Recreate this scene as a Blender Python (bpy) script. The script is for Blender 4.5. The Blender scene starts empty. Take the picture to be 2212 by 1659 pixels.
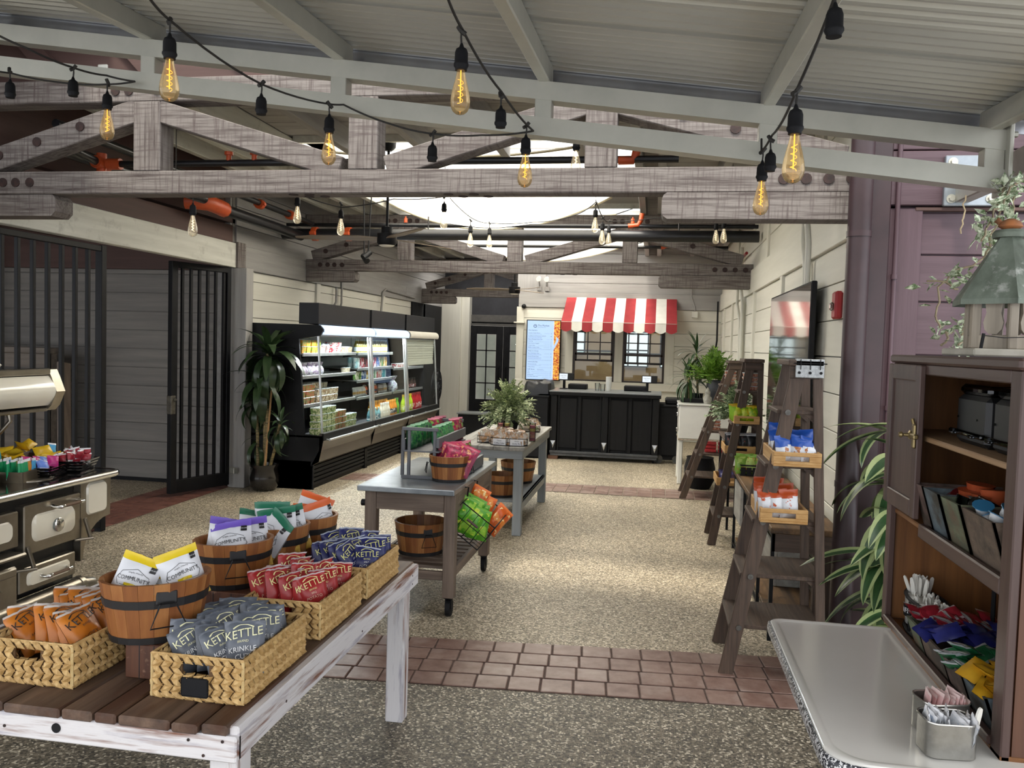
import bpy, bmesh, math, random
from math import sin, cos, pi, radians, sqrt
from mathutils import Vector as V, Matrix, Euler, noise
S = bpy.context.scene
COL = S.collection
RND = random.Random(7)
# ---------------------------------------------------------------- camera
PITCH, YAW, ROLL = map(radians, (2.796, 9.752, 1.658))
fwd = V((-sin(YAW)*cos(PITCH), cos(YAW)*cos(PITCH), -sin(PITCH)))
rgt = V((cos(YAW), sin(YAW), 0)); up0 = rgt.cross(fwd)
r2 = rgt*cos(ROLL)+up0*sin(ROLL); u2 = up0*cos(ROLL)-rgt*sin(ROLL)
cd = bpy.data.cameras.new('camera'); cam = bpy.data.objects.new('camera', cd); COL.objects.link(cam)
cd.sensor_width = 36; cd.sensor_fit = 'HORIZONTAL'; cd.lens = 36*1790/2212; cd.clip_start = .05; cd.clip_end = 200
R3 = Matrix((r2, u2, -fwd)).transposed()
cam.matrix_world = Matrix.Translation((0, 0, 1.6)) @ R3.to_4x4()
S.camera = cam
# ---------------------------------------------------------------- light and exposure
W = bpy.data.worlds.new('overcast_sky'); S.world = W; W.use_nodes = True
nt = W.node_tree; bgn = nt.nodes['Background']
tc = nt.nodes.new('ShaderNodeTexCoord'); sx = nt.nodes.new('ShaderNodeSeparateXYZ'); rp = nt.nodes.new('ShaderNodeValToRGB')
nt.links.new(tc.outputs['Generated'], sx.inputs[0]); nt.links.new(sx.outputs['Z'], rp.inputs[0]); nt.links.new(rp.outputs[0], bgn.inputs[0])
rp.color_ramp.elements[0].color = (.80, .84, .90, 1); rp.color_ramp.elements[1].color = (1, .98, .95, 1)
bgn.inputs[1].default_value = 2.3
sd = bpy.data.lights.new('sun', 'SUN'); sun = bpy.data.objects.new('sun', sd); COL.objects.link(sun)
sd.energy = 2.6; sd.angle = radians(9); sd.color = (1, .93, .80)
sun.rotation_euler = V((.12, .50, -.86)).to_track_quat('-Z', 'Y').to_euler()
def area(name, loc, sx_, sy_, e, col=(1, 1, 1), rot=(0, 0, 0)):
    l = bpy.data.lights.new(name, 'AREA'); l.shape = 'RECTANGLE'; l.size = sx_; l.size_y = sy_; l.energy = e; l.color = col
    o = bpy.data.objects.new(name, l); o.location = loc; o.rotation_euler = rot; COL.objects.link(o); return o
area('skylight_daylight', (-1.72, 8.2, 3.72), 2.7, 2.3, 190, (1, .97, .92))
area('skylight_daylight', (-1.72, 12.3, 3.72), 2.7, 3.6, 120, (1, .97, .92))
S.view_settings.view_transform = 'Standard'; S.view_settings.look = 'None'
S.view_settings.gamma = 1; S.view_settings.exposure = .38; S.view_settings.use_curve_mapping = False
try:
    S.cycles.max_bounces = 10; S.cycles.transparent_max_bounces = 16; S.cycles.use_denoising = True
    S.cycles.caustics_reflective = False; S.cycles.caustics_refractive = False; S.cycles.sample_clamp_indirect = 6
except Exception: pass
# ---------------------------------------------------------------- helpers
WL = {}
def setp(o, label=None, cat=None, group=None, kind=None):
    if label: o['label'] = label
    if cat: o['category'] = cat
    if group: o['group'] = group
    if kind: o['kind'] = kind
    return o
def thing(name, label, cat, loc=(0, 0, 0), group=None, rot=None):
    o = bpy.data.objects.new(name, None); COL.objects.link(o); o.location = loc; o.empty_display_size = .1
    if rot: o.rotation_euler = rot
    WL[o.name] = V(loc); return setp(o, label, cat, group)
def dup(root, loc=None, rot=None, label=None, group=None, parent=None, sc=None):
    r = root.copy(); COL.objects.link(r)
    if parent: r.parent = parent
    if loc is not None: r.location = loc
    if rot is not None: r.rotation_euler = rot
    if sc is not None: r.scale = (sc, sc, sc) if not isinstance(sc, tuple) else sc
    if label: r['label'] = label
    if group: r['group'] = group
    for ch in list(root.children): dup(ch, parent=r)
    return r
def put(root, loc, rot=(0, 0, 0), label=None, group=None, sc=None):
    root.location = loc; root.rotation_euler = rot
    if sc is not None: root.scale = (sc, sc, sc) if not isinstance(sc, tuple) else sc
    if label: root['label'] = label
    if group: root['group'] = group
    return root
def inst(me, name, parent=None, loc=(0, 0, 0), rot=(0, 0, 0), sc=None):
    o = bpy.data.objects.new(name, me); COL.objects.link(o)
    if parent: o.parent = parent; loc = V(loc)-WL.get(parent.name, V((0, 0, 0)))
    o.location = loc; o.rotation_euler = rot
    if sc: o.scale = sc
    return o
TXT = {}
def textmesh(body, size=1, align='CENTER'):
    k = (body, align)
    if k not in TXT:
        cu = bpy.data.curves.new('t', 'FONT'); cu.body = body; cu.align_x = align; cu.align_y = 'CENTER'; cu.size = 1; cu.resolution_u = 2
        o = bpy.data.objects.new('t', cu); me = bpy.data.meshes.new_from_object(o)
        TXT[k] = ([(v.co.x, v.co.y) for v in me.vertices], [tuple(p.vertices) for p in me.polygons])
        bpy.data.objects.remove(o); bpy.data.curves.remove(cu); bpy.data.meshes.remove(me)
    vs, fs = TXT[k]
    return [(x*size, y*size) for x, y in vs], fs
class G:
    def __init__(s, T=None): s.v = []; s.f = []; s.m = []; s.T = T or Matrix(); s.mi = 0
    def add(s, vs, fs, mi=None):
        n = len(s.v); T = s.T; s.v += [T @ V(p) for p in vs]; s.f += [tuple(i+n for i in f) for f in fs]
        s.m += [s.mi if mi is None else mi]*len(fs); return s
    def box(s, x0, x1, y0, y1, z0, z1, ch=0, mi=None):
        X = (x0, x1); Y = (y0, y1); Z = (z0, z1)
        if not ch:
            vs = [(X[i & 1], Y[i >> 1 & 1], Z[i >> 2]) for i in range(8)]
            return s.add(vs, [(0, 2, 3, 1), (4, 5, 7, 6), (0, 1, 5, 4), (2, 6, 7, 3), (0, 4, 6, 2), (1, 3, 7, 5)], mi)
        vs = []
        for i in range(8):
            p = [X[i & 1], Y[i >> 1 & 1], Z[i >> 2]]; d = [(1, -1)[i & 1]*ch, (1, -1)[i >> 1 & 1]*ch, (1, -1)[i >> 2]*ch]
            for a in range(3): vs.append(tuple(p[b]+(0 if b == a else d[b]) for b in range(3)))
        fs = []
        for a in range(3):
            b, c = (a+1) % 3, (a+2) % 3
            for sg in (0, 1):
                q = [(sg << a) | (i << b) | (j << c) for i, j in ((0, 0), (1, 0), (1, 1), (0, 1))]
                if not sg: q = q[::-1]
                fs.append(tuple(i*3+a for i in q))
            for i in (0, 1):
                for j in (0, 1):
                    q0 = (i << b) | (j << c); q1 = q0 | (1 << a)
                    f = (q0*3+b, q0*3+c, q1*3+c, q1*3+b); fs.append(f if i ^ j else f[::-1])
        for i in range(8):
            f = (i*3, i*3+1, i*3+2); fs.append(f if bin(i).count('1') % 2 else f[::-1])
        return s.add(vs, fs, mi)
    def bar(s, p0, p1, w, h, up=(0, 0, 1), ch=0, mi=None):
        p0, p1 = V(p0), V(p1); d = p1-p0; L = d.length; d.normalize(); sd_ = d.cross(V(up)); sd_.normalize(); u = sd_.cross(d)
        T = s.T; s.T = T @ Matrix.Translation(p0) @ Matrix((sd_, d, u)).transposed().to_4x4()
        s.box(-w/2, w/2, 0, L, -h/2, h/2, ch, mi); s.T = T; return s
    def cyl(s, p0, p1, r0, r1=None, n=12, cap=True, mi=None):
        p0, p1 = V(p0), V(p1); r1 = r0 if r1 is None else r1; d = (p1-p0).normalized()
        a = d.orthogonal().normalized(); b = d.cross(a); vs = []
        for p, r in ((p0, r0), (p1, r1)): vs += [p+(a*cos(2*pi*i/n)+b*sin(2*pi*i/n))*r for i in range(n)]
        fs = [(i, (i+1) % n, n+(i+1) % n, n+i) for i in range(n)]
        if cap: fs += [tuple(range(n))[::-1], tuple(range(n, 2*n))]
        return s.add(vs, fs, mi)
    def tube(s, pts, r, n=6, closed=False, mi=None, cap=True):
        pts = [V(p) for p in pts]; m = len(pts); vs = []; pa = None
        for i, p in enumerate(pts):
            d = (pts[(i+1) % m]-pts[i-1]) if closed else (pts[min(i+1, m-1)]-pts[max(i-1, 0)])
            d.normalize()
            a = d.orthogonal().normalized() if pa is None else (pa-d*pa.dot(d)).normalized()
            pa = a; b = d.cross(a); rr = r[i] if isinstance(r, (list, tuple)) else r
            vs += [p+(a*cos(2*pi*j/n)+b*sin(2*pi*j/n))*rr for j in range(n)]
        fs = []
        for i in range(m if closed else m-1):
            for j in range(n): fs.append((i*n+j, i*n+(j+1) % n, ((i+1) % m)*n+(j+1) % n, ((i+1) % m)*n+j))
        if not closed and cap: fs += [tuple(range(n))[::-1], tuple(range((m-1)*n, m*n))]
        return s.add(vs, fs, mi)
    def lathe(s, prof, n=16, c=(0, 0, 0), sx=1, sy=1, mi=None, cap=True):
        vs = []
        for r, z in prof: vs += [(c[0]+r*sx*cos(2*pi*i/n), c[1]+r*sy*sin(2*pi*i/n), c[2]+z) for i in range(n)]
        fs = []
        for k in range(len(prof)-1): fs += [(k*n+i, k*n+(i+1) % n, (k+1)*n+(i+1) % n, (k+1)*n+i) for i in range(n)]
        if cap: fs += [tuple(range(n))[::-1], tuple(range((len(prof)-1)*n, len(prof)*n))]
        return s.add(vs, fs, mi)
    def prism(s, poly, ax, a0, a1, mi=None):
        n = len(poly); b, c = [i for i in range(3) if i != ax]; vs = []
        for a in (a0, a1):
            for p in poly:
                q = [0, 0, 0]; q[ax] = a; q[b] = p[0]; q[c] = p[1]; vs.append(q)
        return s.add(vs, [(i, (i+1) % n, n+(i+1) % n, n+i) for i in range(n)]+[tuple(range(n))[::-1], tuple(range(n, 2*n))], mi)
    def grid(s, fn, nu, nv, mi=None, mf=None):
        vs = [fn(i/nu, j/nv) for j in range(nv+1) for i in range(nu+1)]; fs = []; n = len(s.f)
        for j in range(nv):
            for i in range(nu): a = j*(nu+1)+i; fs.append((a, a+1, a+nu+2, a+nu+1))
        s.add(vs, fs, mi)
        if mf:
            for j in range(nv):
                for i in range(nu): s.m[n+j*nu+i] = mf((i+.5)/nu, (j+.5)/nv)
        return s
    def text(s, body, size, fn, mi=None, align='CENTER'):
        vs, fs = textmesh(body, size, align); return s.add([fn(x, y) for x, y in vs], fs, mi)
    def mesh(s, name, mats, smooth=0, fix=True):
        me = bpy.data.meshes.new(name); me.from_pydata([tuple(v) for v in s.v], [], s.f)
        for m in (mats if isinstance(mats, (list, tuple)) else [mats]): me.materials.append(m)
        if any(s.m): me.polygons.foreach_set('material_index', s.m)
        if fix and len(s.f) < 20000:
            b = bmesh.new(); b.from_mesh(me); bmesh.ops.recalc_face_normals(b, faces=b.faces); b.to_mesh(me); b.free()
        if smooth:
            me.polygons.foreach_set('use_smooth', [True]*len(me.polygons)); me.set_sharp_from_angle(angle=radians(smooth))
        me.update(); return me
    def obj(s, name, mats, parent=None, smooth=0, fix=True, at=None):
        base = WL.get(parent.name, V((0, 0, 0))) if parent else V((0, 0, 0))
        off = V(at) if at is not None else base
        if off.length: s.v = [v-off for v in s.v]
        o = bpy.data.objects.new(name, s.mesh(name, mats, smooth, fix)); COL.objects.link(o)
        if parent: o.parent = parent
        if at is not None: o.location = off-base
        WL[o.name] = off; return o
def lin(h):
    h = h.lstrip('#'); c = [int(h[i:i+2], 16)/255 for i in (0, 2, 4)]
    return tuple(x/12.92 if x <= .04045 else ((x+.055)/1.055)**2.4 for x in c)+(1,)
MATS = {}
def M(name, a, b=None, sc=6, st=(1, 1, 1), ro=.55, me=0, bu=0, lo=.35, hi=.65, det=5, sp=.5, ct=0, em=0, c3=None, sc3=3, st3=(1, 1, 1), lo3=.5, hi3=.62, bd=.01, coord='Object', tr=0, al=1, sheen=0, vor=0):
    if name in MATS: return MATS[name]
    m = bpy.data.materials.new(name); m.use_nodes = True; MATS[name] = m
    t = m.node_tree; n = t.nodes; L = t.links.new; p = n['Principled BSDF']
    p.inputs['Roughness'].default_value = ro; p.inputs['Metallic'].default_value = me; p.inputs['Specular IOR Level'].default_value = sp
    if ct: p.inputs['Coat Weight'].default_value = ct; p.inputs['Coat Roughness'].default_value = .08
    if tr: p.inputs['Transmission Weight'].default_value = tr
    if al < 1: p.inputs['Alpha'].default_value = al
    p.inputs['Base Color'].default_value = lin(a) if not em else tuple(x*.25 for x in lin(a)[:3])+(1,)
    if em: p.inputs['Emission Color'].default_value = lin(a); p.inputs['Emission Strength'].default_value = em
    if b or bu:
        co = n.new('ShaderNodeTexCoord'); oi = n.new('ShaderNodeObjectInfo'); vm = n.new('ShaderNodeVectorMath'); vm.operation = 'MULTIPLY_ADD'
        cb = n.new('ShaderNodeCombineXYZ')
        for k in range(3): L(oi.outputs['Random'], cb.inputs[k])
        vm.inputs[1].default_value = (9, 17, 13); L(cb.outputs[0], vm.inputs[0]); L(co.outputs[coord], vm.inputs[2])
        def layer(sc_, st_, lo_, hi_, ca, cb_, prev=None):
            mp = n.new('ShaderNodeMapping'); mp.inputs['Scale'].default_value = tuple(sc_*k for k in st_); L(vm.outputs[0], mp.inputs[0])
            if vor and prev is None:
                nz = n.new('ShaderNodeTexVoronoi'); nz.inputs['Scale'].default_value = 1; L(mp.outputs[0], nz.inputs[0]); out = nz.outputs['Color']
            else:
                nz = n.new('ShaderNodeTexNoise'); nz.inputs['Scale'].default_value = 1; nz.inputs['Detail'].default_value = det; nz.inputs['Roughness'].default_value = .62; L(mp.outputs[0], nz.inputs[0]); out = nz.outputs['Fac']
            r = n.new('ShaderNodeValToRGB'); r.color_ramp.elements[0].position = lo_; r.color_ramp.elements[1].position = hi_; L(out, r.inputs[0])
            if prev is None:
                r.color_ramp.elements[0].color = ca; r.color_ramp.elements[1].color = cb_; return r.outputs[0], out
            mx = n.new('ShaderNodeMix'); mx.data_type = 'RGBA'; L(r.outputs[0], mx.inputs[0]); L(prev, mx.inputs[6]); mx.inputs[7].default_value = cb_
            return mx.outputs[2], out
        col, fac = layer(sc, st, lo, hi, lin(a), lin(b or a))
        if c3: col, _ = layer(sc3, st3, lo3, hi3, None, lin(c3), col)
        L(col, p.inputs['Base Color'])
        if bu:
            bp = n.new('ShaderNodeBump'); bp.inputs['Strength'].default_value = bu; bp.inputs['Distance'].default_value = bd; L(fac, bp.inputs['Height']); L(bp.outputs[0], p.inputs['Normal'])
    return m
def glassmat(name, col='#ffffff', refl=.5, ro=.02, keep=1.0, tint='#ffffff'):
    m = bpy.data.materials.new(name); m.use_nodes = True; t = m.node_tree; n = t.nodes; L = t.links.new; MATS[name] = m
    n.remove(n['Principled BSDF']); tr = n.new('ShaderNodeBsdfTransparent'); tr.inputs[0].default_value = lin(col)
    gl = n.new('ShaderNodeBsdfGlossy'); gl.inputs['Roughness'].default_value = ro; fr = n.new('ShaderNodeFresnel'); fr.inputs[0].default_value = 1.45
    mu = n.new('ShaderNodeMath'); mu.operation = 'MULTIPLY'; mu.inputs[1].default_value = refl; L(fr.outputs[0], mu.inputs[0])
    base = tr.outputs[0]
    if keep < 1:
        tl = n.new('ShaderNodeBsdfTranslucent'); tl.inputs[0].default_value = lin(tint); df = n.new('ShaderNodeBsdfDiffuse'); df.inputs[0].default_value = lin(tint); ma = n.new('ShaderNodeAddShader'); L(tl.outputs[0], ma.inputs[0]); L(df.outputs[0], ma.inputs[1])
        mb = n.new('ShaderNodeMixShader'); mb.inputs[0].default_value = 1-keep; L(tr.outputs[0], mb.inputs[1]); L(ma.outputs[0], mb.inputs[2]); base = mb.outputs[0]
    mx = n.new('ShaderNodeMixShader'); L(mu.outputs[0], mx.inputs[0]); L(base, mx.inputs[1]); L(gl.outputs[0], mx.inputs[2]); L(mx.outputs[0], n['Material Output'].inputs[0]); return m
def wood(name, a, b, ax='y', **k):
    st = {'x': (.06, 1, 1), 'y': (1, .06, 1), 'z': (1, 1, .06)}[ax]; kw = dict(sc=38, st=st, ro=.6, bu=.25, lo=.3, hi=.7); kw.update(k)
    return M(name+'_'+ax, a, b, **kw)
# ---------------------------------------------------------------- materials of the setting
def floor_mat(nm='exposed_aggregate', cols=('#55503f', '#8d806b', '#ac9e86', '#c3b49a', '#f3e8d2')):
    m = bpy.data.materials.new(nm); m.use_nodes = True; t = m.node_tree; n = t.nodes; L = t.links.new; p = n['Principled BSDF']
    co = n.new('ShaderNodeTexCoord'); vo = n.new('ShaderNodeTexVoronoi'); vo.inputs['Scale'].default_value = 115; L(co.outputs['Object'], vo.inputs[0])
    sp = n.new('ShaderNodeSeparateColor'); L(vo.outputs['Color'], sp.inputs[0])
    r = n.new('ShaderNodeValToRGB'); e = r.color_ramp.elements; e[0].color = lin(cols[0]); e[1].position = 1; e[1].color = lin(cols[4])
    for ps, c in ((.3, cols[1]), (.55, cols[2]), (.8, cols[3])): x = e.new(ps); x.color = lin(c)
    L(sp.outputs[0], r.inputs[0])
    nz = n.new('ShaderNodeTexNoise'); nz.inputs['Scale'].default_value = 1.1; nz.inputs['Detail'].default_value = 6; L(co.outputs['Object'], nz.inputs[0])
    r2_ = n.new('ShaderNodeValToRGB'); r2_.color_ramp.elements[0].position = .3; r2_.color_ramp.elements[1].position = .7
    r2_.color_ramp.elements[0].color = (.68, .68, .68, 1); r2_.color_ramp.elements[1].color = (1.05, 1.05, 1.05, 1); L(nz.outputs[0], r2_.inputs[0])
    mx = n.new('ShaderNodeMix'); mx.data_type = 'RGBA'; mx.blend_type = 'MULTIPLY'; mx.inputs[0].default_value = 1; L(r.outputs[0], mx.inputs[6]); L(r2_.outputs[0], mx.inputs[7])
    L(mx.outputs[2], p.inputs['Base Color']); p.inputs['Roughness'].default_value = .55
    bp = n.new('ShaderNodeBump'); bp.inputs['Strength'].default_value = .5; bp.inputs['Distance'].default_value = .004; L(vo.outputs['Distance'], bp.inputs['Height']); L(bp.outputs[0], p.inputs['Normal'])
    return m
FLOOR = floor_mat()
TILE = M('quarry_tile', '#6e5248', '#8f766b', 9, ro=.42, bu=.12, c3='#a8968c', sc3=4, lo3=.5, hi3=.78)
TILE2 = M('red_brick_tile', '#5a352b', '#7a4f42', 9, ro=.6, bu=.12)
GROUT = M('dark_grout', '#4a3a33', '#63524a', 30, ro=.9)
GROUT2 = M('pale_grout', '#8a7f74', '#a39a8c', 30, ro=.9)
def timber(ax):
    st = {'x': (.05, 1, 1), 'y': (1, .05, 1), 'z': (1, 1, .05)}[ax]; s2 = {'x': (1, .06, .06), 'y': (.06, 1, .06), 'z': (.06, .06, 1)}[ax]
    return M('whitewashed_timber_'+ax, '#3a2e2b', '#7a736e', 60, st, ro=.75, bu=.3, lo=.28, hi=.58, c3='#4e4340', sc3=70, st3=s2, lo3=.5, hi3=.72)
TX, TY, TZ = timber('x'), timber('y'), timber('z')
CREAM = {a: wood('cream_board', '#cfccbf', '#dad7cb', a, sc=14, bu=.12, ro=.6) for a in 'xyz'}
GREYB = {a: wood('grey_painted_board', '#8b8885', '#a19e9a', a, sc=16, bu=.15, ro=.7) for a in 'xyz'}
DUSK = {a: wood('taupe_board', '#716d69', '#86817b', a, sc=16, bu=.15, ro=.75) for a in 'xyz'}
WHITEB = {a: wood('worn_white_board', '#b9b8ae', '#cfcec4', a, sc=18, bu=.2, ro=.7, c3='#a3a299', sc3=7, lo3=.55, hi3=.75) for a in 'xyz'}
PURP = {a: wood('plum_board', '#432f35', '#513d44', a, sc=22, bu=.3, ro=.5) for a in 'xyz'}
BROWN = {a: wood('brown_soffit_board', '#46312c', '#57403a', a, sc=10, bu=.1, ro=.7) for a in 'xyz'}
BLACK = M('black_metal', '#0a0a0c', '#111114', 12, ro=.55, sp=.25)
BLACKM = M('matt_black', '#0d0d0f', '#151518', 8, ro=.7, sp=.25)
BOLT = M('rust_bolt', '#1f1310', '#38221d', 40, ro=.7)
STEEL = M('galvanised_steel', '#b0afa4', '#bdbbb0', 5, ro=.42, me=.55, lo=.3, hi=.7)
SHEET = M('corrugated_steel', '#b3b2aa', '#bebdb4', 1.5, ro=.42, me=.5)
PIPEP = M('plum_pipe', '#2c1d20', '#362427', 6, ro=.45)
CHROME = M('chrome', '#d8d6d0', ro=.15, me=1)
GLASS = glassmat('clear_glass', '#eef4f2', .9)
# ---------------------------------------------------------------- floor
g = G(); g.add([(-10, -3, 0), (3, -3, 0), (3, 19, 0), (-10, 19, 0)], [(0, 1, 2, 3)])
FL = setp(g.obj('floor', FLOOR), kind='structure')
def tilemesh(w, d, mat, h=.006):
    return G().box(-w/2, w/2, -d/2, d/2, 0, h, .004).mesh('tile', mat)
def slab(poly, mat, z=.002, nm='grout_bed'):
    g = G(); g.add([(x, y, z) for x, y in poly], [tuple(range(len(poly)))]); return g.obj(nm, mat, FL)
rt = random.Random(3)
slab([(-10, -3), (3, -3), (3, 3.745+.075*3), (-10, 3.745-.75)], floor_mat('shaded_dark_aggregate', ('#38342c', '#5c5548', '#756c5c', '#8a806e', '#e6dcc6')), .001, 'front_slab')  # darker front pour, with canopy shade put into its aggregate colours
tm = tilemesh(.146, .147, TILE)
def ynear(x): return 3.745+.075*x
def yfar(x): return 4.372+.098*x
slab([(-4.36, ynear(-4.36)), (1.06, ynear(1.06)), (1.06, yfar(1.06)), (-4.36, yfar(-4.36))], GROUT)
for i in range(36):
    x = .135-.0762+.1524*(i-29)
    for j in range(4):
        a, b = ynear(x), yfar(x); p = (b-a)/4
        inst(tm, 'tile', FL, (x, a+p*(j+.5), .001+rt.uniform(0, .0015)), (rt.uniform(-.004, .004), rt.uniform(-.004, .004), .085+rt.uniform(-.004, .004)), (1, p/.1545*.98, 1))
slab([(-3.5, 8.86), (1.06, 8.93), (1.06, 9.53), (-3.5, 9.4)], GROUT2)
for i in range(30):
    x = -3.42+.1524*i
    for j in range(3):
        a, b = 8.88+.015*x*.5+.03, 9.46+.03*x; p = (b-a)/3
        inst(tm, 'tile', FL, (x, a+p*(j+.5), .001+rt.uniform(0, .001)), (0, 0, .02), (1, p/.1545*.96, 1))
slab([(-4.96, 4.2), (-4.38, 4.2), (-4.38, 8.12), (-4.96, 8.12)], GROUT2)
tm2 = tilemesh(.186, .19, TILE2)
for i in range(20):
    for j in range(3):
        inst(tm2, 'brick', FL, (-4.86+.193*j, 4.3+.197*i+(j % 2)*.06, .001+rt.uniform(0, .001)), (0, 0, rt.uniform(-.01, .01)))
# ---------------------------------------------------------------- walls
def planks_x(name, par, y, x0, x1, z0, z1, pitch, mat, th=.02, face=-1, off=0):   # boards running along X on a wall whose face is at y
    z = z0+off; k = 0
    while z < z1-.01:
        t = min(z+pitch, z1); e = rt.uniform(0, .003)
        g = G(); a, b = (y-e, y+th) if face < 0 else (y-th, y+e); g.box(x0, x1, a, b, z+.003, t-.003, .003); g.obj(name, mat, par); z = t
def planks_y(name, par, x, y0, y1, z0, z1, pitch, mat, th=.02, face=1):
    z = z0
    while z < z1-.01:
        t = min(z+pitch, z1); e = rt.uniform(0, .003)
        g = G(); a, b = (x-th, x+e) if face > 0 else (x-e, x+th); g.box(a, b, y0, y1, z+.003, t-.003, .003); g.obj(name, mat, par); z = t
def st(name, g, mat, par=None, sm=0): return setp(g.obj(name, mat, par, sm), kind='structure') if not par else g.obj(name, mat, par, sm)
# right wall
WR = st('wall_right', G().box(1.098, 1.25, 4.78, 17.2, 0, 3.8), GREYB['y'])
planks_y('plank', WR, 1.075, 4.76, 14.45, 0, 2.25, .225, CREAM['y'], face=-1)
planks_y('plank', WR, 1.075, 4.76, 14.45, 2.52, 3.6, .225, CREAM['y'], face=-1)
st('header_board', G().box(1.045, 1.098, 4.76, 14.45, 2.25, 2.52, .004), CREAM['y'], WR)
for y in (7.5, 9.55, 10.6, 12.2, 13.6): st('batten', G().box(1.045, 1.08, y-.05, y+.05, 0, 2.25, .004), CREAM['z'], WR)
for y in (5.9, 8.6, 11.6): st('batten', G().box(1.05, 1.08, y-.05, y+.05, 2.52, 3.6, .004), CREAM['z'], WR)
# plum street front: right of the opening, facing the camera
WP = st('wall_front', G().box(1.14, 4.2, 4.78, 5.0, 0, 4.2), PURP['x'])
for z0, z1 in ((0, .25), (.25, .52), (.52, .79), (.79, 1.06), (1.06, 1.34), (1.34, 1.6), (1.6, 1.885), (1.885, 2.135), (2.135, 2.36)):
    st('plank', G().box(1.36, 4.2, 4.757, 4.79, z0+.004, z1-.004, .004), PURP['x'], WP)
st('corner_board', G().box(1.2, 1.37, 4.735, 4.79, 0, 2.38, .004), PURP['z'], WP)
st('drip_moulding', G().box(1.33, 4.2, 4.73, 4.79, 2.365, 2.385, .004), BROWN['x'], WP)
for z0, z1 in ((2.39, 2.68), (2.68, 3.0), (3.0, 3.4), (3.4, 3.8)): st('plank', G().box(1.17, 4.2, 4.72, 4.79, z0+.003, z1-.003, .004), PURP['x'], WP)
st('trim_1', G().box(1.072, 1.2, 4.7, 4.9, 0, 3.9, .006), PIPEP)
# left wall beyond the gateway
WLf = st('wall_left', G().box(-4.6, -4.44, 8.12, 17.2, 0, 3.8), GREYB['y'])
planks_y('plank', WLf, -4.42, 8.2, 17, 0, 2.31, .2, CREAM['y'])
for y0, y1 in ((8.2, 11.2), (11.2, 14.2), (14.2, 17)): st('header_board', G().box(-4.44, -4.385, y0+.003, y1-.003, 2.31, 2.56, .004), GREYB['y'], WLf)
planks_y('plank', WLf, -4.41, 8.2, 17, 2.56, 3.5, .2, GREYB['y'])
for y in (10.35, 13.0, 15.4): st('batten', G().box(-4.43, -4.39, y-.06, y+.06, 0, 2.31, .004), CREAM['z'], WLf)
PST = st('trim_2', G().box(-4.4, -4.21, 8.05, 8.2, 0, 2.305, .006), GREYB['z'])
st('post_cap', G().box(-4.41, -4.3, 8.04, 8.2, 2.305, 2.57, .004), TZ, PST)
GB = st('trim_3', G().box(-4.42, -4.33, 3.2, 8.05, 2.305, 2.557, .005), WHITEB['y'])
st('fascia_board', G().box(-4.46, -4.37, 4.6, 8.04, 2.562, 2.74, .004), BROWN['y'], GB)
# yard beyond the gateway
WG = st('wall_yard', G().box(-9.5, -4.43, 8.15, 8.3, 0, 3.2), DUSK['x'])
planks_x('plank', WG, 8.13, -9.5, -4.42, .03, 2.28, .2, DUSK['x'])
st('baseboard_yard', G().box(-9.5, -4.42, 8.1, 8.15, 0, .035), BLACKM, WG)
st('frieze_board', G().box(-9.5, -4.42, 8.09, 8.14, 2.28, 2.75, .004), BROWN['x'], WG)
CY = st('ceiling_yard', G().box(-9.5, -4.43, 3.0, 8.3, 2.78, 2.84), BROWN['y'])
for x in (-5.3, -6.3, -7.3): st('rafter', G().box(x-.05, x+.05, 3.0, 8.1, 2.6, 2.78, .004), BROWN['y'], CY)
g = G(); g.box(-9.5, -6.1, 7.55, 7.65, 0, 1.38)
WC = st('wall_low', g, M('grey_weathered_board', '#57504a', '#6f665e', 20, (.1, 1, 1), ro=.8))
planks_x('plank', WC, 7.55, -9.5, -6.1, 0, 1.38, .17, wood('weathered_grey', '#5d554d', '#7a7066', 'x', sc=20), .02)
st('cap_board', G().box(-9.5, -6.08, 7.5, 7.68, 1.36, 1.42, .005), wood('weathered_grey', '#5d554d', '#7a7066', 'x', sc=20), WC)
st('trim_4', G().box(-7.45, -7.2, 7.5, 8.12, 0, 2.5, .005), wood('pale_post', '#7d6f62', '#8e8073', 'z', sc=20))
st('wall_yard_end', G().box(-9.7, -9.5, 3, 8.3, 0, 3.2), DUSK['y'])
# back wall with the ordering windows
WB = st('wall_back', G().box(-2.4, 1.25, 14.5, 14.62, 0, .99), CREAM['x'])
def wpanel(x0, x1, z0, z1, mat=None, y=14.45, pitch=.215):
    st('wall_core', G().box(x0, x1, 14.5, 14.62, z0, z1), CREAM['x'], WB); planks_x('plank', WB, y, x0, x1, z0, z1, pitch, mat or CREAM['x'])
planks_x('plank', WB, 14.45, -2.4, 1.075, 0, .85, .215, CREAM['x'])
st('chair_rail', G().box(-2.43, 1.075, 14.39, 14.5, .85, .985, .008), CREAM['x'], WB)
wpanel(-2.4, -1.42, .985, 2.25); wpanel(-.7, -.56, .985, 2.25); wpanel(.155, 1.075, .985, 2.25)
wpanel(-1.42, -.7, 2.08, 2.25); wpanel(-.56, .155, 2.08, 2.25)
st('header_board', G().box(-2.4, 1.075, 14.42, 14.5, 2.25, 2.51, .004), GREYB['x'], WB)
wpanel(-2.4, 1.075, 2.51, 3.6, GREYB['x'], 14.46, .17)
st('end_board', G().box(-2.43, -2.3, 14.42, 14.62, .985, 2.25, .004), CREAM['z'], WB)
st('end_board', G().box(-2.43, -1.93, 14.43, 14.5, 2.51, 3.5, .004), GREYB['z'], WB)
st('bracket_board', G().box(-2.47, -2.28, 14.36, 14.5, 1.96, 1.985, .004), CREAM['x'], WB)
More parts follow.
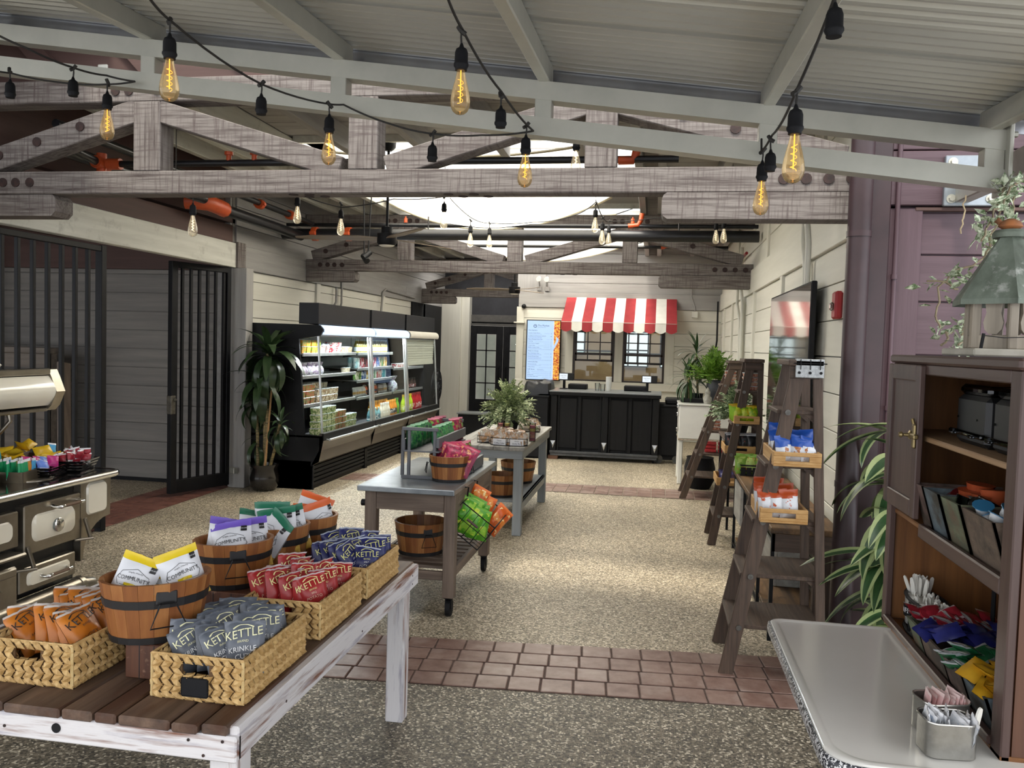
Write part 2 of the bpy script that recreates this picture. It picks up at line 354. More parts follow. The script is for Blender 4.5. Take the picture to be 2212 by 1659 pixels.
for x0, x1 in ((-1.56, -1.42), (-.7, -.56), (.155, .31)): st('casing', G().box(x0, x1, 14.425, 14.5, .985, 2.1, .005), CREAM['z'], WB)
st('wall_side', G().box(-2.4, -2.3, 14.62, 17.2, 0, 3.6), GREYB['y'])
DKW = wood('dark_window_wood', '#2a201c', '#38291f', 'z', sc=30, ro=.45); 
def window(n, x0, x1, zlow):
    w = st('window_%d' % n, G().box(x0, x0+.035, 14.45, 14.52, .985, 2.1, .003).box(x1-.035, x1, 14.45, 14.52, .985, 2.1, .003).box(x0, x1, 14.45, 14.52, 2.06, 2.1, .003).box(x0, x1, 14.44, 14.54, .985, 1.01, .003), DKW)
    a, b = x0+.035, x1-.035
    u = G().box(a, b, 14.46, 14.49, 1.44, 1.48, .003).box(a, b, 14.46, 14.49, 2.03, 2.06, .003).box(a, a+.03, 14.46, 14.49, 1.44, 2.06, .003).box(b-.03, b, 14.46, 14.49, 1.44, 2.06, .003)
    for k in (1, 2): x = a+(b-a)*k/3; u.box(x-.009, x+.009, 14.463, 14.487, 1.47, 2.04)
    for k in (1, 2): z = 1.47+.195*k; u.box(a, b, 14.464, 14.486, z-.009, z+.009)
    s = u.obj('upper_sash', DKW, w); G().box(a, b, 14.472, 14.476, 1.46, 2.04).obj('pane', GLASS, s)
    u = G().box(a, b, 14.49, 14.52, zlow, zlow+.035, .003).box(a, b, 14.49, 14.52, zlow+.17, zlow+.2, .003).box(a, a+.03, 14.49, 14.52, zlow, zlow+.2, .003).box(b-.03, b, 14.49, 14.52, zlow, zlow+.2, .003)
    for k in (1, 2): x = a+(b-a)*k/3; u.box(x-.009, x+.009, 14.493, 14.517, zlow, zlow+.2)
    s = u.obj('lower_sash', DKW, w); G().box(a, b, 14.503, 14.507, zlow+.02, zlow+.19).obj('pane', GLASS, s)
    G().box(a, b, 14.508, 14.512, 1.01, zlow).obj('pane', GLASS, w)
    G().box(a+(b-a)*.68, a+(b-a)*.93, 14.475, 14.492, zlow+.0, zlow+.018, .003).obj('sash_lift', BLACK, w)
window(1, -1.42, -.7, 1.33); window(2, -.56, .155, 1.3)
# kitchen seen through the windows
WK = st('wall_kitchen', G().box(-2.3, 1.25, 17.2, 17.3, 0, 3.2), M('tan_wall', '#8a7358', '#9a8468', 3, ro=.8))
for x0, x1, z0, z1 in ((-2.0, -1.45, 1.45, 2.1), (-.75, -.15, 1.2, 2.2), (.1, .75, 1.2, 2.2)):
    kw = st('reflection_panel', G().box(x0, x1, 17.17, 17.2, z0, z1), M('reflection_glow', '#dfe6ea', em=1.1), WK)  # added glowing panels stand in for outside windows reflected in the glass
    for k in (0, 1, 2, 3): G().box(x0+(x1-x0)*k/3-.015, x0+(x1-x0)*k/3+.015, 17.15, 17.17, z0, z1).obj('reflection_bar', BLACKM, kw)
    for k in (0, 1, 2, 3): G().box(x0, x1, 17.15, 17.17, z0+(z1-z0)*k/3-.015, z0+(z1-z0)*k/3+.015).obj('reflection_bar', BLACKM, kw)
area('kitchen_fill', (-.6, 15.9, 2.68), 2.4, 1.2, 40, (1, .9, .76)); area('recess_fill', (-3.3, 15.9, 3.2), 1.2, .8, 26, (1, .97, .92)); area('backroom_fill', (-3.2, 18.2, 2.9), 1, 1, 7, (1, .95, .88))  # added fill lights without fittings: kitchen, door recess, back room
st('ceiling_kitchen', G().box(-2.28, 1.25, 14.62, 17.2, 2.7, 2.76), CREAM['x'])
# door recess
st('curtain_panel', G().box(-4.43, -4.39, 14.6, 16.95, 0, 2.45), BLACKM)
WD = st('wall_door', G().box(-4.45, -3.83, 17.02, 17.2, 0, 3.6).box(-3.83, -2.35, 17.02, 17.2, 1.96, 3.6), M('charcoal_wall', '#26262a', '#303035', 6, ro=.7))
st('transom_panel', G().box(-3.83, -2.35, 16.97, 17.02, 2.03, 2.18, .004).box(-3.83, -2.35, 16.95, 17.02, 1.96, 2.0, .004), M('dark_taupe_trim', '#4a4845', '#56534f', 8, ro=.7), WD)
CO = st('trim_5', G().box(-4.41, -3.99, 16.7, 17.02, 0, 2.56, .006), CREAM['z'])
st('pilaster_return', G().box(-3.99, -3.82, 16.78, 17.02, 0, 2.56, .006), CREAM['z'], CO)
def door(n, x0, x1, hand):
    y0, y1 = 16.95, 17.0; d = st('door_%d' % n, G().box(x0, x0+.14, y0, y1, .08, 1.95, .004).box(x1-.14, x1, y0, y1, .08, 1.95, .004).box(x0+.14, x1-.14, y0, y1, .08, .42, .004).box(x0+.14, x1-.14, y0, y1, 1.78, 1.95, .004), BLACKM)
    u = G(); a, b = x0+.14, x1-.14
    for k in range(1, 4): z = .42+1.36*k/4; u.box(a, b, y0+.012, y1-.012, z-.012, z+.012)
    u.box((a+b)/2-.012, (a+b)/2+.012, y0+.012, y1-.012, .42, 1.78); u.obj('muntins', BLACKM, d)
    for i in range(2):
        for k in range(4): G().box(a+(b-a)*i/2+.013, a+(b-a)*(i+1)/2-.013, 16.973, 16.977, .435+1.36*k/4, .41+1.36*(k+1)/4).obj('pane', GLASS, d)
    hx = x1-.07 if hand else x0+.07
    G().tube([(hx, y0, .88), (hx, y0-.05, .9), (hx, y0-.05, 1.1), (hx, y0, 1.12)], .012, 6).obj('handle', BLACK, d)
door(1, -3.83, -3.135, 1); door(2, -3.125, -2.43, 0)
st('trim_6', G().box(-3.85, -2.4, 16.6, 17.0, 0, .075, .006), M('grey_threshold', '#4a4b4d', '#5a5b5c', 8, ro=.5))
st('wall_backroom', G().box(-4.5, -2.3, 19.2, 19.3, 0, 3.2), M('grey_room', '#6b6a66', '#7a7974', 3, ro=.8))
# ---------------------------------------------------------------- hall roof
RC = st('ceiling', G().box(-4.6, -3.2, 5.0, 17.2, 3.36, 3.46).box(-.24, 1.25, 5.0, 17.2, 3.36, 3.46).box(-3.2, -.24, 5.0, 6.95, 3.36, 3.46).box(-3.2, -.24, 9.35, 10.4, 3.36, 3.46).box(-3.2, -.24, 14.2, 17.2, 3.36, 3.46), GREYB['x'])
y = 5.0
while y < 15:
    for x0, x1 in ((-4.42, -3.22), (-.22, 1.04)) + (((-3.2, -.24),) if y < 6.8 else ()): G().box(x0, x1, y+.004, y+.196, 3.34, 3.36, .004).obj('deck_board', GREYB['x'], RC)
    y += .2
for x in (-4.0, -3.62, -3.24, -2.6, -1.95, -1.3, -.65, -.2, .0, .55, .98): st('joist', G().box(x-.035, x+.035, 4.95, 15.2 if x < -3 or x > -.3 else 6.95, 3.16, 3.34, .004), WHITEB['y'] if x < -3 else GREYB['y'], RC)
for y0, y1 in ((6.95, 9.35), (10.4, 14.2)):
    st('skylight_kerb', G().box(-3.24, -3.2, y0, y1, 3.3, 3.7).box(-.24, -.2, y0, y1, 3.3, 3.7).box(-3.2, -.24, y0-.04, y0, 3.3, 3.7).box(-3.2, -.24, y1, y1+.04, 3.3, 3.7), WHITEB['y'], RC)
    for k in range(5): y = y0+(y1-y0)*(k+.5)/5; st('glazing_bar', G().box(-3.2, -.24, y-.02, y+.02, 3.52, 3.58), GREYB['x'], RC)
st('gable_panel', G().box(-9, 1.2, 4.96, 5.02, 3.1, 4.6), BROWN['x'], RC)
for x in (-4.6, -3.9, -3.2, -2.5, -1.8, -1.1): st('brace', G().bar((x, 4.93, 3.95), (x+.75, 4.93, 3.17), .12, .05, (0, 1, 0)), BROWN['x'], RC)
st('wall_upper', G().box(-4.7, -4.5, 3.0, 8.2, 2.7, 3.9), BROWN['y'])
st('soffit_board', G().box(-7, -3.6, 3.85, 4.96, 3.62, 3.66), BROWN['x'], RC)
for x in (-4.9, -4.1): st('lookout', G().box(x-.04, x+.04, 3.9, 4.95, 3.48, 3.62, .004), BROWN['y'], RC)
def sailmat():
    m = bpy.data.materials.new('sail_cloth'); m.use_nodes = True; t = m.node_tree; n = t.nodes; L = t.links.new; n.remove(n['Principled BSDF'])
    a = n.new('ShaderNodeBsdfTranslucent'); a.inputs[0].default_value = lin('#f6f2e6'); b = n.new('ShaderNodeBsdfDiffuse'); b.inputs[0].default_value = lin('#e8e4d6')
    c = n.new('ShaderNodeBsdfTransparent'); m1 = n.new('ShaderNodeMixShader'); m1.inputs[0].default_value = .35; m2 = n.new('ShaderNodeMixShader'); m2.inputs[0].default_value = .12
    L(a.outputs[0], m1.inputs[1]); L(b.outputs[0], m1.inputs[2]); L(m1.outputs[0], m2.inputs[1]); L(c.outputs[0], m2.inputs[2]); L(m2.outputs[0], n['Material Output'].inputs[0]); return m
SAIL = sailmat()
def sail(y0, y1, zb, lab):
    def fn(u, v):
        s = 4*u*(1-u); c = 4*v*(1-v)
        x = -3.3+2.75*u; yy = y0+(y1-y0)*v + (.25*s*(.5-v))
        z = 3.28-zb*s*(.3+.7*v)+.02*sin(9*v+4*u)-.04*c
        return (x, yy, z)
    t = thing('sail_shade', lab, 'sail', (-1.9, (y0+y1)/2, 3.1)); G().grid(fn, 20, 20).obj('cloth', SAIL, t, 80, fix=False)
    for v in (0, 1): G().tube([V(fn(i/20, v))+V((0, 0, -.005)) for i in range(21)], .012, 5).obj('hem', M('sail_hem', '#c9bfa2', ro=.7), t)
    for u, v in ((0, 0), (1, 0), (0, 1), (1, 1)):
        p = V(fn(u, v)); G().tube([p, p+V((.5*(u-.5), .3*(v-.5), .06))], .006, 5).obj('tie', BLACKM, t)
sail(6.9, 9.5, .36, 'off-white sail cloth slung under the nearer skylight')
sail(10.6, 14.0, .26, 'off-white sail cloth slung under the farther skylight, behind second truss')
# ---------------------------------------------------------------- timber trusses
BOLTM = G().cyl((0, .006, 0), (0, -.003, 0), .029, n=12).mesh('bolt', BOLT)
RING = G().lathe([(.026, 0), (.034, 0), (.034, .003), (.026, .003)], 12, cap=False).mesh('bolt', BLACKM)
def truss(Y, lab, xa=-4.38, xb=1.07):
    full = xb > 1
    t = thing('timber_truss', lab, 'truss', (-1.72, Y, 2.45)); a, b = Y, Y+.15
    G().box(xa, xb, a, b, 2.45, 2.588, .006).obj('bottom_chord', TX, t)
    G().box(xa-(.1 if Y < 5 else 0), xb, a, b, 3.005, 3.145, .006).obj('top_chord', TX, t)
    for x in (-3.1, -1.72, -.34)[:3 if full else 1]: G().box(x-.088, x+.088, a-.002, b+.002, 2.588, 3.005, .005).obj('post', TZ, t)
    for p, q in (((-3.03, 2.95), (-1.86, 2.6)), ((-.41, 2.95), (-1.58, 2.6)))[:2 if full else 0] or (((-3.03, 2.95), (-2.5, 2.79)),): G().bar((p[0], a+.075, p[1]), (q[0], a+.075, q[1]), .14, .13, (0, 0, 1), .005).obj('diagonal', TX, t)
    for p, q in (((-3.17, 2.955), (-4.3, 2.625)), ((-.27, 2.955), (.95, 2.625)))[:2 if full else 1]: G().bar((p[0], a+.075, p[1]), (q[0], a+.075, q[1]), .145, .14, (0, 0, 1), .005).obj('end_brace', TX, t)
    c = .03
    G().prism([(xa, 2.315), (-3.76, 2.315), (-3.73, 2.345), (-3.73, 2.42), (-3.75, 2.448), (xa, 2.448)], 1, a+.01, b+.02).obj('corbel', TX, t)
    if full: G().prism([(1.07, 2.305), (.035, 2.305), (.012, 2.32), (.003, 2.34), (.003, 2.41), (.012, 2.435), (.03, 2.448), (1.07, 2.448)], 1, a-.01, b+.01).obj('corbel', TX, t)
    for x, z in [(.64, 2.52), (.755, 2.52), (.87, 2.52), (.985, 2.52), (-4.09, 2.52), (-4.0, 2.52), (-3.9, 2.52), (-4.19, 2.52), (-3.31, 3.07), (-3.22, 3.07), (-3.03, 3.07), (-2.94, 3.07), (.1, 2.87), (.38, 2.79), (-3.55, 2.86), (-3.85, 2.77), (-4.12, 2.69), (-.53, 3.07), (-.44, 3.07), (-.24, 3.07), (-.15, 3.07)]:
        if x < xb and x > xa: o = inst(BOLTM, 'bolt', t, (x, Y-.004, z))
    for x in full*(-2.2, -2.1, -1.25, -1.1):
        for dy in (.04, .11): inst(BOLTM, 'bolt', t, (x+dy, Y+dy, 2.449), (pi/2, 0, 0))
truss(4.65, 'nearest whitewashed timber truss, spanning the hall entrance'); truss(9.9, 'middle whitewashed timber truss, above the cold case'); truss(15.15, 'farthest whitewashed timber truss, over the recess with the black doors', -4.38, -2.42)
# ---------------------------------------------------------------- steel canopy over the viewer
MT = Matrix((r2, -u2, fwd))      # rows: image right, image down, depth
def at(px, py, Y):               # point on the plane y = Y seen at pixel (px, py)
    d = MT.transposed() @ V(((px-1106)/1790, (py-829.5)/1790, 1)); return V((0, 0, 1.6))+d*(Y/d.y)
def atx(px, py, X):
    d = MT.transposed() @ V(((px-1106)/1790, (py-829.5)/1790, 1)); return V((0, 0, 1.6))+d*(X/d.x)
def atz(px, py, Z=0):
    d = MT.transposed() @ V(((px-1106)/1790, (py-829.5)/1790, 1)); return V((0, 0, 1.6))+d*((Z-1.6)/d.z)
def zt(x): return 2.50-.1275*(x-1.335)
ST = thing('steel_truss', 'pale galvanised steel ladder truss carrying the corrugated canopy', 'truss', (-1.5, 3.6, 2.6))
def rail(o0, o1): return G().prism([(-5.2, zt(-5.2)+o0), (1.335, zt(1.335)+o0), (1.335, zt(1.335)+o1), (-5.2, zt(-5.2)+o1)], 1, 3.6, 3.68)
rail(0, -.08).obj('upper_rail', STEEL, ST); rail(-.155, -.235).obj('lower_rail', STEEL, ST)
UX = (-4.28, -3.34, -2.4, -1.454, -.518, .427, 1.298)
for x in UX: G().box(x-.037, x+.037, 3.603, 3.677, zt(x)-.165, zt(x)-.07, .003).obj('upright', STEEL, ST)
g = G().box(1.335, 1.35, 3.56, 3.72, zt(1.335)-.25, zt(1.335)+.02, .003)
for z in (-.03, -.2):
    for y in (3.575, 3.705): g.cyl((1.35, y, zt(1.3)+z), (1.365, y, zt(1.3)+z), .012, n=6)
g.obj('end_plate', STEEL, ST)
OB = thing('outrigger_beam', 'galvanised steel arm bolted to the plum wall by a plate', 'beam', (1.55, 4.7, 2.45))
G().bar((1.545, 4.7, 2.455), (1.395, 3.0, 2.36), .07, .11, ch=.006).obj('arm', STEEL, OB)
G().box(1.455, 1.72, 4.69, 4.72, 2.385, 2.645, .004).obj('wall_plate', M('bright_zinc', '#868d93', '#979ea4', 8, ro=.4, me=.6), OB)
for x, z in ((1.49, 2.42), (1.49, 2.61), (1.68, 2.42), (1.68, 2.61)): G().cyl((x, 4.69, z), (x, 4.672, z), .014, n=6).cyl((x, 4.69, z), (x, 4.685, z), .024, n=12).obj('bolt', STEEL, OB)
RF = thing('canopy_roof', 'corrugated steel canopy on slim steel rafters, overhead', 'roof', (-1.5, 2, 2.9))
SL = .068
for x in UX: G().bar((x, 3.72, zt(x)+.05), (x, -.25, zt(x)+.05-SL*3.97), .05, .09, ch=.005).obj('rafter', STEEL, RF)
def shf(u, v):
    y = -.3+4.1*v; x = -6.2+7.72*u; ph = (y/.0762) % 1
    h = .021*max(0, min(1, 2.6*abs(ph*2-1)-.8)); return (x, y, zt(x)+.10-SL*(3.72-y)+h)
G().grid(shf, 2, 432).obj('roof_sheet', SHEET, RF, 25, fix=False)
for k in range(4):
    y = .3+.92*k; G().add([(-6.2, y, zt(-6.2)+.094-SL*(3.72-y)), (1.52, y, zt(1.52)+.094-SL*(3.72-y)), (1.52, y+.012, zt(1.52)+.098-SL*(3.72-y)), (-6.2, y+.012, zt(-6.2)+.098-SL*(3.72-y))], [(0, 1, 2, 3)]).obj('lap_joint', SHEET, RF)
G().prism([(-6.2, zt(-6.2)+.12), (1.52, zt(1.52)+.12), (1.52, zt(1.52)+.045), (-6.2, zt(-6.2)+.045)], 1, 3.79, 3.8).obj('edge_flashing', M('bright_flashing', '#9a9ba0', '#b5b8be', 3, ro=.25, me=.8), RF)
# gutter pipe and conduit on the plum corner
DP = thing('downpipe', 'fat round plum downpipe at the corner of the hall', 'pipe', (1.012, 4.55, 0))
G().cyl((1.012, 4.55, 0), (1.012, 4.55, 3.1), .058, n=24).obj('pipe', PIPEP, DP, 40)
for z in (.9, 2.2): G().cyl((1.012, 4.55, z), (1.012, 4.55, z+.03), .0615, n=24).box(1.0, 1.07, 4.55, 4.7, z+.005, z+.025).obj('clip', PIPEP, DP, 40)
TCn = thing('thin_conduit', 'thin plum conduit running up the plum corner board', 'pipe', (1.235, 4.7, 0))
G().cyl((1.235, 4.71, 0), (1.235, 4.71, 3.4), .013, n=10).obj('tube', PURP['z'], TCn, 40)
for z in (.6, 1.3, 2.0, 2.6): G().cyl((1.235, 4.71, z), (1.235, 4.71, z+.025), .018, n=10).obj('coupling', PURP['z'], TCn, 40)
# ---------------------------------------------------------------- string lights
AMB = glassmat('amber_bulb_glass', '#fff0d2', .8, .03, .9, '#f0d9a8'); CLR = glassmat('clear_bulb_glass', '#fbf8f0', .7, .03, .85, '#fff6e0')
CORD = M('black_cord', '#1c1a18', '#26231f', 30, ro=.7)
FILA = M('glowing_filament', '#ffb347', em=1.8); FILC = M('pale_filament', '#ffe2b0', em=2.5)
SOCK = G().lathe([(.004, 0), (.008, -.012), (.017, -.018), (.021, -.03), (.0215, -.06), (.024, -.064), (.024, -.07), (.019, -.078), (.019, -.084)], 14).mesh('socket', BLACKM, 40)
BULB = G().lathe([(.0125, 0), (.0135, -.012), (.0165, -.028), (.0235, -.055), (.0295, -.082), (.032, -.102), (.0305, -.118), (.024, -.132), (.014, -.14), (.004, -.143)], 18, cap=False).mesh('bulb', AMB, 80)
BULBC = BULB.copy(); BULBC.materials.clear(); BULBC.materials.append(CLR)
fp = [(.009*cos(a)*(1-.15*(k % 2)), .009*sin(a), -.03-.075*k/28) for k in range(29) for a in (k*2*pi/7,)]
FIL = G().tube(fp, .0011, 4).cyl((0, 0, 0), (0, 0, -.1), .002, n=5).mesh('filament', FILA); FILc = FIL.copy(); FILc.materials.clear(); FILc.materials.append(FILC)
def hang(t, p, bulb, drop=.04, s=1):
    sk = inst(SOCK, 'socket', t, V(p)-V((0, 0, drop)), (0, 0, RND.random()*6), (s, s, s)); WL[sk.name] = V((0, 0, 0))
    G().tube([(0, 0, drop/s+.004), (.002, 0, drop/s*.5), (0, 0, -.004)], .0035, 5).obj('hanger', CORD, sk)
    G().tube([(.012, 0, drop/s+.012), (.0, .004, drop/s-.004), (-.012, 0, drop/s-.012)], .008, 6).obj('tee', CORD, sk)
    if bulb:
        b = inst(BULB if bulb == 1 else BULBC, 'bulb', sk, (0, 0, -.08)); inst(FIL if bulb == 1 else FILc, 'filament', sk, (0, 0, -.082))
def strand(lab, pts, hangs, r=.0045):
    P = [at(*p) for p in pts]; t = thing('string_light', lab, 'string light', P[0]); Q = []
    for a, b in zip(P, P[1:]):
        n = 6
        for k in range(n): u = k/n; Q.append(a.lerp(b, u)+V((0, 0, -.05*(b-a).length*4*u*(1-u)*.5)))
    Q.append(P[-1]); G().tube(Q, r, 6).obj('cord', CORD, t, 80)
    if P[0].y > 4.5:
        for q in (Q[0], Q[-1]): G().tube([q, (q.x, q.y, 3.33 if q.y > 5.02 else 3.0)], .003, 4).obj('hanger', CORD, t)
    for px, py, Y, b in hangs:
        p = at(px, py, Y); hang(t, p, b)
    return t
strand('long black bulb string from the top left to the steel truss', [(318, -10, 2.35), (365, 42, 2.55), (565, 182, 3.15), (712, 225, 3.52), (742, 226, 3.55), (850, 270, 3.56), (935, 289, 3.56), (1040, 292, 3.56), (1152, 283, 3.56)], [(367, 45, 2.55, 1), (565, 180, 3.15, 0), (712, 226, 3.5, 1), (935, 287, 3.56, 0)])
strand('black bulb string from the top edge at centre, with a large amber bulb', [(965, -10, 2.35), (998, 62, 2.6), (1083, 198, 3.15), (1152, 283, 3.55)], [(998, 66, 2.6, 1), (1083, 205, 3.15, 0), (1137, 270, 3.52, 1)])
strand('black bulb string at the top right, ending beside a large amber bulb', [(1815, -30, 2.2), (1803, -5, 2.3), (1722, 192, 2.6), (1668, 292, 3.35), (1645, 328, 3.55), (1645, 300, 3.58)], [(1806, -30, 2.2, 0), (1721, 195, 2.5, 1), (1666, 300, 3.35, 0), (1648, 325, 3.55, 1)])
strand('black bulb string at the far left, holder without a bulb', [(-30, 62, 3.0), (60, 105, 3.1), (158, 146, 3.3), (230, 163, 3.5), (292, 176, 3.56)], [(158, 146, 3.3, 0)])
strand('lower black bulb string at the far left, one lit amber bulb', [(-30, 148, 3.3), (24, 158, 3.4), (130, 178, 3.5), (232, 182, 3.55), (292, 176, 3.56)], [(22, 152, 3.4, 0), (232, 178, 3.5, 1)])
strand('clear bulb string beyond the nearest truss, under the left roof', [(380, 400, 5.1), (417, 425, 5.1), (520, 415, 5.8), (643, 418, 6.3), (737, 448, 6.6), (850, 430, 6.7), (960, 425, 6.8)], [(417, 425, 5.1, 2), (643, 412, 6.3, 2), (737, 440, 6.6, 2), (960, 425, 6.7, 2)])
strand('clear bulb string in front of the far half of the sail', [(972, 428, 7.6), (1017, 470, 8.0), (1058, 482, 8.6), (1150, 480, 8.8), (1240, 465, 8.2), (1287, 437, 7.6)], [(1017, 476, 8.0, 2), (1058, 482, 8.6, 2), (1287, 440, 7.6, 2)])
strand('clear bulb string dropping at the right end of the sail', [(1287, 432, 7.7), (1302, 470, 8.2), (1316, 478, 8.8), (1420, 470, 8.8), (1550, 468, 8.5), (1568, 468, 8.2), (1580, 440, 8.0)], [(1302, 470, 8.2, 2), (1316, 478, 9.0, 2), (1548, 470, 8.5, 2), (1565, 466, 8.2, 2)])
strand('clear bulb string beside the third post of the nearest truss', [(1225, 268, 5.0), (1246, 282, 5.0), (1262, 270, 5.0)], [(1246, 280, 5.0, 2)])
# ---------------------------------------------------------------- sprinkler pipes
BPIPE = M('black_pipe', '#121214', '#1b1b1e', 9, ro=.35); ORG = M('orange_coupling', '#b5471f', '#c8562a', 9, ro=.45)
t = thing('sprinkler_main', 'thick black sprinkler main across the hall before the middle truss', 'pipe', (-1.6, 9.2, 2.82))
G().cyl((-4.36, 9.2, 2.81), (1.04, 9.2, 2.81), .062, n=16).obj('main_pipe', BPIPE, t, 40)
G().cyl((-4.36, 9.3, 2.93), (1.04, 9.3, 2.93), .022, n=10).obj('branch_pipe', BPIPE, t, 40)
for x in (-3.96, -3.55): G().cyl((x-.03, 9.2, 2.81), (x+.03, 9.2, 2.81), .08, n=14).box(x-.035, x+.035, 9.1, 9.3, 2.79, 2.83, .004).obj('coupling', ORG, t, 40)
for x in (-2.9, -.3): p = V((x, 9.3, 2.96)); G().cyl(p, p+V((0, 0, .05)), .02, n=8).cyl(p+V((0, 0, .05)), p+V((0, 0, .07)), .008, n=6).obj('sprinkler_head', ORG, t, 40)
G().tube([(-.35, 9.3, 2.93), (-.24, 9.3, 2.94), (-.21, 9.3, 3.0), (-.2, 9.3, 3.07)], .028, 8).obj('elbow', ORG, t, 60)
for x in (-2.6, .2): G().tube([(x, 9.2, 2.87), (x, 9.2, 3.16)], .008, 5).obj('hanger_rod', BPIPE, t)
t = thing('sprinkler_riser', 'black sprinkler main on the left running down the hall, orange elbow', 'pipe', (-4.1, 7, 2.8))
G().cyl((-4.12, 5.1, 2.86), (-4.12, 7.05, 2.84), .045, n=14).obj('main_pipe', BPIPE, t, 40)
G().cyl((-4.12, 7.35, 2.8), (-4.12, 9.16, 2.78), .055, n=14).obj('main_pipe', BPIPE, t, 40)
G().tube([(-4.3, 7.05, 2.82), (-4.2, 7.08, 2.82), (-4.13, 7.15, 2.82), (-4.12, 7.3, 2.81), (-4.12, 7.42, 2.8)], .075, 10).obj('elbow', ORG, t, 60)
G().cyl((-4.0, 5.0, 2.98), (-4.0, 9.2, 2.93), .03, n=10).obj('branch_pipe', BPIPE, t, 40)
for y in (7.9, 8.6): G().cyl((-4.0, y-.03, 2.935), (-4.0, y+.03, 2.935), .05, n=12).box(-4.06, -3.94, y-.02, y+.02, 2.92, 2.95).obj('coupling', ORG, t, 40)
t = thing('sprinkler_branch', 'slim black sprinkler pipe behind the nearest truss', 'pipe', (-1.5, 5.4, 2.8))
G().cyl((-3.95, 5.4, 2.795), (.1, 5.4, 2.795), .024, n=10).obj('branch_pipe', BPIPE, t, 40)
G().cyl((-3.95, 4.9, 2.86), (-3.95, 5.4, 2.795), .03, n=10).obj('branch_pipe', BPIPE, t, 40)
G().cyl((-3.95, 5.4, 2.72), (-3.95, 5.4, 2.87), .035, n=12).cyl((-3.95, 5.33, 2.8), (-3.95, 5.47, 2.8), .045, n=12).cyl((-3.9, 5.4, 2.795), (-3.8, 5.4, 2.795), .04, n=12).obj('tee', ORG, t, 40)
for x in (-2.97, -2.78): G().cyl((x, 5.4, 2.795), (x, 5.4, 2.85), .018, n=8).cyl((x, 5.4, 2.85), (x, 5.4, 2.872), .03, .03, n=8).obj('sprinkler_head', ORG, t, 40)
G().tube([(-.28, 5.4, 2.79), (-.19, 5.4, 2.79), (-.17, 5.4, 2.83), (-.16, 5.4, 2.89)], .028, 8).obj('elbow', ORG, t, 60)
t = thing('sprinkler_pipe', 'slim black pipe under the far sail, behind the middle truss', 'pipe', (-1.5, 11.5, 3.0))
G().cyl((-4.2, 11.4, 2.95), (.9, 11.4, 2.95), .022, n=8).obj('branch_pipe', BPIPE, t, 40)
[G().cyl((x, 11.4, 2.95), (x, 11.4, 3.34), .006, n=5).obj('hanger_rod', BPIPE, t) for x in (-3.5, .5)]
G().tube([(.02, 11.4, 2.95), (.1, 11.4, 2.96), (.12, 11.4, 3.03)], .03, 8).obj('elbow', ORG, t, 60)
# ---------------------------------------------------------------- ceiling fans and small lamps
WBL = M('blade_oak', '#6f6253', '#8a7b69', 20, (.1, 1, 1), ro=.45); 
def fan(lab, x, y, z, top, R, rots, s=1):
    t = thing('ceiling_fan', lab, 'fan', (x, y, top))
    G().cyl((x, y, z+.1), (x, y, top-.05), .012*s, n=10).obj('rod', BLACK, t, 40)
    G().lathe([(.03, 0), (.06, .03), (.065, .08), (.03, .1)], 18, (x, y, top-.1)).obj('canopy', BLACK, t, 40)
    G().lathe([(.072*s, 0), (.085*s, .02*s), (.085*s, .1*s), (.05*s, .105*s), (.05*s, .16*s), (.02, .165*s)], 24, (x, y, z-.05*s)).obj('motor', BLACK, t, 40)
    G().lathe([(.0, -.012), (.05*s, -.01), (.07*s, 0)], 20, (x, y, z-.05*s), cap=False).obj('light_lens', M('frosted_lens', '#e9e7df', ro=.5), t, 60)
    for a in rots:
        g = G(Matrix.Translation((x, y, z+.01)) @ Matrix.Rotation(radians(a), 4, 'Z') @ Matrix.Rotation(radians(9), 4, 'X'))
        pts = [(.06, -.03), (.3*R, -.075*s), (.8*R, -.06*s), (R, -.02*s), (R, .02*s), (.8*R, .06*s), (.3*R, .075*s), (.06, .03)]
        g.prism(pts, 2, -.004, .004); g.obj('blade', WBL, t)
    return t
fan('black ceiling fan with oak blades hanging just beyond the nearest truss', -2.35, 7.0, 2.475, 3.34, .82, (184, 62, -52))
fan('black ceiling fan with oak blades hanging far back near the menu screen', -2.1, 12.2, 2.39, 3.34, .72, (184, 62, -52))
def spot(lab, p, d):
    t = thing('track_spotlight', lab, 'spotlight', p); p = V(p); d = V(d).normalized()
    G().cyl(p, p+d*.11, .028, .034, n=12).obj('barrel', BLACK, t, 40); G().tube([p+d*.04, p+d*.03+V((0, 0, .07)), p+V((0, 0, .6))], .008, 6).obj('stem', BLACK, t)
spot('black spotlight under the left end of the middle truss, aimed forward', at(800, 545, 8.7), (-.4, -.5, -.5)); spot('black spotlight beside another, tilted to the left under the middle truss', at(784, 552, 8.7), (.5, -.4, -.5))
# ---------------------------------------------------------------- gateway grilles
def bars(t, ys, x, z0, z1, w=.03):
    for y in ys: G().box(x-.015, x+.015, y-w/2, y+w/2, z0, z1, .003).obj('bar', BLACK, t)
t = thing('fixed_grille', 'fixed black iron grille panel behind the cookstove', 'grille', (-4.35, 4.5, 0))
bars(t, [5.79-.144*k for k in range(0, 22)], -4.35, .08, 2.235)
G().box(-4.375, -4.325, 2.6, 5.97, 2.232, 2.275, .003).obj('top_rail', BLACK, t); G().box(-4.375, -4.325, 2.6, 5.97, .04, .085, .003).obj('bottom_rail', BLACK, t)
G().box(-4.38, -4.32, 5.915, 5.975, 0, 2.28, .003).obj('end_post', BLACK, t)
t = thing('gate_leaf', 'black iron gate leaf swung open against the grey corner post', 'gate', (-4.37, 8.0, .04), rot=(0, 0, radians(-20.5)))
WL[t.name] = V((0, 0, 0)); Lg = .72
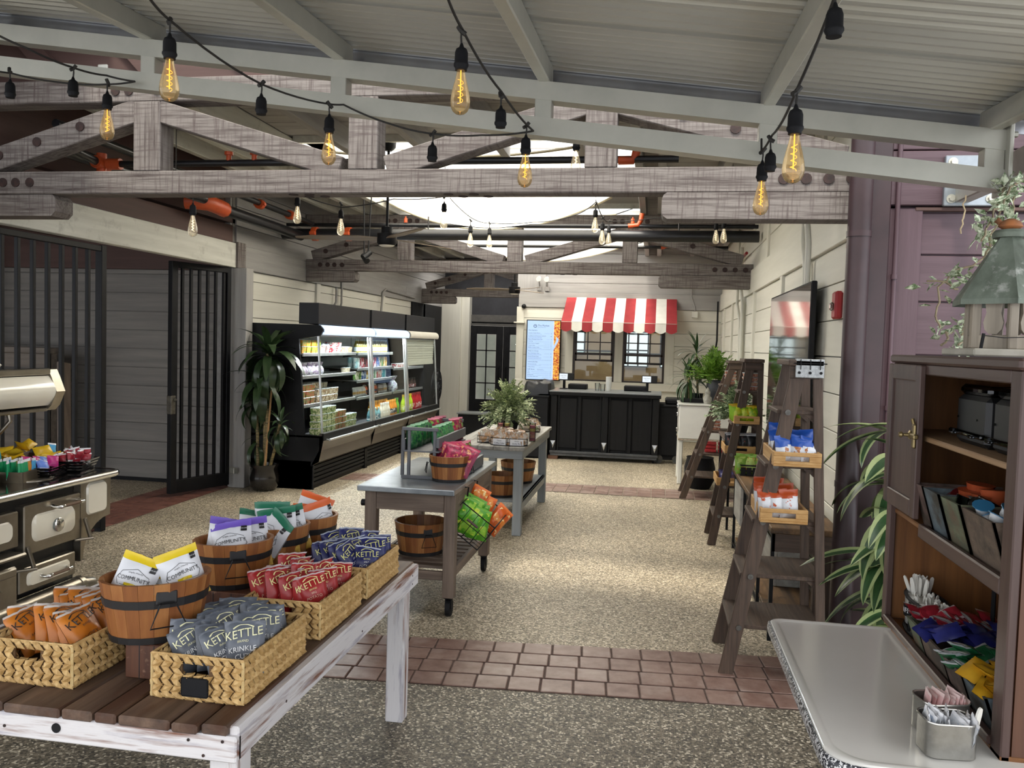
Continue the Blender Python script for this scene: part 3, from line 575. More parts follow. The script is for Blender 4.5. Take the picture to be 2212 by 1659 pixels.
G().box(-.025, .025, -.05, 0, 0, 2.26, .004).box(-.03, .03, -Lg, -Lg+.07, 0, 2.26, .004).obj('stile', BLACK, t)
G().box(-.025, .025, -Lg+.05, -.03, 2.2, 2.26, .004).obj('top_rail', BLACK, t); G().box(-.025, .025, -Lg+.05, -.03, 0, .13, .004).obj('bottom_rail', BLACK, t)
for k in range(6): y = -Lg+.14+k*.1; G().box(-.014, .014, y-.014, y+.014, .1, 2.21, .003).obj('bar', BLACK, t)
G().box(-.034, .034, -Lg-.004, -Lg+.05, .78, .96, .004).cyl((.03, -Lg+.035, .92), (.05, -Lg+.035, .92), .014, n=10).obj('lock_box', M('worn_lock_steel', '#5a564f', '#7a756b', 20, ro=.4, me=.7), t)
for z in (.12,): G().box(-.02, .09, 0, .06, z, z+.06, .005).obj('hinge', STEEL, t)
t = thing('leaning_board', 'weathered board leaning behind the black grille', 'board', (-5.4, 6.9, 0))
G().bar((-5.30, 6.75, 0), (-5.47, 6.95, 1.3), .15, .035, (1, 0, 0), .004).obj('plank', wood('leaning_wood', '#4b3f36', '#6a5c50', 'z', sc=20), t)
# ---------------------------------------------------------------- cookstove
NICK = M('nickel_trim', '#8d8578', '#a29a8c', 6, ro=.28, me=.85); ENAM = M('cream_enamel', '#e9e1cb', '#efe8d6', 3, ro=.16, ct=.6); HW = wood('handle_wood', '#5b4636', '#7a614c', 'y', sc=40)
SB = M('stove_black', '#0c0c0d', '#131314', 8, ro=.12, ct=.5)
sv = thing('cookstove', 'antique cream and nickel cookstove with black cooktop, left of the snack table', 'stove', (-3.4, 3.4, 0))
def rpanel(g, x, y0, y1, z0, z1, r, th, n=5):       # rounded panel facing +X
    p = []
    for cy, cz, a0 in ((y1-r, z1-r, 0), (y0+r, z1-r, 90), (y0+r, z0+r, 180), (y1-r, z0+r, 270)):
        for k in range(n+1): a = radians(a0+90*k/n); p.append((cy+r*cos(a), cz+r*sin(a)))
    q = [((a-(y0+y1)/2)*.93+(y0+y1)/2, (b-(z0+z1)/2)*.9+(z0+z1)/2) for a, b in p]; m = len(p)
    vs = [(x, a, b) for a, b in p]+[(x+th, a, b) for a, b in q]
    g.add(vs, [(i, (i+1) % m, m+(i+1) % m, m+i) for i in range(m)]+[tuple(range(m, 2*m))]); return g
G().box(-3.82, -3.06, 2.2, 4.34, .77, .8, .006).obj('cooktop', SB, sv)
for y in (3.42, 3.92):
    for x in (-3.3, -3.62): G().lathe([(.125, 0), (.125, .004), (.115, .007), (.1, .004)], 28, (x, y, .799)).obj('lid_ring', NICK, sv, 40)
G().tube([(-3.06, 2.2, .785), (-3.06, 4.31, .785), (-3.075, 4.345, .785), (-3.12, 4.36, .785), (-3.85, 4.36, .785)], .02, 8).obj('edge_trim', CHROME, sv, 60)
G().box(-3.78, -3.13, 2.25, 4.05, .235, .77).obj('body', M('stove_body', '#131313', '#1b1b1b', 8, ro=.35), sv)
pts = [(4.06, .77), (4.31, .77), (4.305, .545)]+[(4.065+.24*cos(a), .335+.21*sin(a)) for a in [radians(88-8*k) for k in range(0)]]
cur = [(4.30-.225*sin(radians(a)), .345+.2*cos(radians(a))) for a in range(0, 91, 15)]
G().prism([(4.055, .77), (4.31, .77), (4.305, .545)]+cur+[(4.055, .33)], 0, -3.75, -3.085).obj('reservoir', NICK, sv)
rpanel(G(), -3.085, 4.1, 4.265, .575, .755, .03, .012).obj('reservoir_panel', ENAM, sv, 50)
def oven(nm, y0, y1, z0, z1, iny, inz, r, hz=None, x=-3.08):
    d = G().box(-3.14, x, y0, y1, z0, z1, .006).obj(nm, NICK, sv)
    rpanel(G(), x, y0+iny, y1-iny, z0+inz[0], z1-inz[1], r, .012).obj('enamel_panel', ENAM, d, 50)
    if hz:
        a, b = hz[1], hz[2]; z = hz[0]
        h = G().cyl((x+.045, a, z), (x+.045, b, z), .009, n=8).obj('handle_grip', HW, d, 40)
        G().tube([(x, a-.03, z+.004), (x+.03, a-.03, z), (x+.045, a-.02, z), (x+.045, a+.005, z)], [.012, .008, .011, .011], 8).tube([(x, b+.03, z+.004), (x+.03, b+.03, z), (x+.045, b+.02, z), (x+.045, b-.005, z)], [.012, .008, .011, .011], 8).obj('handle_bracket', CHROME, d, 60)
    return d
od = oven('oven_door', 3.635, 4.05, .462, .715, .05, (.055, .055), .045, (.678, 3.86, 3.99))
G().cyl((-3.07, 3.855, .58), (-3.056, 3.855, .58), .034, n=20).obj('thermometer', M('gauge_grey', '#7c8587', '#9aa3a5', 60, ro=.3, me=.6), od, 40)
G().lathe([(.03, 0), (.037, .006), (.03, .012)], 20).obj('gauge_rim', CHROME, od, 50, at=(0, 0, 0)).matrix_local = Matrix.Translation(V((-3.062, 3.855, .58))-WL['cookstove']) @ Matrix.Rotation(pi/2, 4, 'Y')
oven('pan_drawer', 3.6, 4.01, .275, .4, .05, (.028, .028), .022, (.335, 3.77, 3.9))
oven('firebox_door', 3.25, 3.6, .52, .7, .045, (.04, .04), .035); oven('firebox_door', 2.7, 3.22, .52, .7, .045, (.04, .04), .035)
ad = G().box(-3.14, -3.07, 3.22, 3.585, .21, .43, .012).box(-3.07, -3.055, 3.25, 3.56, .385, .43, .008).obj('ash_door', NICK, sv)
G().lathe([(.0, .02), (.03, .016), (.04, 0)], 16).obj('boss', NICK, ad, 50, at=(0, 0, 0)).matrix_local = Matrix.Translation(V((-3.07, 3.44, .31))-WL['cookstove']) @ Matrix.Rotation(pi/2, 4, 'Y')
G().box(-3.14, -3.03, 3.1, 3.6, .478, .498, .008).obj('feed_shelf', NICK, sv)
for y, z in ((4.07, .46), (3.645, .40)): G().bar((-3.07, y, z+.11), (-3.05, y+.02, z), .022, .018, (1, 0, 0), .004).bar((-3.1, y-.05, z-.005), (-3.04, y+.03, z-.005), .03, .012, (0, 0, 1), .003).obj('latch', NICK, sv)
G().cyl((-3.09, 2.2, .2), (-3.09, 4.05, .2), .045, n=18).obj('base_rail', NICK, sv, 40)
for y in (4.06, 2.3):
    G().cyl((-3.09, y-.03, .2), (-3.09, y, .2), .05, n=16).tube([(-3.09, y-.01, .2), (-3.07, y+.05, .19), (-3.06, y+.065, .13), (-3.07, y+.06, .07), (-3.05, y+.09, .02), (-3.03, y+.115, .015)], [.045, .045, .035, .024, .02, .014], 10).obj('leg', NICK, sv, 60)
    G().tube([(-3.72, y, .24), (-3.72, y+.03, .12), (-3.7, y+.06, .0)], [.05, .035, .02], 8).obj('leg', NICK, sv, 60)
# warming closet above
G().box(-3.84, -3.8, 2.4, 4.3, .8, 1.2).obj('splashback', M('stove_grey', '#5b5750', '#6b675f', 6, ro=.4, me=.5), sv)
g = G(); n = 14
prof = [(-3.42-.0*k+.05*sin(pi*k/n), 1.17+.17*k/n) for k in range(n+1)]
G().prism([(-3.8, 1.155)]+prof+[(-3.8, 1.345)], 1, 2.5, 4.22).obj('roll_door', ENAM, sv, 40)
G().prism([(-3.82, 1.14), (-3.43, 1.14), (-3.40, 1.17), (-3.365, 1.25), (-3.40, 1.335), (-3.42, 1.375), (-3.82, 1.375)], 1, 4.22, 4.29).obj('end_cap', NICK, sv, 30)
G().box(-3.84, -3.41, 2.4, 4.23, 1.345, 1.38, .005).obj('shelf_band', NICK, sv); G().box(-3.84, -3.42, 2.4, 4.23, 1.378, 1.384).obj('shelf_top', SB, sv)
G().box(-3.84, -3.43, 2.4, 4.23, 1.135, 1.155, .004).obj('lower_band', NICK, sv)
G().tube([(-3.6, 4.12, 1.14), (-3.58, 4.12, 1.08), (-3.66, 4.1, .98), (-3.78, 4.08, .9), (-3.79, 4.08, .8)], .012, 8).bar((-3.81, 4.0, .8), (-3.81, 4.0, 1.14), .06, .02, (1, 0, 0), .004).obj('bracket', NICK, sv, 60)
G().cyl((-3.62, 3.76, .8), (-3.62, 3.76, 1.14), .07, n=20).obj('flue', ENAM, sv, 40)
G().cyl((-3.385, 3.5, 1.26), (-3.385, 3.66, 1.26), .01, n=8).obj('door_handle', CHROME, sv, 40)
t = thing('enamel_breadbox', 'cream enamel box with a nickel bracket on top of the stove shelf', 'box', (-3.62, 3.75, 1.384))
G().box(-3.75, -3.5, 3.4, 3.87, 1.384, 1.47, .012).box(-3.76, -3.49, 3.39, 3.88, 1.455, 1.475, .008).obj('box', ENAM, t)
G().tube([(-3.48, 3.9, 1.384), (-3.47, 3.92, 1.4), (-3.5, 3.9, 1.43), (-3.51, 3.89, 1.47), (-3.48, 3.9, 1.485)], .012, 8).obj('bracket', CHROME, t, 60)
# ---------------------------------------------------------------- small packets
def hexmat(n, c, ro=.35, c2=None): return M('print_'+n, c, c2 or c, 14, ro=ro, bu=.25, det=3, bd=.004)
WHT = M('print_white', '#e6e6e8', ro=.4); SILV = M('foil_silver', '#c9ccd0', '#dfe2e6', 20, ro=.3, me=.5); INK = M('print_ink', '#17171a', ro=.5)
def packet(nm, w, h, d, mats, band=None, seed=1, lab=None, cat='packet'):   # flat pillow packet standing along z, base at 0
    r = random.Random(seed)
    def side(sg):
        def fn(u, v):
            x = 2*u-1; e = max(0, 1-abs(x)**3)**.6*max(0, sin(pi*min(1, max(0, (v-.06)/.88))))**.5
            return (x*w/2*(1-.04*e), sg*(d/2*e+.0006)+.004*noise.noise((x*2, v*4, seed)), v*h)
        return fn
    g = G(); mf = (lambda u, v: 1 if (v < .09 or v > .91) else (2 if band and band[0] < v < band[1] else 0))
    for sg in (1, -1): g.grid(side(sg), 6, 8, mf=mf)
    return g.mesh(nm, mats, 60, fix=False)
def pk(me, lab, group, p, rot, sc=None, name='candy_packet', cat='candy'):
    o = inst(me, name, None, p, rot, sc); return setp(o, lab, cat, group)
YEL = hexmat('candy_yellow', '#d8a91c', .3, '#e8c12e'); GRN = hexmat('candy_green', '#1d9a62'); BLU = hexmat('candy_blue', '#4aa0cf'); ORA = hexmat('candy_orange', '#cf8a2a'); MAG = hexmat('candy_magenta', '#b51d73'); PER = hexmat('candy_periwinkle', '#5c7fd0'); TEA = hexmat('candy_teal', '#2f8f96'); RCL = hexmat('candy_red', '#9b2734')
def rows(c, n, step, fn):
    for k in range(n): fn(k, V(c)+V(step)*k)
ZC = .8
def crate(lab, c, w, d, h, rz, mat, slats=False, th=.008, flare=0, name='crate', cat='crate'):
    t = thing(name, lab, cat, c, rot=(0, 0, rz)); WL[t.name] = V((0, 0, 0))
    G().box(-w/2+.004, w/2-.004, -d/2+.004, d/2-.004, .002, .008).obj('bottom', mat, t)
    for sx_, ax in ((1, 0), (-1, 0), (1, 1), (-1, 1)):
        L, o = (d, w/2) if ax == 0 else (w, d/2)
        zs = [(0, h)] if not slats else [(h*k/4+.001, h*k/4+h*.16) for k in range(4)]
        for z0, z1 in zs:
            f0, f1 = flare*z0/h, flare*z1/h; g = G()
            a = [(-L/2-f0, z0), (L/2+f0, z0), (L/2+f1, z1), (-L/2-f1, z1)]; vs = []
            for k, (l, z) in enumerate(a):
                off = (o+flare*z/h)*sx_; inn = off-th*sx_
                vs += [((off, l, z), (inn, l, z)) if ax == 0 else ((l, off, z), (l, inn, z))]
            vs = [v[0] for v in vs]+[v[1] for v in vs]
            g.add(vs, [(0, 1, 2, 3), (7, 6, 5, 4)]+[(k, (k+1) % 4, (k+1) % 4+4, k+4) for k in range(4)]); g.obj('slat' if slats else 'side', mat, t)
    return t
TIN = M('dull_tin', '#6f6656', '#857b69', 8, ro=.35, me=.8); BROWNW = wood('walnut_crate', '#3b2519', '#553624', 'x', sc=30)
pt = atz(62, 1030, ZC)
c1 = V((-3.335, 3.85, ZC)); a1 = radians(14)
crate('small tin box of green and blue candy sticks on the cooktop', c1, .2, .17, .055, a1, TIN, name='tin_box', cat='box')
crate('small tin box at the left edge of the cooktop', c1+V((-.03, -.24, 0)), .2, .17, .05, a1, TIN, name='tin_box', cat='box')
R1 = Matrix.Rotation(a1, 3, 'Z')
stick = {k: packet('candy_'+k, .026, .105, .016, [m, WHT, m], None, i, ) for i, (k, m) in enumerate((('green', GRN), ('orange', ORA), ('blue', BLU)))}
for i in range(3):
    for k in range(9):
        c = 'green' if k < 5 else ('orange' if k < 7 else 'blue')
        pk(stick[c], c+' candy stick packed upright in the tin box on the stove', c+' candy sticks in the tin box', c1+R1 @ V((.075-.06*i, -.072+.018*k, .009)), (RND.uniform(-.1, .1), RND.uniform(-.15, .05), a1+pi/2+RND.uniform(-.2, .2)))
for k in range(5): pk(stick['orange'], 'orange candy stick in the tin box at the cooktop left edge', 'orange candy sticks, left tin', c1+V((-.03, -.24, 0))+R1 @ V((.07, -.06+.028*k, .009)), (0, RND.uniform(-.2, 0), a1+pi/2))
tl = packet('tall_bar', .035, .12, .02, [TEA, TEA, WHT], (.3, .5), 5)
pk(tl, 'tall teal candy bar standing behind the green sticks', None, c1+R1 @ V((-.08, .02, .03)), (0, 0, a1+pi/2))
c2 = V((-3.5, 4.12, ZC)); cr = crate('long dark wooden tray heaped with yellow candy packets, on the cooktop', c2, .2, .46, .07, a1*.6, BROWNW, flare=.02, name='wooden_tray', cat='tray')
yp = packet('yellow_packet', .1, .06, .025, [YEL, YEL, YEL], None, 4)
for k in range(16): pk(yp, 'yellow candy packet heaped in the long wooden tray', 'yellow candy packets in the wooden tray', c2+V((RND.uniform(-.07, .07), RND.uniform(-.19, .17), .05+.03*(k % 3))), (RND.uniform(-1.3, -.6), RND.uniform(-.5, .5), RND.uniform(0, 3)))
pk(packet('blue_packet', .05, .08, .02, [BLU, WHT, WHT], None, 7), 'pale blue packet at the right end of the yellow candy tray', None, c2+V((.03, .19, .06)), (-.3, .2, 1.2))
c3 = V((-3.32, 4.03, ZC)); crate('black slatted basket of pink and blue candy, nearer of two on the cooktop', c3, .2, .2, .062, a1, SB, True, flare=.02, name='slatted_basket', cat='basket')
mp_ = packet('square_packet', .06, .065, .022, [MAG, MAG, WHT], None, 3); pp_ = packet('square_packet', .065, .06, .022, [PER, WHT, PER], None, 6)
for k, (x, y, z, rz) in enumerate(((-.02, -.06, .05, 1.3), (.05, .04, .045, 1.0), (.02, -.02, .05, 1.7))): pk(mp_, 'square magenta candy packet in the nearer slatted basket', 'magenta candy packets', c3+V((x, y, z)), (-.5, .2, rz))
for k, (x, y, z, rz) in enumerate(((.0, .05, .05, 1.5), (.06, -.04, .04, 1.2), (.05, -.0, .045, 1.9), (-.05, 0, .03, 1))): pk(pp_, 'square periwinkle candy packet in the nearer slatted basket', 'periwinkle candy packets', c3+V((x, y, z)), (-.7, .2, rz))
c4 = V((-3.3, 4.25, ZC)); crate('black slatted basket of red sweets in clear wrap, farther of two on the cooktop', c4, .19, .19, .07, a1, SB, True, flare=.025, name='slatted_basket', cat='basket')
rp_ = packet('clear_packet', .06, .055, .03, [RCL, WHT, RCL], None, 8)
for k in range(14): pk(rp_, 'red sweet in clear wrap in the farther slatted basket', 'red sweets in clear wrap', c4+V((RND.uniform(-.075, .075), RND.uniform(-.08, .08), .045+.012*(k % 3))), (RND.uniform(-.8, .4), RND.uniform(-.4, .4), RND.uniform(0, 3)))
# ---------------------------------------------------------------- corn plant by the cold case
LEAFM = M('glossy_leaf', '#1f2f1c', '#3a4f2e', 9, (4, .5, 1), ro=.32, bu=.1, lo=.3, hi=.75); LEAFE = M('leaf_pale_stripe', '#6f7d50', '#87935f', 9, ro=.35)
def leafmesh(nm, L, w, droop, mats=None, curl=.25, n=9, stripe=False):
    def fn(u, v):
        x = (2*u-1)*w/2*(sin(pi*min(1, v*.93+.07))**.75)*(1 if v < .97 else .3); a = droop*v
        y = L*(sin(a)/droop if droop else v); z = -L*((1-cos(a))/droop if droop else 0)+L*.0
        return (x, y, z+abs(2*u-1)*w*curl*sin(pi*v)*.5)
    return G().grid(fn, 4, n, mf=(lambda u, v: 1 if stripe and (u < .25 or u > .75) else 0)).mesh(nm, mats or [LEAFM, LEAFE], 80, fix=False)
LF = [leafmesh('leaf', .42, .072, d) for d in (1.0, 1.7, 2.3)]
POTB = M('black_glaze', '#151312', '#1f1c1a', 6, ro=.18, ct=.5); CANE = M('ringed_cane', '#5d5236', '#8b7a50', 60, (.2, .2, 1), ro=.6, bu=.3, lo=.42, hi=.55); SOIL = M('soil', '#2a211a', '#4a3c30', 60, ro=.95)
def crown(t, c, n, L, up=.9, seed=1, lfs=LF, lo=-.5):
    r = random.Random(seed)
    for k in range(n):
        f = k/n; a = k*2.39996+r.uniform(-.3, .3); el = up*(1-f)**1.1*1.3+lo*f+r.uniform(-.15, .15)
        me = lfs[min(2, int(f*3+r.random()*.8))]
        s = L/.42*r.uniform(.8, 1.1)*(.75+.25*f)
        o = inst(me, 'leaf', t, V(c)+V((0, 0, -.12*f)), (0, 0, 0), (s*1.05, s, s)); o.rotation_euler = (Matrix.Rotation(a, 3, 'Z') @ Matrix.Rotation(el, 3, 'X')).to_euler()
pl = thing('corn_plant', 'tall corn plant with glossy drooping leaves in a black pot, before the cold case', 'plant', (-3.98, 8.0, 0))
pc = V((-3.97, 8.02, 0))
G().lathe([(.1, 0), (.145, .05), (.155, .14), (.13, .23), (.15, .26), (.15, .275), (.125, .275), (.12, .24)], 24, pc).obj('pot', POTB, pl, 50); G().lathe([(.0, .235), (.122, .235)], 20, pc, cap=False).obj('soil', SOIL, pl)
for pth, r_ in ((((0, 0, .2), (-.01, .02, .7), (.02, .0, 1.42)), .019), (((-.06, -.02, .2), (-.07, -.02, .55), (-.1, 0, .92)), .017), (((.03, -.05, .2), (.05, -.05, .6), (.02, -.02, 1.1)), .017), (((.08, -.05, .22), (.17, -.12, .45), (.26, -.2, .72)), .016)):
    G().tube([pc+V(q) for q in pth], r_, 8).obj('cane', CANE, pl, 60)
G().tube([pc+V((.05, -.1, .2)), pc+V((.12, -.08, 1.2))], .01, 6).obj('bamboo_stake', M('bamboo', '#a87f55', '#bb9468', 20, ro=.5), pl, 60)
crown(pl, pc+V((.03, 0, 1.45)), 50, .56, .95, 3, lo=-.75); crown(pl, pc+V((-.03, -.03, 1.18)), 26, .52, .5, 4, lo=-.8); crown(pl, pc+V((-.1, 0, .95)), 16, .36, .6, 5, lo=-.8); crown(pl, pc+V((.27, -.2, .74)), 20, .3, 1.0, 6, lo=-.8); crown(pl, pc+V((-.07, -.02, .55)), 9, .32, .4, 8, lo=-.6)
# ---------------------------------------------------------------- cold case: three bays
CB = M('case_black', '#0a0a0b', '#0f0f10', 8, ro=.5, sp=.2); CBR = M('case_brown_metal', '#4d4640', '#5a5149', 2, ro=.35, me=.4, lo=.2, hi=.8); CIN = M('case_inner', '#16181f', '#1e2028', 6, ro=.5)
SIGN = M('lit_canopy', '#cfe4ff', em=1.0); CANO = M('cream_canopy', '#dad7ca', '#e2dfd3', 4, ro=.4); SHELF = M('shelf_steel', '#8a8a88', '#a3a3a0', 6, ro=.35, me=.7); ALU = M('bright_aluminium', '#c3c6c6', '#d6d8d8', 6, ro=.28, me=.8)
CG = glassmat('case_glass', '#f2f8f7', .12)
YB = (8.18, 9.82, 11.27, 12.85)
LEV = ((1.43, 1.19, .88), (1.425, 1.233, 1.08, .865), (1.2, .865))
for b in range(3):
    y0, y1 = YB[b]+.006, YB[b+1]-.006
    t = thing('cold_case', ('nearest open cold case bay, with fruit cups, wraps and salads', 'middle cold case bay, with rows of cans and bottles', 'farthest cold case bay, with cream blind half lowered')[b], 'fridge', (-3.9, (y0+y1)/2, 0))
    endp = [(-4.36, 0), (-3.514, 0), (-3.513, .222), (-3.484, .336), (-3.425, .44), (-3.4, .512), (-3.411, .57), (-3.607, .585), (-3.686, 1.584), (-3.46, 1.62), (-3.441, 1.639), (-3.417, 1.688), (-3.458, 1.735), (-4.36, 1.743)]
    if b != 1:
        e = (y0, y0+.03) if b == 0 else (y1-.03, y1); G().prism(endp, 1, *e).obj('end_panel', CB, t)
    G().box(-4.36, -4.28, y0, y1, .1, 1.74).obj('back_panel', CIN, t); G().box(-4.3, -3.44, y0, y1, .55, .57).obj('deck', CIN, t)
    G().box(-4.3, -3.53, y0, y1, .0, .3).obj('base', CB, t)
    fr = [(-3.53, .25), (-3.5, .3), (-3.475, .345), (-3.43, .43), (-3.395, .51), (-3.41, .6), (-3.44, .6), (-3.44, .3)]
    G().prism(fr, 1, y0, y1).obj('front_panel', CBR, t, 40)
    G().box(-3.418, -3.392, y0, y1, .52, .6, .004).obj('bumper', CB, t)
    ya, yb_ = y0+.06, y1-.04; g = G().cyl((-3.35, ya, .53), (-3.35, yb_, .53), .013, n=10)
    for y in (ya+.02, (ya+yb_)/2, yb_-.02): g.cyl((-3.395, y, .53), (-3.35, y, .53), .009, n=8)
    g.obj('bumper_rail', ALU, t, 40)
    for k in range(5): z = .04+.044*k; G().prism([(-3.53, z), (-3.508, z+.006), (-3.512, z+.03), (-3.53, z+.034)], 1, y0+.02, y1-.05).obj('grille_slat', CB, t)
    G().box(-3.53, -3.5, y1-.045, y1, 0, .25, .004).box(-3.53, -3.5, y0, y0+.02, 0, .25).obj('grille_post', CB, t)
    ca = [(-4.3, 1.743), (-3.46, 1.737), (-3.425, 1.70), (-3.417, 1.67), (-3.44, 1.635), (-3.5, 1.62), (-4.3, 1.62)]
    G().prism(ca, 1, y0+.03, y1).obj('canopy', CB, t)
    n = 10; arc = [(-3.475+.068*cos(radians(-35+125*k/n)), 1.672+.066*sin(radians(-35+125*k/n))) for k in range(n+1)]
    G().prism(arc+[(-3.52, 1.72), (-3.52, 1.64)], 1, y0+.03, y1-.025).obj('lit_fascia' if b < 2 else 'fascia', SIGN if b < 2 else CANO, t, 50)
    hy0 = y0 if b == 0 else y0+.0; G().box(-3.69, -3.47, hy0, y1-.06, 1.744, 1.965, .004).obj('header_box', M('case_header', '#151517', '#1c1c1f', 3, ro=.5, sp=.3), t)
    G().box(-3.68, -3.5, y1-.06, y1, 1.744, 1.93).obj('header_joint', CB, t)
    # glass front, posts
    G().add([(-3.414, y0, .6), (-3.414, y1, .6), (-3.475, y1, 1.63), (-3.475, y0, 1.63)], [(0, 1, 2, 3)]).obj('front_glass', CG, t)
    for y in ((y0+.012, y1-.1, y1-.015) if b < 2 else (y0+.012, y1-.03)): G().bar((-3.413, y, .58), (-3.477, y, 1.63), .02, .022, (1, 0, 0), .004).obj('post', ALU, t)
    if b > 0: G().add([(-3.42, y0+.01, .6), (-4.28, y0+.01, .6), (-4.28, y0+.01, 1.6), (-3.48, y0+.01, 1.6)], [(0, 1, 2, 3)]).obj('divider_glass', CG, t)
    for z in LEV[b]:
        s = G().box(-4.28, -3.66, y0+.035, y1-.02, z-.012, z, .002).box(-3.665, -3.65, y0+.035, y1-.02, z-.03, z+.006, .002).obj('shelf', SHELF, t)
        for y in (y0+.3, y1-.3): G().prism([(-4.28, z-.012), (-3.9, z-.012), (-4.28, z-.09)], 1, y-.004, y+.004).obj('bracket', CB, s)
    if b == 2:
        for k in range(9): z = 1.62-.036*(k+1); G().box(-3.5-.004*k*.3, -3.485-.004*k*.3, y0+.03, y1-.03, z+.002, z+.036, .006).obj('blind_slat', CANO, t)
        G().box(-3.505, -3.488, y0+.03, y1-.03, 1.24, 1.3, .004).obj('blind_hem', CANO, t)
    area('case_light', (-3.56, (y0+y1)/2, 1.6), .1, 1.3, 24 if b < 2 else 18, (.93, .97, 1), (0, radians(-22), 0))
# products
LID = M('clear_lid', '#dfe8ea', ro=.12, al=.45); 
def tub(nm, c1_, c2_, w=.115, d=.1, h=.075):
    g = G(); b = .82
    vs = [(sx_*w/2*s, sy_*d/2*s, z) for z, s in ((0, b), (h*.86, .97)) for sx_, sy_ in ((-1, -1), (1, -1), (1, 1), (-1, 1))]
    g.add(vs, [(0, 3, 2, 1), (0, 1, 5, 4), (1, 2, 6, 5), (2, 3, 7, 6), (3, 0, 4, 7), (4, 5, 6, 7)]); g.box(-w/2, w/2, -d/2, d/2, h*.86, h, .006, 1)
    return g.mesh(nm, [M('food_'+nm, c1_, c2_, 70, ro=.4, lo=.45, hi=.55, det=2, vor=1), LID])
def canm(nm, c1_, c2_=None, r=.03, h=.13): 
    return G().lathe([(r*.8, 0), (r, .01), (r, h*.88), (r*.78, h)], 12).mesh(nm, [M('can_'+nm, c1_, c2_ or c1_, 25, (1, 1, .5), ro=.25, lo=.48, hi=.52)], 40)
def botm(nm, liq, cap, label=None, r=.03, h=.21, gl=.2):
    g = G().lathe([(r*.9, 0), (r, .008), (r, h*.5), (r*.85, h*.6), (r*.42, h*.78), (r*.4, h*.88)], 12, mi=0).lathe([(r*.48, h*.88), (r*.48, h)], 10, mi=1)
    if label: g.lathe([(r*1.02, h*.12), (r*1.02, h*.42)], 12, mi=2, cap=False)
    return g.mesh(nm, [M('liquid_'+nm, liq, ro=gl), M('cap_'+nm, cap, ro=.4), M('label_'+nm, label or cap, '#ffffff' if label else None, 25, ro=.5, lo=.5, hi=.6)], 40)
ORD = ['leftmost', 'second', 'third', 'fourth', 'fifth', 'sixth', 'seventh', 'eighth', 'ninth', 'tenth', 'eleventh', 'twelfth', 'thirteenth', 'fourteenth', 'fifteenth', 'sixteenth', 'seventeenth', 'eighteenth']
def lab2(lab, n, k, nx, i, nz, j):
    for a, b in ((' of the nearest cold case', ', nearest case'), (' of the middle cold case', ', middle case'), (', nearest cold case', ', nearest case'), (', middle cold case', ', middle case'), (' of the farthest case', ', farthest case'), (' on the deck of', ' on deck of')): lab = lab.replace(a, b)
    t = []
    if n > 1: t.append(ORD[k] + ('' if k == 0 else ' from left'))
    if nz > 1: t.append(('bottom', 'second', 'third', 'fourth')[j]+' layer' if j < nz-1 else 'top layer')
    if nx > 1: t.append(('front', 'rear')[min(i, 1)]+' row')
    s = lab+(', '+', '.join(t) if t else '')
    if len(s.split()) > 16: s = s.replace('clear ', '').replace(' the ', ' ')
    return s
def shelfrow(me, lab, grp, nm, cat, b, z, y0, n, dy, x=-3.72, nx=1, dx=.11, nz=1, dz=.075, jit=.004, sc=None):
    for j in range(nz):
        for k in range(n):
            for i in range(nx): setp(inst(me, nm, None, (x-dx*i+RND.uniform(-jit, jit), y0+dy*k+RND.uniform(-jit, jit), z+dz*j), (0, 0, pi/2+RND.uniform(-.05, .05)), sc), lab2(lab, n, k, nx, i, nz, j), cat, grp)
T_fruit = tub('fruit', '#c98a2a', '#7f9a3a'); T_nut = tub('granola', '#8a6a45', '#d9cdb5'); T_sal = tub('salad', '#5f7a3a', '#c7c9a0'); T_sal2 = tub('salad_tomato', '#6f7f45', '#a8553c'); T_yog = tub('yogurt', '#e8e4e0', '#b03a45', .13, .1, .06); T_cake = tub('berry_cake', '#b5303c', '#f0e6e0', .14, .1, .065); T_past = tub('pasta', '#a8835a', '#d8c7a2'); T_dip = tub('dip', '#d6cdb8', '#b9ab8e', .1, .09, .06)
A = 8.3
shelfrow(T_fruit, 'cut fruit tub on top shelf, nearest case', 'fruit tubs on the top shelf', 'fruit_tub', 'food tub', 0, 1.432, A, 4, .125, nz=2, nx=2)
cup = G().lathe([(.034, 0), (.045, .075), (.047, .08)], 14).lathe([(.047, .08), (.04, .1), (.02, .112)], 14, mi=1).mesh('dome_cup', [M('cup_white', '#dcdde2', '#8f7a72', 20, ro=.4, lo=.5, hi=.55), LID], 50)
shelfrow(cup, 'dome-lidded white cup on the top shelf of the nearest cold case', 'dome cups on the top shelf', 'dome_cup', 'cup', 0, 1.432, A+.56, 2, .13)
shelfrow(T_cake, 'red and white berry box on top shelf, nearest case', 'berry boxes on the top shelf', 'berry_box', 'food tub', 0, 1.432, A+.85, 2, .15, nz=2, dz=.066)
shelfrow(T_past, 'small brown tub at the right end of the top shelf, nearest cold case', 'brown tubs on the top shelf', 'snack_tub', 'food tub', 0, 1.432, A+1.14, 3, .11)
wrapm = G(); wr = random.Random(4)
wrapm.lathe([(.035, 0), (.05, .03), (.045, .07), (.02, .1), (.045, .14)], 9).mesh('x', LID)
WRAP = wrapm.mesh('wrapped_snack', [M('wrap_plastic', '#c9cdd4', '#8f7f9a', 60, ro=.2, lo=.42, hi=.6, vor=1)], 40)
shelfrow(WRAP, 'snack pot in clear wrap, second shelf, nearest case', 'wrapped snack pots', 'wrapped_snack', 'snack', 0, 1.192, A, 7, .092, nx=2, dx=.1, jit=.015)
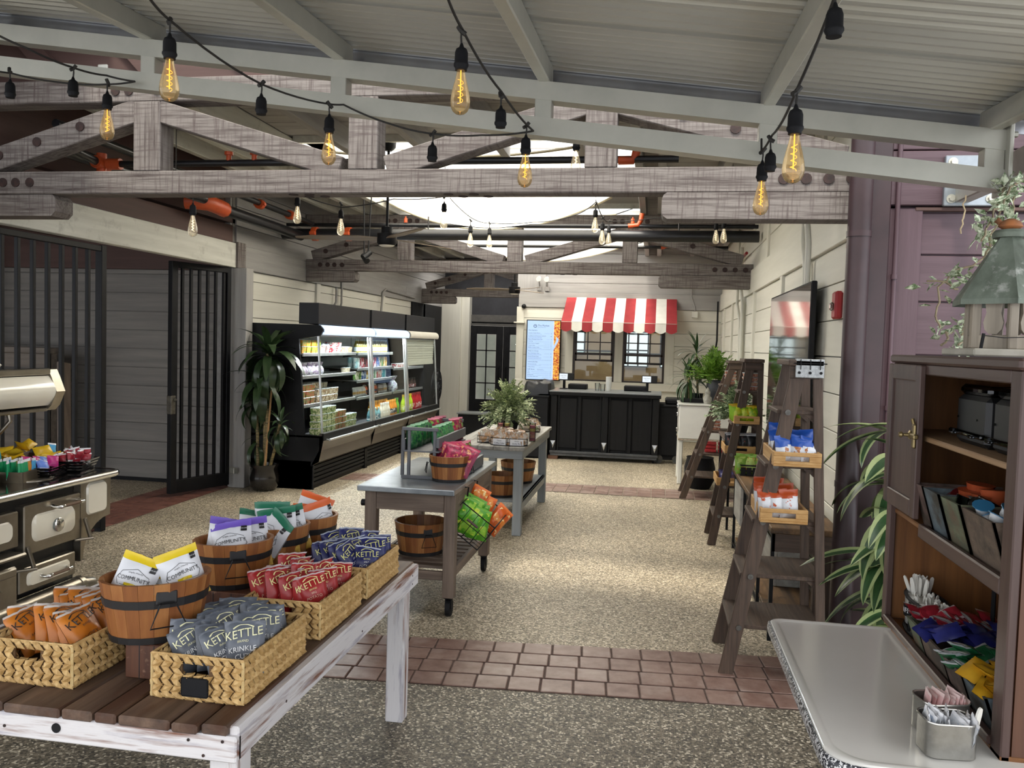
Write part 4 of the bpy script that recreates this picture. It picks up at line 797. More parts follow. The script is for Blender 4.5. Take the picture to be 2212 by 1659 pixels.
shelfrow(T_dip, 'pale dip tub alone at the right end of the second shelf', None, 'dip_tub', 'food tub', 0, 1.192, A+1.32, 1, .11)
shelfrow(T_sal2, 'layered salad tub, third shelf, nearest case', 'layered salad tubs', 'salad_tub', 'food tub', 0, .882, A, 3, .12, nz=3, nx=2, dz=.07)
shelfrow(T_nut, 'granola tub, centre of third shelf, nearest case', 'granola tubs on the third shelf', 'granola_tub', 'food tub', 0, .882, A+.42, 5, .125, nz=2, dz=.075)
shelfrow(T_nut, 'granola tub at the top of the stack on the third shelf', 'upper granola tubs', 'granola_tub', 'food tub', 0, 1.032, A+.2, 4, .125, x=-3.8)
shelfrow(T_dip, 'pale tub at the back right of the third shelf, nearest cold case', 'pale tubs on the third shelf', 'dip_tub', 'food tub', 0, 1.032, A+.74, 2, .12, x=-3.82)
shelfrow(T_sal, 'green salad tub, left of bottom deck, nearest case', 'salad tubs on the bottom deck', 'salad_tub', 'food tub', 0, .572, A-.02, 4, .125, x=-3.52, nz=4, dz=.072)
shelfrow(T_sal2, 'tomato salad tub, middle of bottom deck', 'tomato salad tubs on the deck', 'salad_tub', 'food tub', 0, .572, A+.48, 3, .125, x=-3.54, nz=3, dz=.072)
shelfrow(T_sal, 'green salad tub, right of bottom deck', 'salad tubs on the right of the deck', 'salad_tub', 'food tub', 0, .572, A+.86, 3, .125, x=-3.56, nz=2, dz=.075)
B0 = 9.95
shelfrow(botm('clear_tea', '#a89a4a', '#cfe3ea', '#d9e6e8', .028, .17), 'clear bottle of amber tea on the top shelf of the middle cold case', 'tea bottles on the top shelf', 'tea_bottle', 'bottle', 1, 1.427, B0, 17, .073, nx=1)
for k, (c, d) in enumerate((('#9cc3c9', '#e8f0f0'), ('#a84a58', '#e6d6d8'), ('#2f2f33', '#8f4a4a'), ('#c9a53a', '#e9e2c9'), ('#b84a5a', '#d9d9dd'), ('#d9d9dd', '#3a63a8'), ('#c9b58f', '#6a8a4a'), ('#e0a12a', '#f0e0b0'))):
    shelfrow(canm('soda%d' % k, c, d), ('pale teal', 'rose', 'black', 'gold', 'pink', 'white and blue', 'beige', 'bright yellow')[k]+' can on the second shelf of the middle cold case', 'second shelf cans, kind %d' % (k+1), 'drink_can', 'can', 1, 1.235, B0+k*.155, 2, .075, nx=2, dx=.07)
for k, (c, d) in enumerate((('#e3e0c0', '#5a8a3a'), ('#3a63a8', '#d9e0e8'), ('#d9a02a', '#f0e8c8'), ('#6aa04a', '#e8f0d8'), ('#c9542a', '#e8d8c0'), ('#4ab0b8', '#b8e0e4'))):
    shelfrow(canm('juice%d' % k, c, d, .03, .11), ('lime and cream', 'blue', 'golden', 'green', 'orange red', 'turquoise')[k]+' can on the third shelf of the middle cold case', 'third shelf cans, kind %d' % (k+1), 'drink_can', 'can', 1, 1.082, B0+k*.2, 3, .066, nx=1)
pkt = packet('orange_pouch', .11, .13, .05, [hexmat('pouch_orange', '#c9481f', .4, '#d9702a'), WHT, hexmat('pouch_navy', '#2d2f55')], (.3, .5), 12)
for k in range(6): pk(pkt, 'orange snack pouch in a wire rack on the fourth shelf, middle cold case', 'orange pouches in the cold case', (-3.72-.05*(k % 2), 10.35+.1*k, .87), (-.1, 0, pi/2+.1*(k % 3)), name='snack_pouch', cat='snack')
pk2 = packet('grey_pouch', .12, .12, .05, [hexmat('pouch_grey', '#9a9aa8', .3, '#c9c4b8'), WHT, hexmat('pouch_tan', '#a8824a')], (.2, .5), 13)
for k in range(5): pk(pk2, 'grey snack pouch left on the fourth shelf, middle cold case', 'grey pouches in the cold case', (-3.72, 9.95+.085*k, .87), (-.1, 0, pi/2), name='snack_pouch', cat='snack')
for k in range(4): pk(pk2, 'grey snack pouch at the right end of the fourth shelf', 'grey pouches, right end', (-3.74, 10.98+.075*k, .87), (-.1, 0, pi/2), name='snack_pouch', cat='snack')
for q, yy in ((0, 10.3), (1, 10.62)):
    t = thing('wire_rack', ('left', 'right')[q]+' black wire rack of pouches on the fourth shelf, middle cold case', 'rack', (-3.7, yy, .865)); g = G()
    for z in (.87, .93, .99): g.tube([(-3.8, yy, z), (-3.665, yy, z), (-3.665, yy+.28, z), (-3.8, yy+.28, z)], .003, 4, True)
    for k in range(6): g.cyl((-3.665, yy+.056*k, .868), (-3.665, yy+.056*k, .99), .0025, n=4)
    g.obj('wires', BLACK, t)
shelfrow(botm('mini', '#6fa0a8', '#d9d2b8', '#3a6a7a', .028, .16), 'small blue bottle with cream cap on the deck of the middle cold case', 'small blue bottles on the deck', 'small_bottle', 'bottle', 1, .572, 9.94, 5, .085, x=-3.52)
shelfrow(botm('white', '#d8d2c2', '#e8e4da', '#efe6d2', .03, .2), 'white bottle with a pale label on the deck, middle cold case', 'white bottles on the deck', 'milk_bottle', 'bottle', 1, .572, 10.4, 5, .072, x=-3.52)
shelfrow(botm('orangejuice', '#d8871a', '#e0a03a', '#20201f', .03, .21), 'orange juice bottle with black band on the deck, middle cold case', 'orange juice bottles on the deck', 'juice_bottle', 'bottle', 1, .572, 10.76, 6, .07, x=-3.56)
shelfrow(botm('orangejuice2', '#e0951f', '#e8b04a', '#20201f', .03, .21), 'orange juice bottle in the rear row, middle cold case', 'rear orange juice bottles', 'juice_bottle', 'bottle', 1, .572, 10.4, 11, .07, x=-3.68)
shelfrow(botm('greenjuice', '#6fae2f', '#3f8a2f', None, .03, .22), 'bright green juice bottle at the right of the middle deck', 'green juice bottles', 'juice_bottle', 'bottle', 1, .572, 11.14, 2, .065, x=-3.56)
shelfrow(botm('limesoda', '#b5cc22', '#c9a02a', '#dfe04a', .036, .25), 'lime yellow soda bottle on the farthest deck', 'lime soda bottles', 'soda_bottle', 'bottle', 2, .572, 11.42, 5, .09, x=-3.54)
shelfrow(botm('redsoda', '#b01a24', '#7a1a1a', '#c92a30', .034, .25), 'red soda bottle on the farthest deck', 'red soda bottles', 'soda_bottle', 'bottle', 2, .572, 11.9, 5, .09, x=-3.54)
shelfrow(T_yog, 'white tub on the upper shelf of the farthest case', 'white tubs in the farthest case', 'yogurt_tub', 'food tub', 2, 1.202, 11.6, 4, .15)
shelfrow(botm('darkbottle', '#3a2a22', '#1f1f1f', '#6a3a3a', .028, .16), 'dark sauce bottle on the middle shelf of the farthest case', 'dark sauce bottles', 'sauce_bottle', 'bottle', 2, .867, 12.2, 5, .09)
setp(inst(WRAP, 'wrapped_snack', None, (-3.7, 11.4, .867), (0, 0, 0), (1.6, 1.6, 1.6)), 'pale wrapped bundle on the middle shelf of the farthest case', 'snack')
t = thing('floor_fan', 'black round floor fan at the far end of the cold case', 'fan', (-3.6, 13.5, 0))
fc = V((-3.58, 13.4, .86)); TF = Matrix.Translation(fc) @ Matrix.Rotation(radians(88), 4, 'Z') @ Matrix.Rotation(pi/2, 4, 'X')
g = G(TF)
for r in (.28, .2, .12, .05): g.tube([(r*cos(2*pi*k/24), r*sin(2*pi*k/24), .06*(1-r/.28)) for k in range(24)], .006 if r < .25 else .014, 5, True)
for k in range(16): a = 2*pi*k/16; g.tube([(.28*cos(a), .28*sin(a), 0), (.15*cos(a), .15*sin(a), .05), (.03*cos(a), .03*sin(a), .06)], .003, 4)
g.obj('cage', BLACK, t); g = G(TF)
for k in range(3):
    a = 2*pi*k/3; g.add([(.03*cos(a), .03*sin(a), 0), (.24*cos(a-.5), .24*sin(a-.5), .03), (.25*cos(a+.2), .25*sin(a+.2), -.03), (.05*cos(a+.8), .05*sin(a+.8), -.01)], [(0, 1, 2, 3)])
g.lathe([(.06, -.03), (.06, .03)], 14).obj('blades', M('fan_grey', '#4a4a4d', '#5a5a5d', 5, ro=.4), t)
G().cyl((-3.6, 13.45, .02), (-3.6, 13.45, .6), .02, n=10).lathe([(.22, 0), (.22, .02), (.03, .04)], 20, (-3.6, 13.45, 0)).obj('stand', BLACK, t, 40)
# ---------------------------------------------------------------- order counter and what stands on it
CTOP = M('grey_counter_top', '#6d7072', '#7d8082', 6, ro=.3); CBK = wood('black_counter_wood', '#0c0c0d', '#151517', 'z', sc=30, ro=.6, sp=.25); MIRR = M('corner_metal', '#d5d8da', ro=.25, me=.8)
t = thing('order_counter', 'black panelled wooden counter on castors under the striped awning', 'counter', (-.67, 11.9, 0))
G().box(-1.43, .1, 11.46, 12.34, .9, .945, .006).obj('top_moulding', CBK, t); G().box(-1.44, .105, 11.45, 12.35, .945, .962, .004).obj('worktop', CTOP, t)
G().box(-1.36, .04, 11.56, 12.25, .12, .9).obj('carcass', BLACKM, t)
for x in (-1.375, -.66, .035): G().box(x-.045, x+.045, 11.505, 11.6, .1, .9, .006).obj('corner_post', CBK, t); G().add([(x-.035, 11.503, .26), (x+.035, 11.503, .26), (x, 11.49, .2), (x, 11.5, .15)], [(0, 1, 2), (0, 2, 3), (2, 1, 3)]).obj('corner_bracket', MIRR, t)
for x0, x1 in ((-1.32, -.71), (-.61, -.02)):
    m = (x0+x1)/2
    for a, b in ((x0, m-.02), (m+.02, x1)):
        p = G().box(a+.02, b-.02, 11.545, 11.56, .16, .86, .003).obj('panel', CBK, t)
    for a, b in ((x0, x0+.025), (m-.022, m+.022), (x1-.025, x1)): G().box(a, b, 11.53, 11.56, .12, .9, .003).obj('stile', CBK, t)
G().box(-1.42, .08, 11.49, 12.3, .085, .12, .005).box(-1.41, .07, 11.5, 12.29, .05, .085, .004).obj('plinth', M('grey_plinth', '#3b3c3e', '#4c4d4f', 10, ro=.4), t)
for x in (-1.0, .02):
    for y in (11.58, 12.2): G().cyl((x-.012, y, .026), (x+.012, y, .026), .026, n=12).obj('castor', BLACKM, t, 40)
t = thing('wood_block', 'brown wooden block under the left end of the counter', 'block', (-1.38, 11.56, 0)); G().box(-1.44, -1.3, 11.5, 11.62, 0, .05, .004).obj('block', wood('block_wood', '#4a2f1f', '#6a4630', 'x', sc=20), t)
t = thing('black_cabinet', 'plain black cabinet left of the order counter, covered machine on top', 'cabinet', (-1.63, 11.8, 0))
G().box(-1.84, -1.45, 11.45, 12.1, .02, .86, .006).obj('carcass', BLACKM, t); G().box(-1.85, -1.44, 11.44, 12.11, .86, .885, .004).obj('top', BLACKM, t); G().box(-1.82, -1.46, 11.5, 12.05, 0, .02).obj('plinth', BLACKM, t)
t = thing('low_black_case', 'low black case with a grey top before the black double doors', 'case', (-2.65, 14.1, 0)); G().box(-3.32, -1.98, 13.9, 14.3, .0, .36, .006).obj('body', BLACKM, t); G().box(-3.34, -1.96, 13.88, 14.32, .36, .385, .004).obj('top', CTOP, t)
t = thing('covered_machine', 'machine under a black vinyl cover on the black cabinet', 'machine', (-1.62, 11.8, .885))
def cv(u, v):
    a = 2*pi*u; k = 1/max(abs(cos(a)), abs(sin(a))); h = [0, .07, .14, .175, .18, .18][min(5, int(v*5+.5))]; s = [1.0, .98, .95, .85, .5, 0][min(5, int(v*5+.5))]
    return (-1.62+.2*k*cos(a)*s*.98, 11.78+.26*k*sin(a)*s*.95, .886+h+.03*noise.noise((3*cos(a), 3*sin(a), v*4))*(1 if v > .1 else 0)+.02*(cos(a) > 0))
G().grid(cv, 28, 5).obj('cover', M('black_vinyl', '#161618', '#222226', 8, ro=.38, bu=.4), t, 30)
def pos(lab, x, y, w):
    t = thing('till_screen', lab, 'till', (x, y, .962))
    G().box(x-.06, x+.06, y-.05, y+.07, .962, .972, .004).cyl((x, y+.02, .97), (x, y+.02, 1.09), .02, n=10).obj('stand', BLACK, t, 40)
    TT = Matrix.Translation((x+.03, y, 1.14)) @ Matrix.Rotation(radians(-12), 4, 'X')
    G(TT).box(-.11, .11, -.012, .012, -.055, .055, .006).obj('bezel', BLACK, t)
    G(TT).box(-.1, .02, -.0145, -.012, -.042, .042).obj('display', M('till_display', '#dfe8f4', em=.7), t)
    g = G(TT); g.text('Welcome', .014, lambda a, b: (a-.04, -.0155, b-.012)); g.text('order here', .02, lambda a, b: (a-.04, -.0155, b+.012)); g.obj('lettering', INK, t)
pos('left till screen with a white display on the order counter', -1.3, 12.05, 1); pos('right till screen with a white display on the order counter', -.1, 12.05, 1)
for q, (x0, x1) in enumerate(((-1.24, -.97), (-.43, -.11))):
    t = thing('cash_box', ('left', 'right')[q]+' low black cash box at the back of the counter', 'cash box', ((x0+x1)/2, 12.2, .962)); G().box(x0, x1, 12.05, 12.3, .962, 1.035, .006).obj('case', BLACKM, t); G().box(x0+.02, x1-.02, 12.045, 12.05, .972, 1.02, .003).obj('front', BLACK, t)
PC = M('white_cup', '#e4e3df', '#efeeea', 30, ro=.5); CC = glassmat('clear_cup', '#eef2f2', 1)
for k in range(9):
    setp(inst(G().lathe([(.032, 0), (.042, .1), (.044, .104)], 16).mesh('paper_cup', PC, 40) if k == 0 else cupm, 'paper_cup', None, (-.645, 11.95, .963+.012*k)), 'white cup in the tall nested stack on the counter', 'cup', 'nested white cups')
    if k == 0: cupm = bpy.data.objects['paper_cup'].data
setp(G().lathe([(.03, 0), (.036, .11)], 16, (-.8, 11.85, .963)).obj('clear_cup', CC, None, 40), 'clear plastic tumbler on the counter left of the white stack', 'cup')
setp(G().lathe([(.03, 0), (.036, .1)], 16, (-.72, 11.8, .963)).obj('clear_cup', CC, None, 40), 'clear plastic tumbler close to the white stack', 'cup')
# ---------------------------------------------------------------- menu screen
MS = thing('menu_screen', 'tall lit blue menu screen beside the ordering windows', 'screen', (-1.925, 14.3, 1.5))
G().box(-2.23, -1.62, 14.3, 14.35, .975, 2.025, .006).obj('bezel', BLACK, MS); G().box(-2.1, -1.75, 14.35, 14.45, 1.3, 1.7).obj('wall_mount', BLACKM, MS)
SCR = M('screen_blue', '#b5d2fb', em=.72); SCR2 = M('screen_pale', '#e3edfa', em=.7)
G().box(-2.212, -1.752, 14.295, 14.3, .99, 2.01).obj('panel_blue', SCR, MS); G().box(-1.752, -1.744, 14.295, 14.3, .99, 2.01).obj('panel_divider', SCR2, MS)
G().box(-1.744, -1.64, 14.295, 14.3, .99, 2.01).obj('panel_photo', M('screen_food', '#d9a53a', '#9c2413', 26, (1, 1, 1.4), lo=.38, hi=.6, em=0, det=4, c3='#e8cf86', sc3=40, lo3=.58, hi3=.66, ro=.4), MS)
for n_ in ('screen_food',):
    nt_ = MATS[n_].node_tree; pb = nt_.nodes['Principled BSDF']; nt_.links.new(pb.inputs['Base Color'].links[0].from_socket, pb.inputs['Emission Color']); pb.inputs['Emission Strength'].default_value = .55
G().prism([(-1.752, 1.56), (-1.752, 1.49), (-1.665, 1.66), (-1.66, 1.7), (-1.70, 1.74), (-1.705, 1.66)], 1, 14.291, 14.295).obj('panel_ribbon', SCR, MS)
tx = G(); XL = -2.19
def ml(s, z, size, x=XL): tx.text(s, size, lambda a, b: (x+a, 14.293, z+b), align='LEFT')
ml('The Market', 1.925, .042, -2.03); ml('At Good Food Court', 1.893, .016, -2.03)
tx.lathe([(.022, 0), (.03, 0)], 16, cap=False); tx.v[-32:] = [V((-2.075+v.x, 14.293, 1.915+v.y)) for v in tx.v[-32:]]; tx.text('M', .036, lambda a, b: (-2.075+a, 14.293, 1.915+b))
ml('Hot Starters', 1.842, .03)
for s, z, p in (('Chicken Tender Basket', 1.795, '13'), ('Cauliflower & Mushroom Sandwich', 1.745, '14'), ('Bacon Wrapped Street Dog', 1.69, '12'), ('Hot Dog', 1.65, '8'), ('Kids Chicken Nuggets', 1.615, '9'), ('Chicken Pops', 1.58, '10'), ('Buffalo Chicken Wrap', 1.548, '13'), ('Any 10 Sandwich Plate', 1.445, '16'), ('Smoked Brisket Salad', 1.39, '14'), ('House Lemonade', 1.255, '5'), ('Today\'s Flavor', 1.205, '6'), ('Cup', 1.13, '6'), ('Float', 1.1, '8'), ('Banana Split', 1.07, '9'), ('Root Beer Float Cup', 1.04, '9')):
    ml(s, z, .0215); tx.text(p, .022, lambda a, b: (-1.79+a, 14.293, z-.006+b)); tx.add([(XL+.012*len(s)+.03, 14.293, z-.008), (-1.815, 14.293, z-.008), (-1.815, 14.293, z-.0065), (XL+.012*len(s)+.03, 14.293, z-.0065)], [(0, 1, 2, 3)])
ml('Made to Order', 1.482, .03); ml('Lemonade Bar', 1.295, .03); ml('Soft Serve', 1.165, .03); ml('Cup, cone or bowl', 1.168, .013, -2.02); ml('vanilla, chocolate, twist', 1.152, .013, -2.02)
for z in (1.775, 1.725, 1.712, 1.672, 1.53, 1.428, 1.415, 1.37, 1.358, 1.345, 1.232): ml('served with fries, slaw, pickles and choice of sauce', z, .0115)
for a, b in (((-2.2, 1.51), (-1.77, 1.51)), ((-2.2, 1.325), (-1.77, 1.325)), ((-2.2, 1.325), (-2.2, 1.51)), ((-1.77, 1.325), (-1.77, 1.51))): tx.add([(a[0]-.001, 14.293, a[1]-.001), (b[0]+.001, 14.293, b[1]-.001 if a[1] == b[1] else b[1]), (b[0]+.001, 14.293, b[1]+.001), (a[0]-.001, 14.293, a[1]+.001)], [(0, 1, 2, 3)])
tx.obj('lettering', M('screen_ink', '#33465f', ro=.6), MS, fix=False)
# ---------------------------------------------------------------- striped awning
AWR = M('awning_red', '#8f2429', '#9c2c31', 5, ro=.75, bu=.1); AWW = M('awning_white', '#dad8cf', '#e6e4db', 5, ro=.75, bu=.1)
aw = thing('striped_awning', 'red and white striped scalloped awning over the ordering windows', 'awning', (-.61, 14.0, 2.2))
ax0, ax1 = -1.55, .325
def awf(x, s):  # s 0 top at wall .. 1 lower front edge .. 1.25 hem of the valance
    if s <= 1: return (x, 14.42-.8*s, 2.433-.44*s-.035*s*(1-s))
    q = (s-1)/.25; sc_ = abs(sin(pi*(x-ax0)/(ax1-ax0)*11)); return (x+.004*sin(40*x), 13.62-.012*q+.008*sin(23*x)*q, 1.993-q*(.135+.035*sc_))
for k in range(11):
    xa, xb = ax0+(ax1-ax0)*k/11, ax0+(ax1-ax0)*(k+1)/11; m = (AWR, AWW)[k % 2]
    G().grid(lambda u, v: awf(xa+(xb-xa)*u, v), 4, 8).obj('stripe', m, aw, 80, fix=False)
    G().grid(lambda u, v: awf(xa+(xb-xa)*u, 1+.25*v), 12, 5).obj('valance', m, aw, 60, fix=False)
for x in (ax0+.002, ax1-.002): G().add([(x, 14.42, 2.43), (x, 13.62, 1.99), (x, 13.62, 1.86), (x, 14.42, 1.86)], [(0, 1, 2, 3)]).obj('side_curtain', AWR, aw)
G().cyl((ax0, 13.63, 1.985), (ax1, 13.63, 1.985), .012, n=8).cyl((ax0, 14.42, 2.42), (ax1, 14.42, 2.42), .012, n=8).obj('frame', STEEL, aw, 40)
for x in (ax0+.01, ax1-.01): G().cyl((x, 14.44, 1.9), (x, 13.63, 1.985), .01, n=8).obj('frame_arm', STEEL, aw, 40)
# wall fittings at the back
t = thing('dome_camera', 'small black dome camera at the top left of the menu wall', 'camera', at(1132, 661, 14.42)); p = at(1132, 661, 14.42); G().cyl(p, p+V((0, -.04, 0)), .04, n=16).lathe([(.038, 0), (.03, .03), (.012, .042)], 16).obj('dome', BLACK, t, 50) if 0 else G().cyl(p+V((0, .03, 0)), p+V((0, -.05, -.01)), .042, .036, n=18).cyl(p+V((0, -.05, -.01)), p+V((0, -.075, -.015)), .036, .016, n=18).obj('dome', BLACK, t, 50)
for q, (px, py) in enumerate(((1165, 600), (1182, 601))):
    p = at(px, py, 14.35); t = thing('flood_lamp', ('left', 'right')[q]+' of two small white flood lamps above the menu wall', 'lamp', p)
    G().cyl(p+V((0, .0, 0)), p+V((0, -.09, -.03)), .03, .045, n=14).obj('head', M('lamp_white', '#e8e6de', ro=.4), t, 40); G().cyl(p+V((0, 0, -.02)), p+V((0, .08, -.16)), .012, n=8).box(p.x-.04, p.x+.04, p.y+.06, p.y+.1, p.z-.22, p.z-.14, .004).obj('mount', GREYB['z'], t)
def box_conduit(lab, p, w, h, pth):
    t = thing('junction_box', lab, 'box', p); G().box(p.x-w/2, p.x+w/2, p.y-.05, p.y, p.z-h/2, p.z+h/2, .006).obj('box', M('box_white', '#d9d7cc', ro=.5), t); G().tube(pth, .012, 8).obj('conduit', GREYB['z'], t, 60)
p = at(1501, 680, 14.44); box_conduit('white junction box with a bent conduit right of the awning', p, .1, .11, [p+V((0, -.02, .05)), p+V((0, -.02, .12)), p+V((-.07, -.02, .3)), p+V((-.07, -.02, .5))])
def wallpipe(lab, pts, r=.016, mat=None):
    t = thing('wall_conduit', lab, 'conduit', pts[0]); G().tube(pts, r, 8).obj('tube', mat or CREAM['z'], t, 60); return t
X = 1.03
wallpipe('cream conduit kinked above the television on the right wall', [(X, 6.2, 3.3), (X, 6.2, 2.5), (X, 6.12, 2.36), (X, 6.12, 2.06)], .022); wallpipe('second cream conduit beside it, ending behind the television', [(X, 6.35, 3.3), (X, 6.35, 2.4), (X, 6.22, 2.22), (X, 6.2, 2.06)], .02)
wallpipe('cream conduit dropping at the far end of the right wall', [(X, 10.9, 2.9), (X, 10.9, 2.45), (X, 10.5, 2.15), (X, 10.5, .3)], .024); wallpipe('second cream conduit at the far end of the right wall', [(X, 11.25, 2.5), (X, 11.25, 2.2), (X, 10.75, 1.95), (X, 10.75, .3)], .02)
wallpipe('grey conduit from the header down behind the cold case', [(-4.37, 10.9, 2.3), (-4.37, 10.9, 2.1), (-4.36, 10.75, 2.0), (-4.36, 10.75, 1.8)], .016, GREYB['z']); wallpipe('second grey conduit down to the cold case', [(-4.37, 11.1, 2.5), (-4.37, 11.1, 2.1), (-4.36, 11.0, 1.95), (-4.36, 11.0, 1.8)], .016, GREYB['z'])
wallpipe('grey conduit bent along the left header board near the far bay', [(-4.36, 14.6, 2.38), (-4.36, 13.0, 2.42), (-4.36, 12.85, 2.36), (-4.36, 12.75, 1.95), (-4.36, 12.6, 1.85), (-4.36, 12.6, 1.75)], .018, GREYB['z'])
t = thing('garden_hose', 'grey hose coiled on a hook in the far right corner', 'hose', (.98, 14.0, 1.4)); g = G()
for k in range(3): g.tube([(.95+.09*cos(a)-.01*k, 13.95-.03*k, 1.42+.19*sin(a)) for a in [2*pi*i/20 for i in range(20)]], .018, 6, True)
g.obj('coil', M('grey_hose', '#77766f', '#8f8e86', 8, ro=.5), t, 60); G().tube([(1.0, 14.3, 2.4), (1.0, 14.2, 1.75), (.97, 14.0, 1.6)], .015, 6).obj('feed', BLACKM, t)
# ---------------------------------------------------------------- white wash table with plants, waste bin
ENW = M('white_enamel', '#d6d5ce', '#e0dfd8', 3, ro=.3, ct=.3)
t = thing('enamel_table', 'white enamel box table on slim legs, plants on top, far right', 'table', (.65, 10.1, 0))
G().box(.3, 1.0, 9.9, 10.5, .54, .935, .008).obj('box', ENW, t); G().box(.285, 1.01, 9.88, 10.52, .935, .955, .006).obj('rim', ENW, t); G().box(.295, 1.0, 9.89, 10.5, .525, .54, .004).obj('rust_edge', M('rusty_edge', '#8a6f52', '#b9b2a2', 30, ro=.6), t)
for x in (.33, .97):
    for y in (9.93, 10.47): G().bar((x, y, .53), (x+(.0 if x > .5 else -.0), y, 0), .055, .04, (0, 1, 0), .01).obj('leg', ENW, t)
for z in (.62, .8, .9): G().box(.27, .3, 9.93, 9.97, z, z+.05, .01).obj('latch', CHROME, t)
t = thing('wheeled_bin', 'black wheeled bin right of the order counter', 'bin', (.22, 11.8, 0))
G().prism([(.06, .12), (.36, .12), (.38, .78), (.05, .78)], 1, 11.6, 12.1).obj('body', BLACKM, t); G().box(.04, .39, 11.58, 12.12, .78, .82, .015).obj('lid', BLACK, t); G().box(.16, .4, 11.62, 12.1, .82, .9, .02).obj('lid', BLACK, t)
for x in (.09, .34): G().cyl((x, 11.62, .06), (x, 11.66, .06), .06, n=18).cyl((x, 11.61, .06), (x, 11.62, .06), .03, n=12).obj('wheel', M('bin_wheel', '#2b2b2b', '#55554f', 20, ro=.5), t, 40)
G().box(.08, .35, 11.63, 11.68, .05, .13).obj('axle_bracket', BLACKM, t)
LF2 = [leafmesh('leaf', .46, .042, d, [M('deep_green_leaf', '#1c3018', '#39552a', 9, (4, .5, 1), ro=.35, lo=.3, hi=.75), LEAFE]) for d in (.8, 1.3, 1.8)]
t = thing('dragon_plant', 'front drooping dragon plant in a low black trough on the white table', 'plant', (.42, 10.2, .955)); G().box(.32, .62, 10.1, 10.4, .955, 1.0, .01).obj('trough', BLACKM, t); crown(t, (.4, 10.2, 1.28), 36, .34, 1.1, 11, LF2, lo=-.9); G().tube([(.42, 10.22, .99), (.41, 10.2, 1.25)], .014, 7).obj('cane', CANE, t)
t = thing('dragon_plant', 'taller dragon plant behind, on the white table near the back wall', 'plant', (.52, 10.42, .955)); G().lathe([(.05, 0), (.07, .1)], 14, (.53, 10.42, .955)).obj('pot', BLACKM, t); G().tube([(.53, 10.42, 1.02), (.5, 10.42, 1.5)], .014, 7).obj('cane', CANE, t); crown(t, (.5, 10.42, 1.58), 34, .34, 1.2, 12, LF2, lo=-.8)
FERN = M('bright_fern', '#3f6a1d', '#7f9f38', 12, ro=.45, lo=.35, hi=.7); 
def sprig(nm, n, L, w, mats, seed, flat=.2, wd=1.0):
    r = random.Random(seed); g = G()
    for k in range(n):
        f = (k+.6)/n
        for sg in (1, -1):
            a = sg*(1.0-.3*f)+r.uniform(-.2, .2); p = V((0, L*f, .05*sin(2*f))); d = V((sin(a), cos(a), r.uniform(-flat, flat))); q = V((cos(a), -sin(a), r.uniform(-.4, .4)))*wd; l = w*(1-.4*f)*r.uniform(.8, 1.2)
            g.add([p, p+d*l*.5+q*l*.22, p+d*l, p+d*l*.5-q*l*.22], [(0, 1, 2, 3)])
    g.tube([(0, 0, 0), (0, L, .05)], .003, 4); return g.mesh(nm, mats, 0, fix=False)
def bush(t, c, R, H, n, me, seed, s=1, lo=-.3, name='frond'):
    r = random.Random(seed)
    for k in range(n):
        f = k/n; a = k*2.39996+r.uniform(-.4, .4); el = 1.45*(1-f)**1.0+lo*f+r.uniform(-.2, .2); k_ = s*r.uniform(.75, 1.15)
        o = inst(me[k % len(me)], name, t, V(c)+V((R*.35*cos(a+1.57)*f, R*.35*sin(a+1.57)*f, H*(r.random()-.3)*.5)), (0, 0, 0), (k_, k_, k_)); o.rotation_euler = (Matrix.Rotation(a, 3, 'Z') @ Matrix.Rotation(el, 3, 'X') @ Matrix.Rotation(r.uniform(-.6, .6), 3, 'Y')).to_euler()
t = thing('bright_fern', 'bushy bright green fern in a dark grey urn on the white table', 'plant', (.74, 10.1, .955))
G().lathe([(.09, 0), (.13, .1), (.15, .22), (.13, .28), (.11, .27)], 22, (.76, 10.12, .955)).obj('urn', M('dark_urn', '#2d2d30', '#3b3b3f', 8, ro=.45), t, 50)
fr_ = [sprig('frond', 7, .32, .1, FERN, k) for k in range(3)]; bush(t, (.68, 10.08, 1.26), .2, .16, 90, fr_, 3, .85, lo=-.5)
t = thing('garden_gnome', 'small pale stone gnome at the edge of the white table', 'figurine', (.62, 9.93, .955)); G().lathe([(.035, 0), (.045, .03), (.04, .08), (.03, .1), (.034, .115), (.03, .135), (.034, .14), (.012, .185), (.002, .2)], 14, (.62, 9.95, .955)).lathe([(.012, 0), (.016, .03), (.01, .05)], 8, (.585, 9.94, .99)).lathe([(.012, 0), (.016, .03), (.01, .05)], 8, (.655, 9.94, .99)).obj('figure', M('pale_stone', '#8f8d84', '#b1afa5', 40, ro=.9), t, 60)
t = thing('potted_palm', 'dark pot with a ringed stem standing under the white table', 'plant', (.55, 9.75, 0)); G().lathe([(.12, 0), (.17, .1), (.175, .24), (.15, .34), (.155, .36), (.13, .35)], 22, (.55, 9.72, 0)).obj('pot', BLACKM, t, 50); G().tube([(.55, 9.72, .33), (.54, 9.72, .53)], .03, 8).obj('stem', CANE, t, 60); G().lathe([(.0, .33), (.14, .335)], 16, (.55, 9.72, 0), cap=False).obj('gravel', M('pale_gravel', '#b5a98f', '#8a7f6a', 90, ro=.9, vor=1), t)
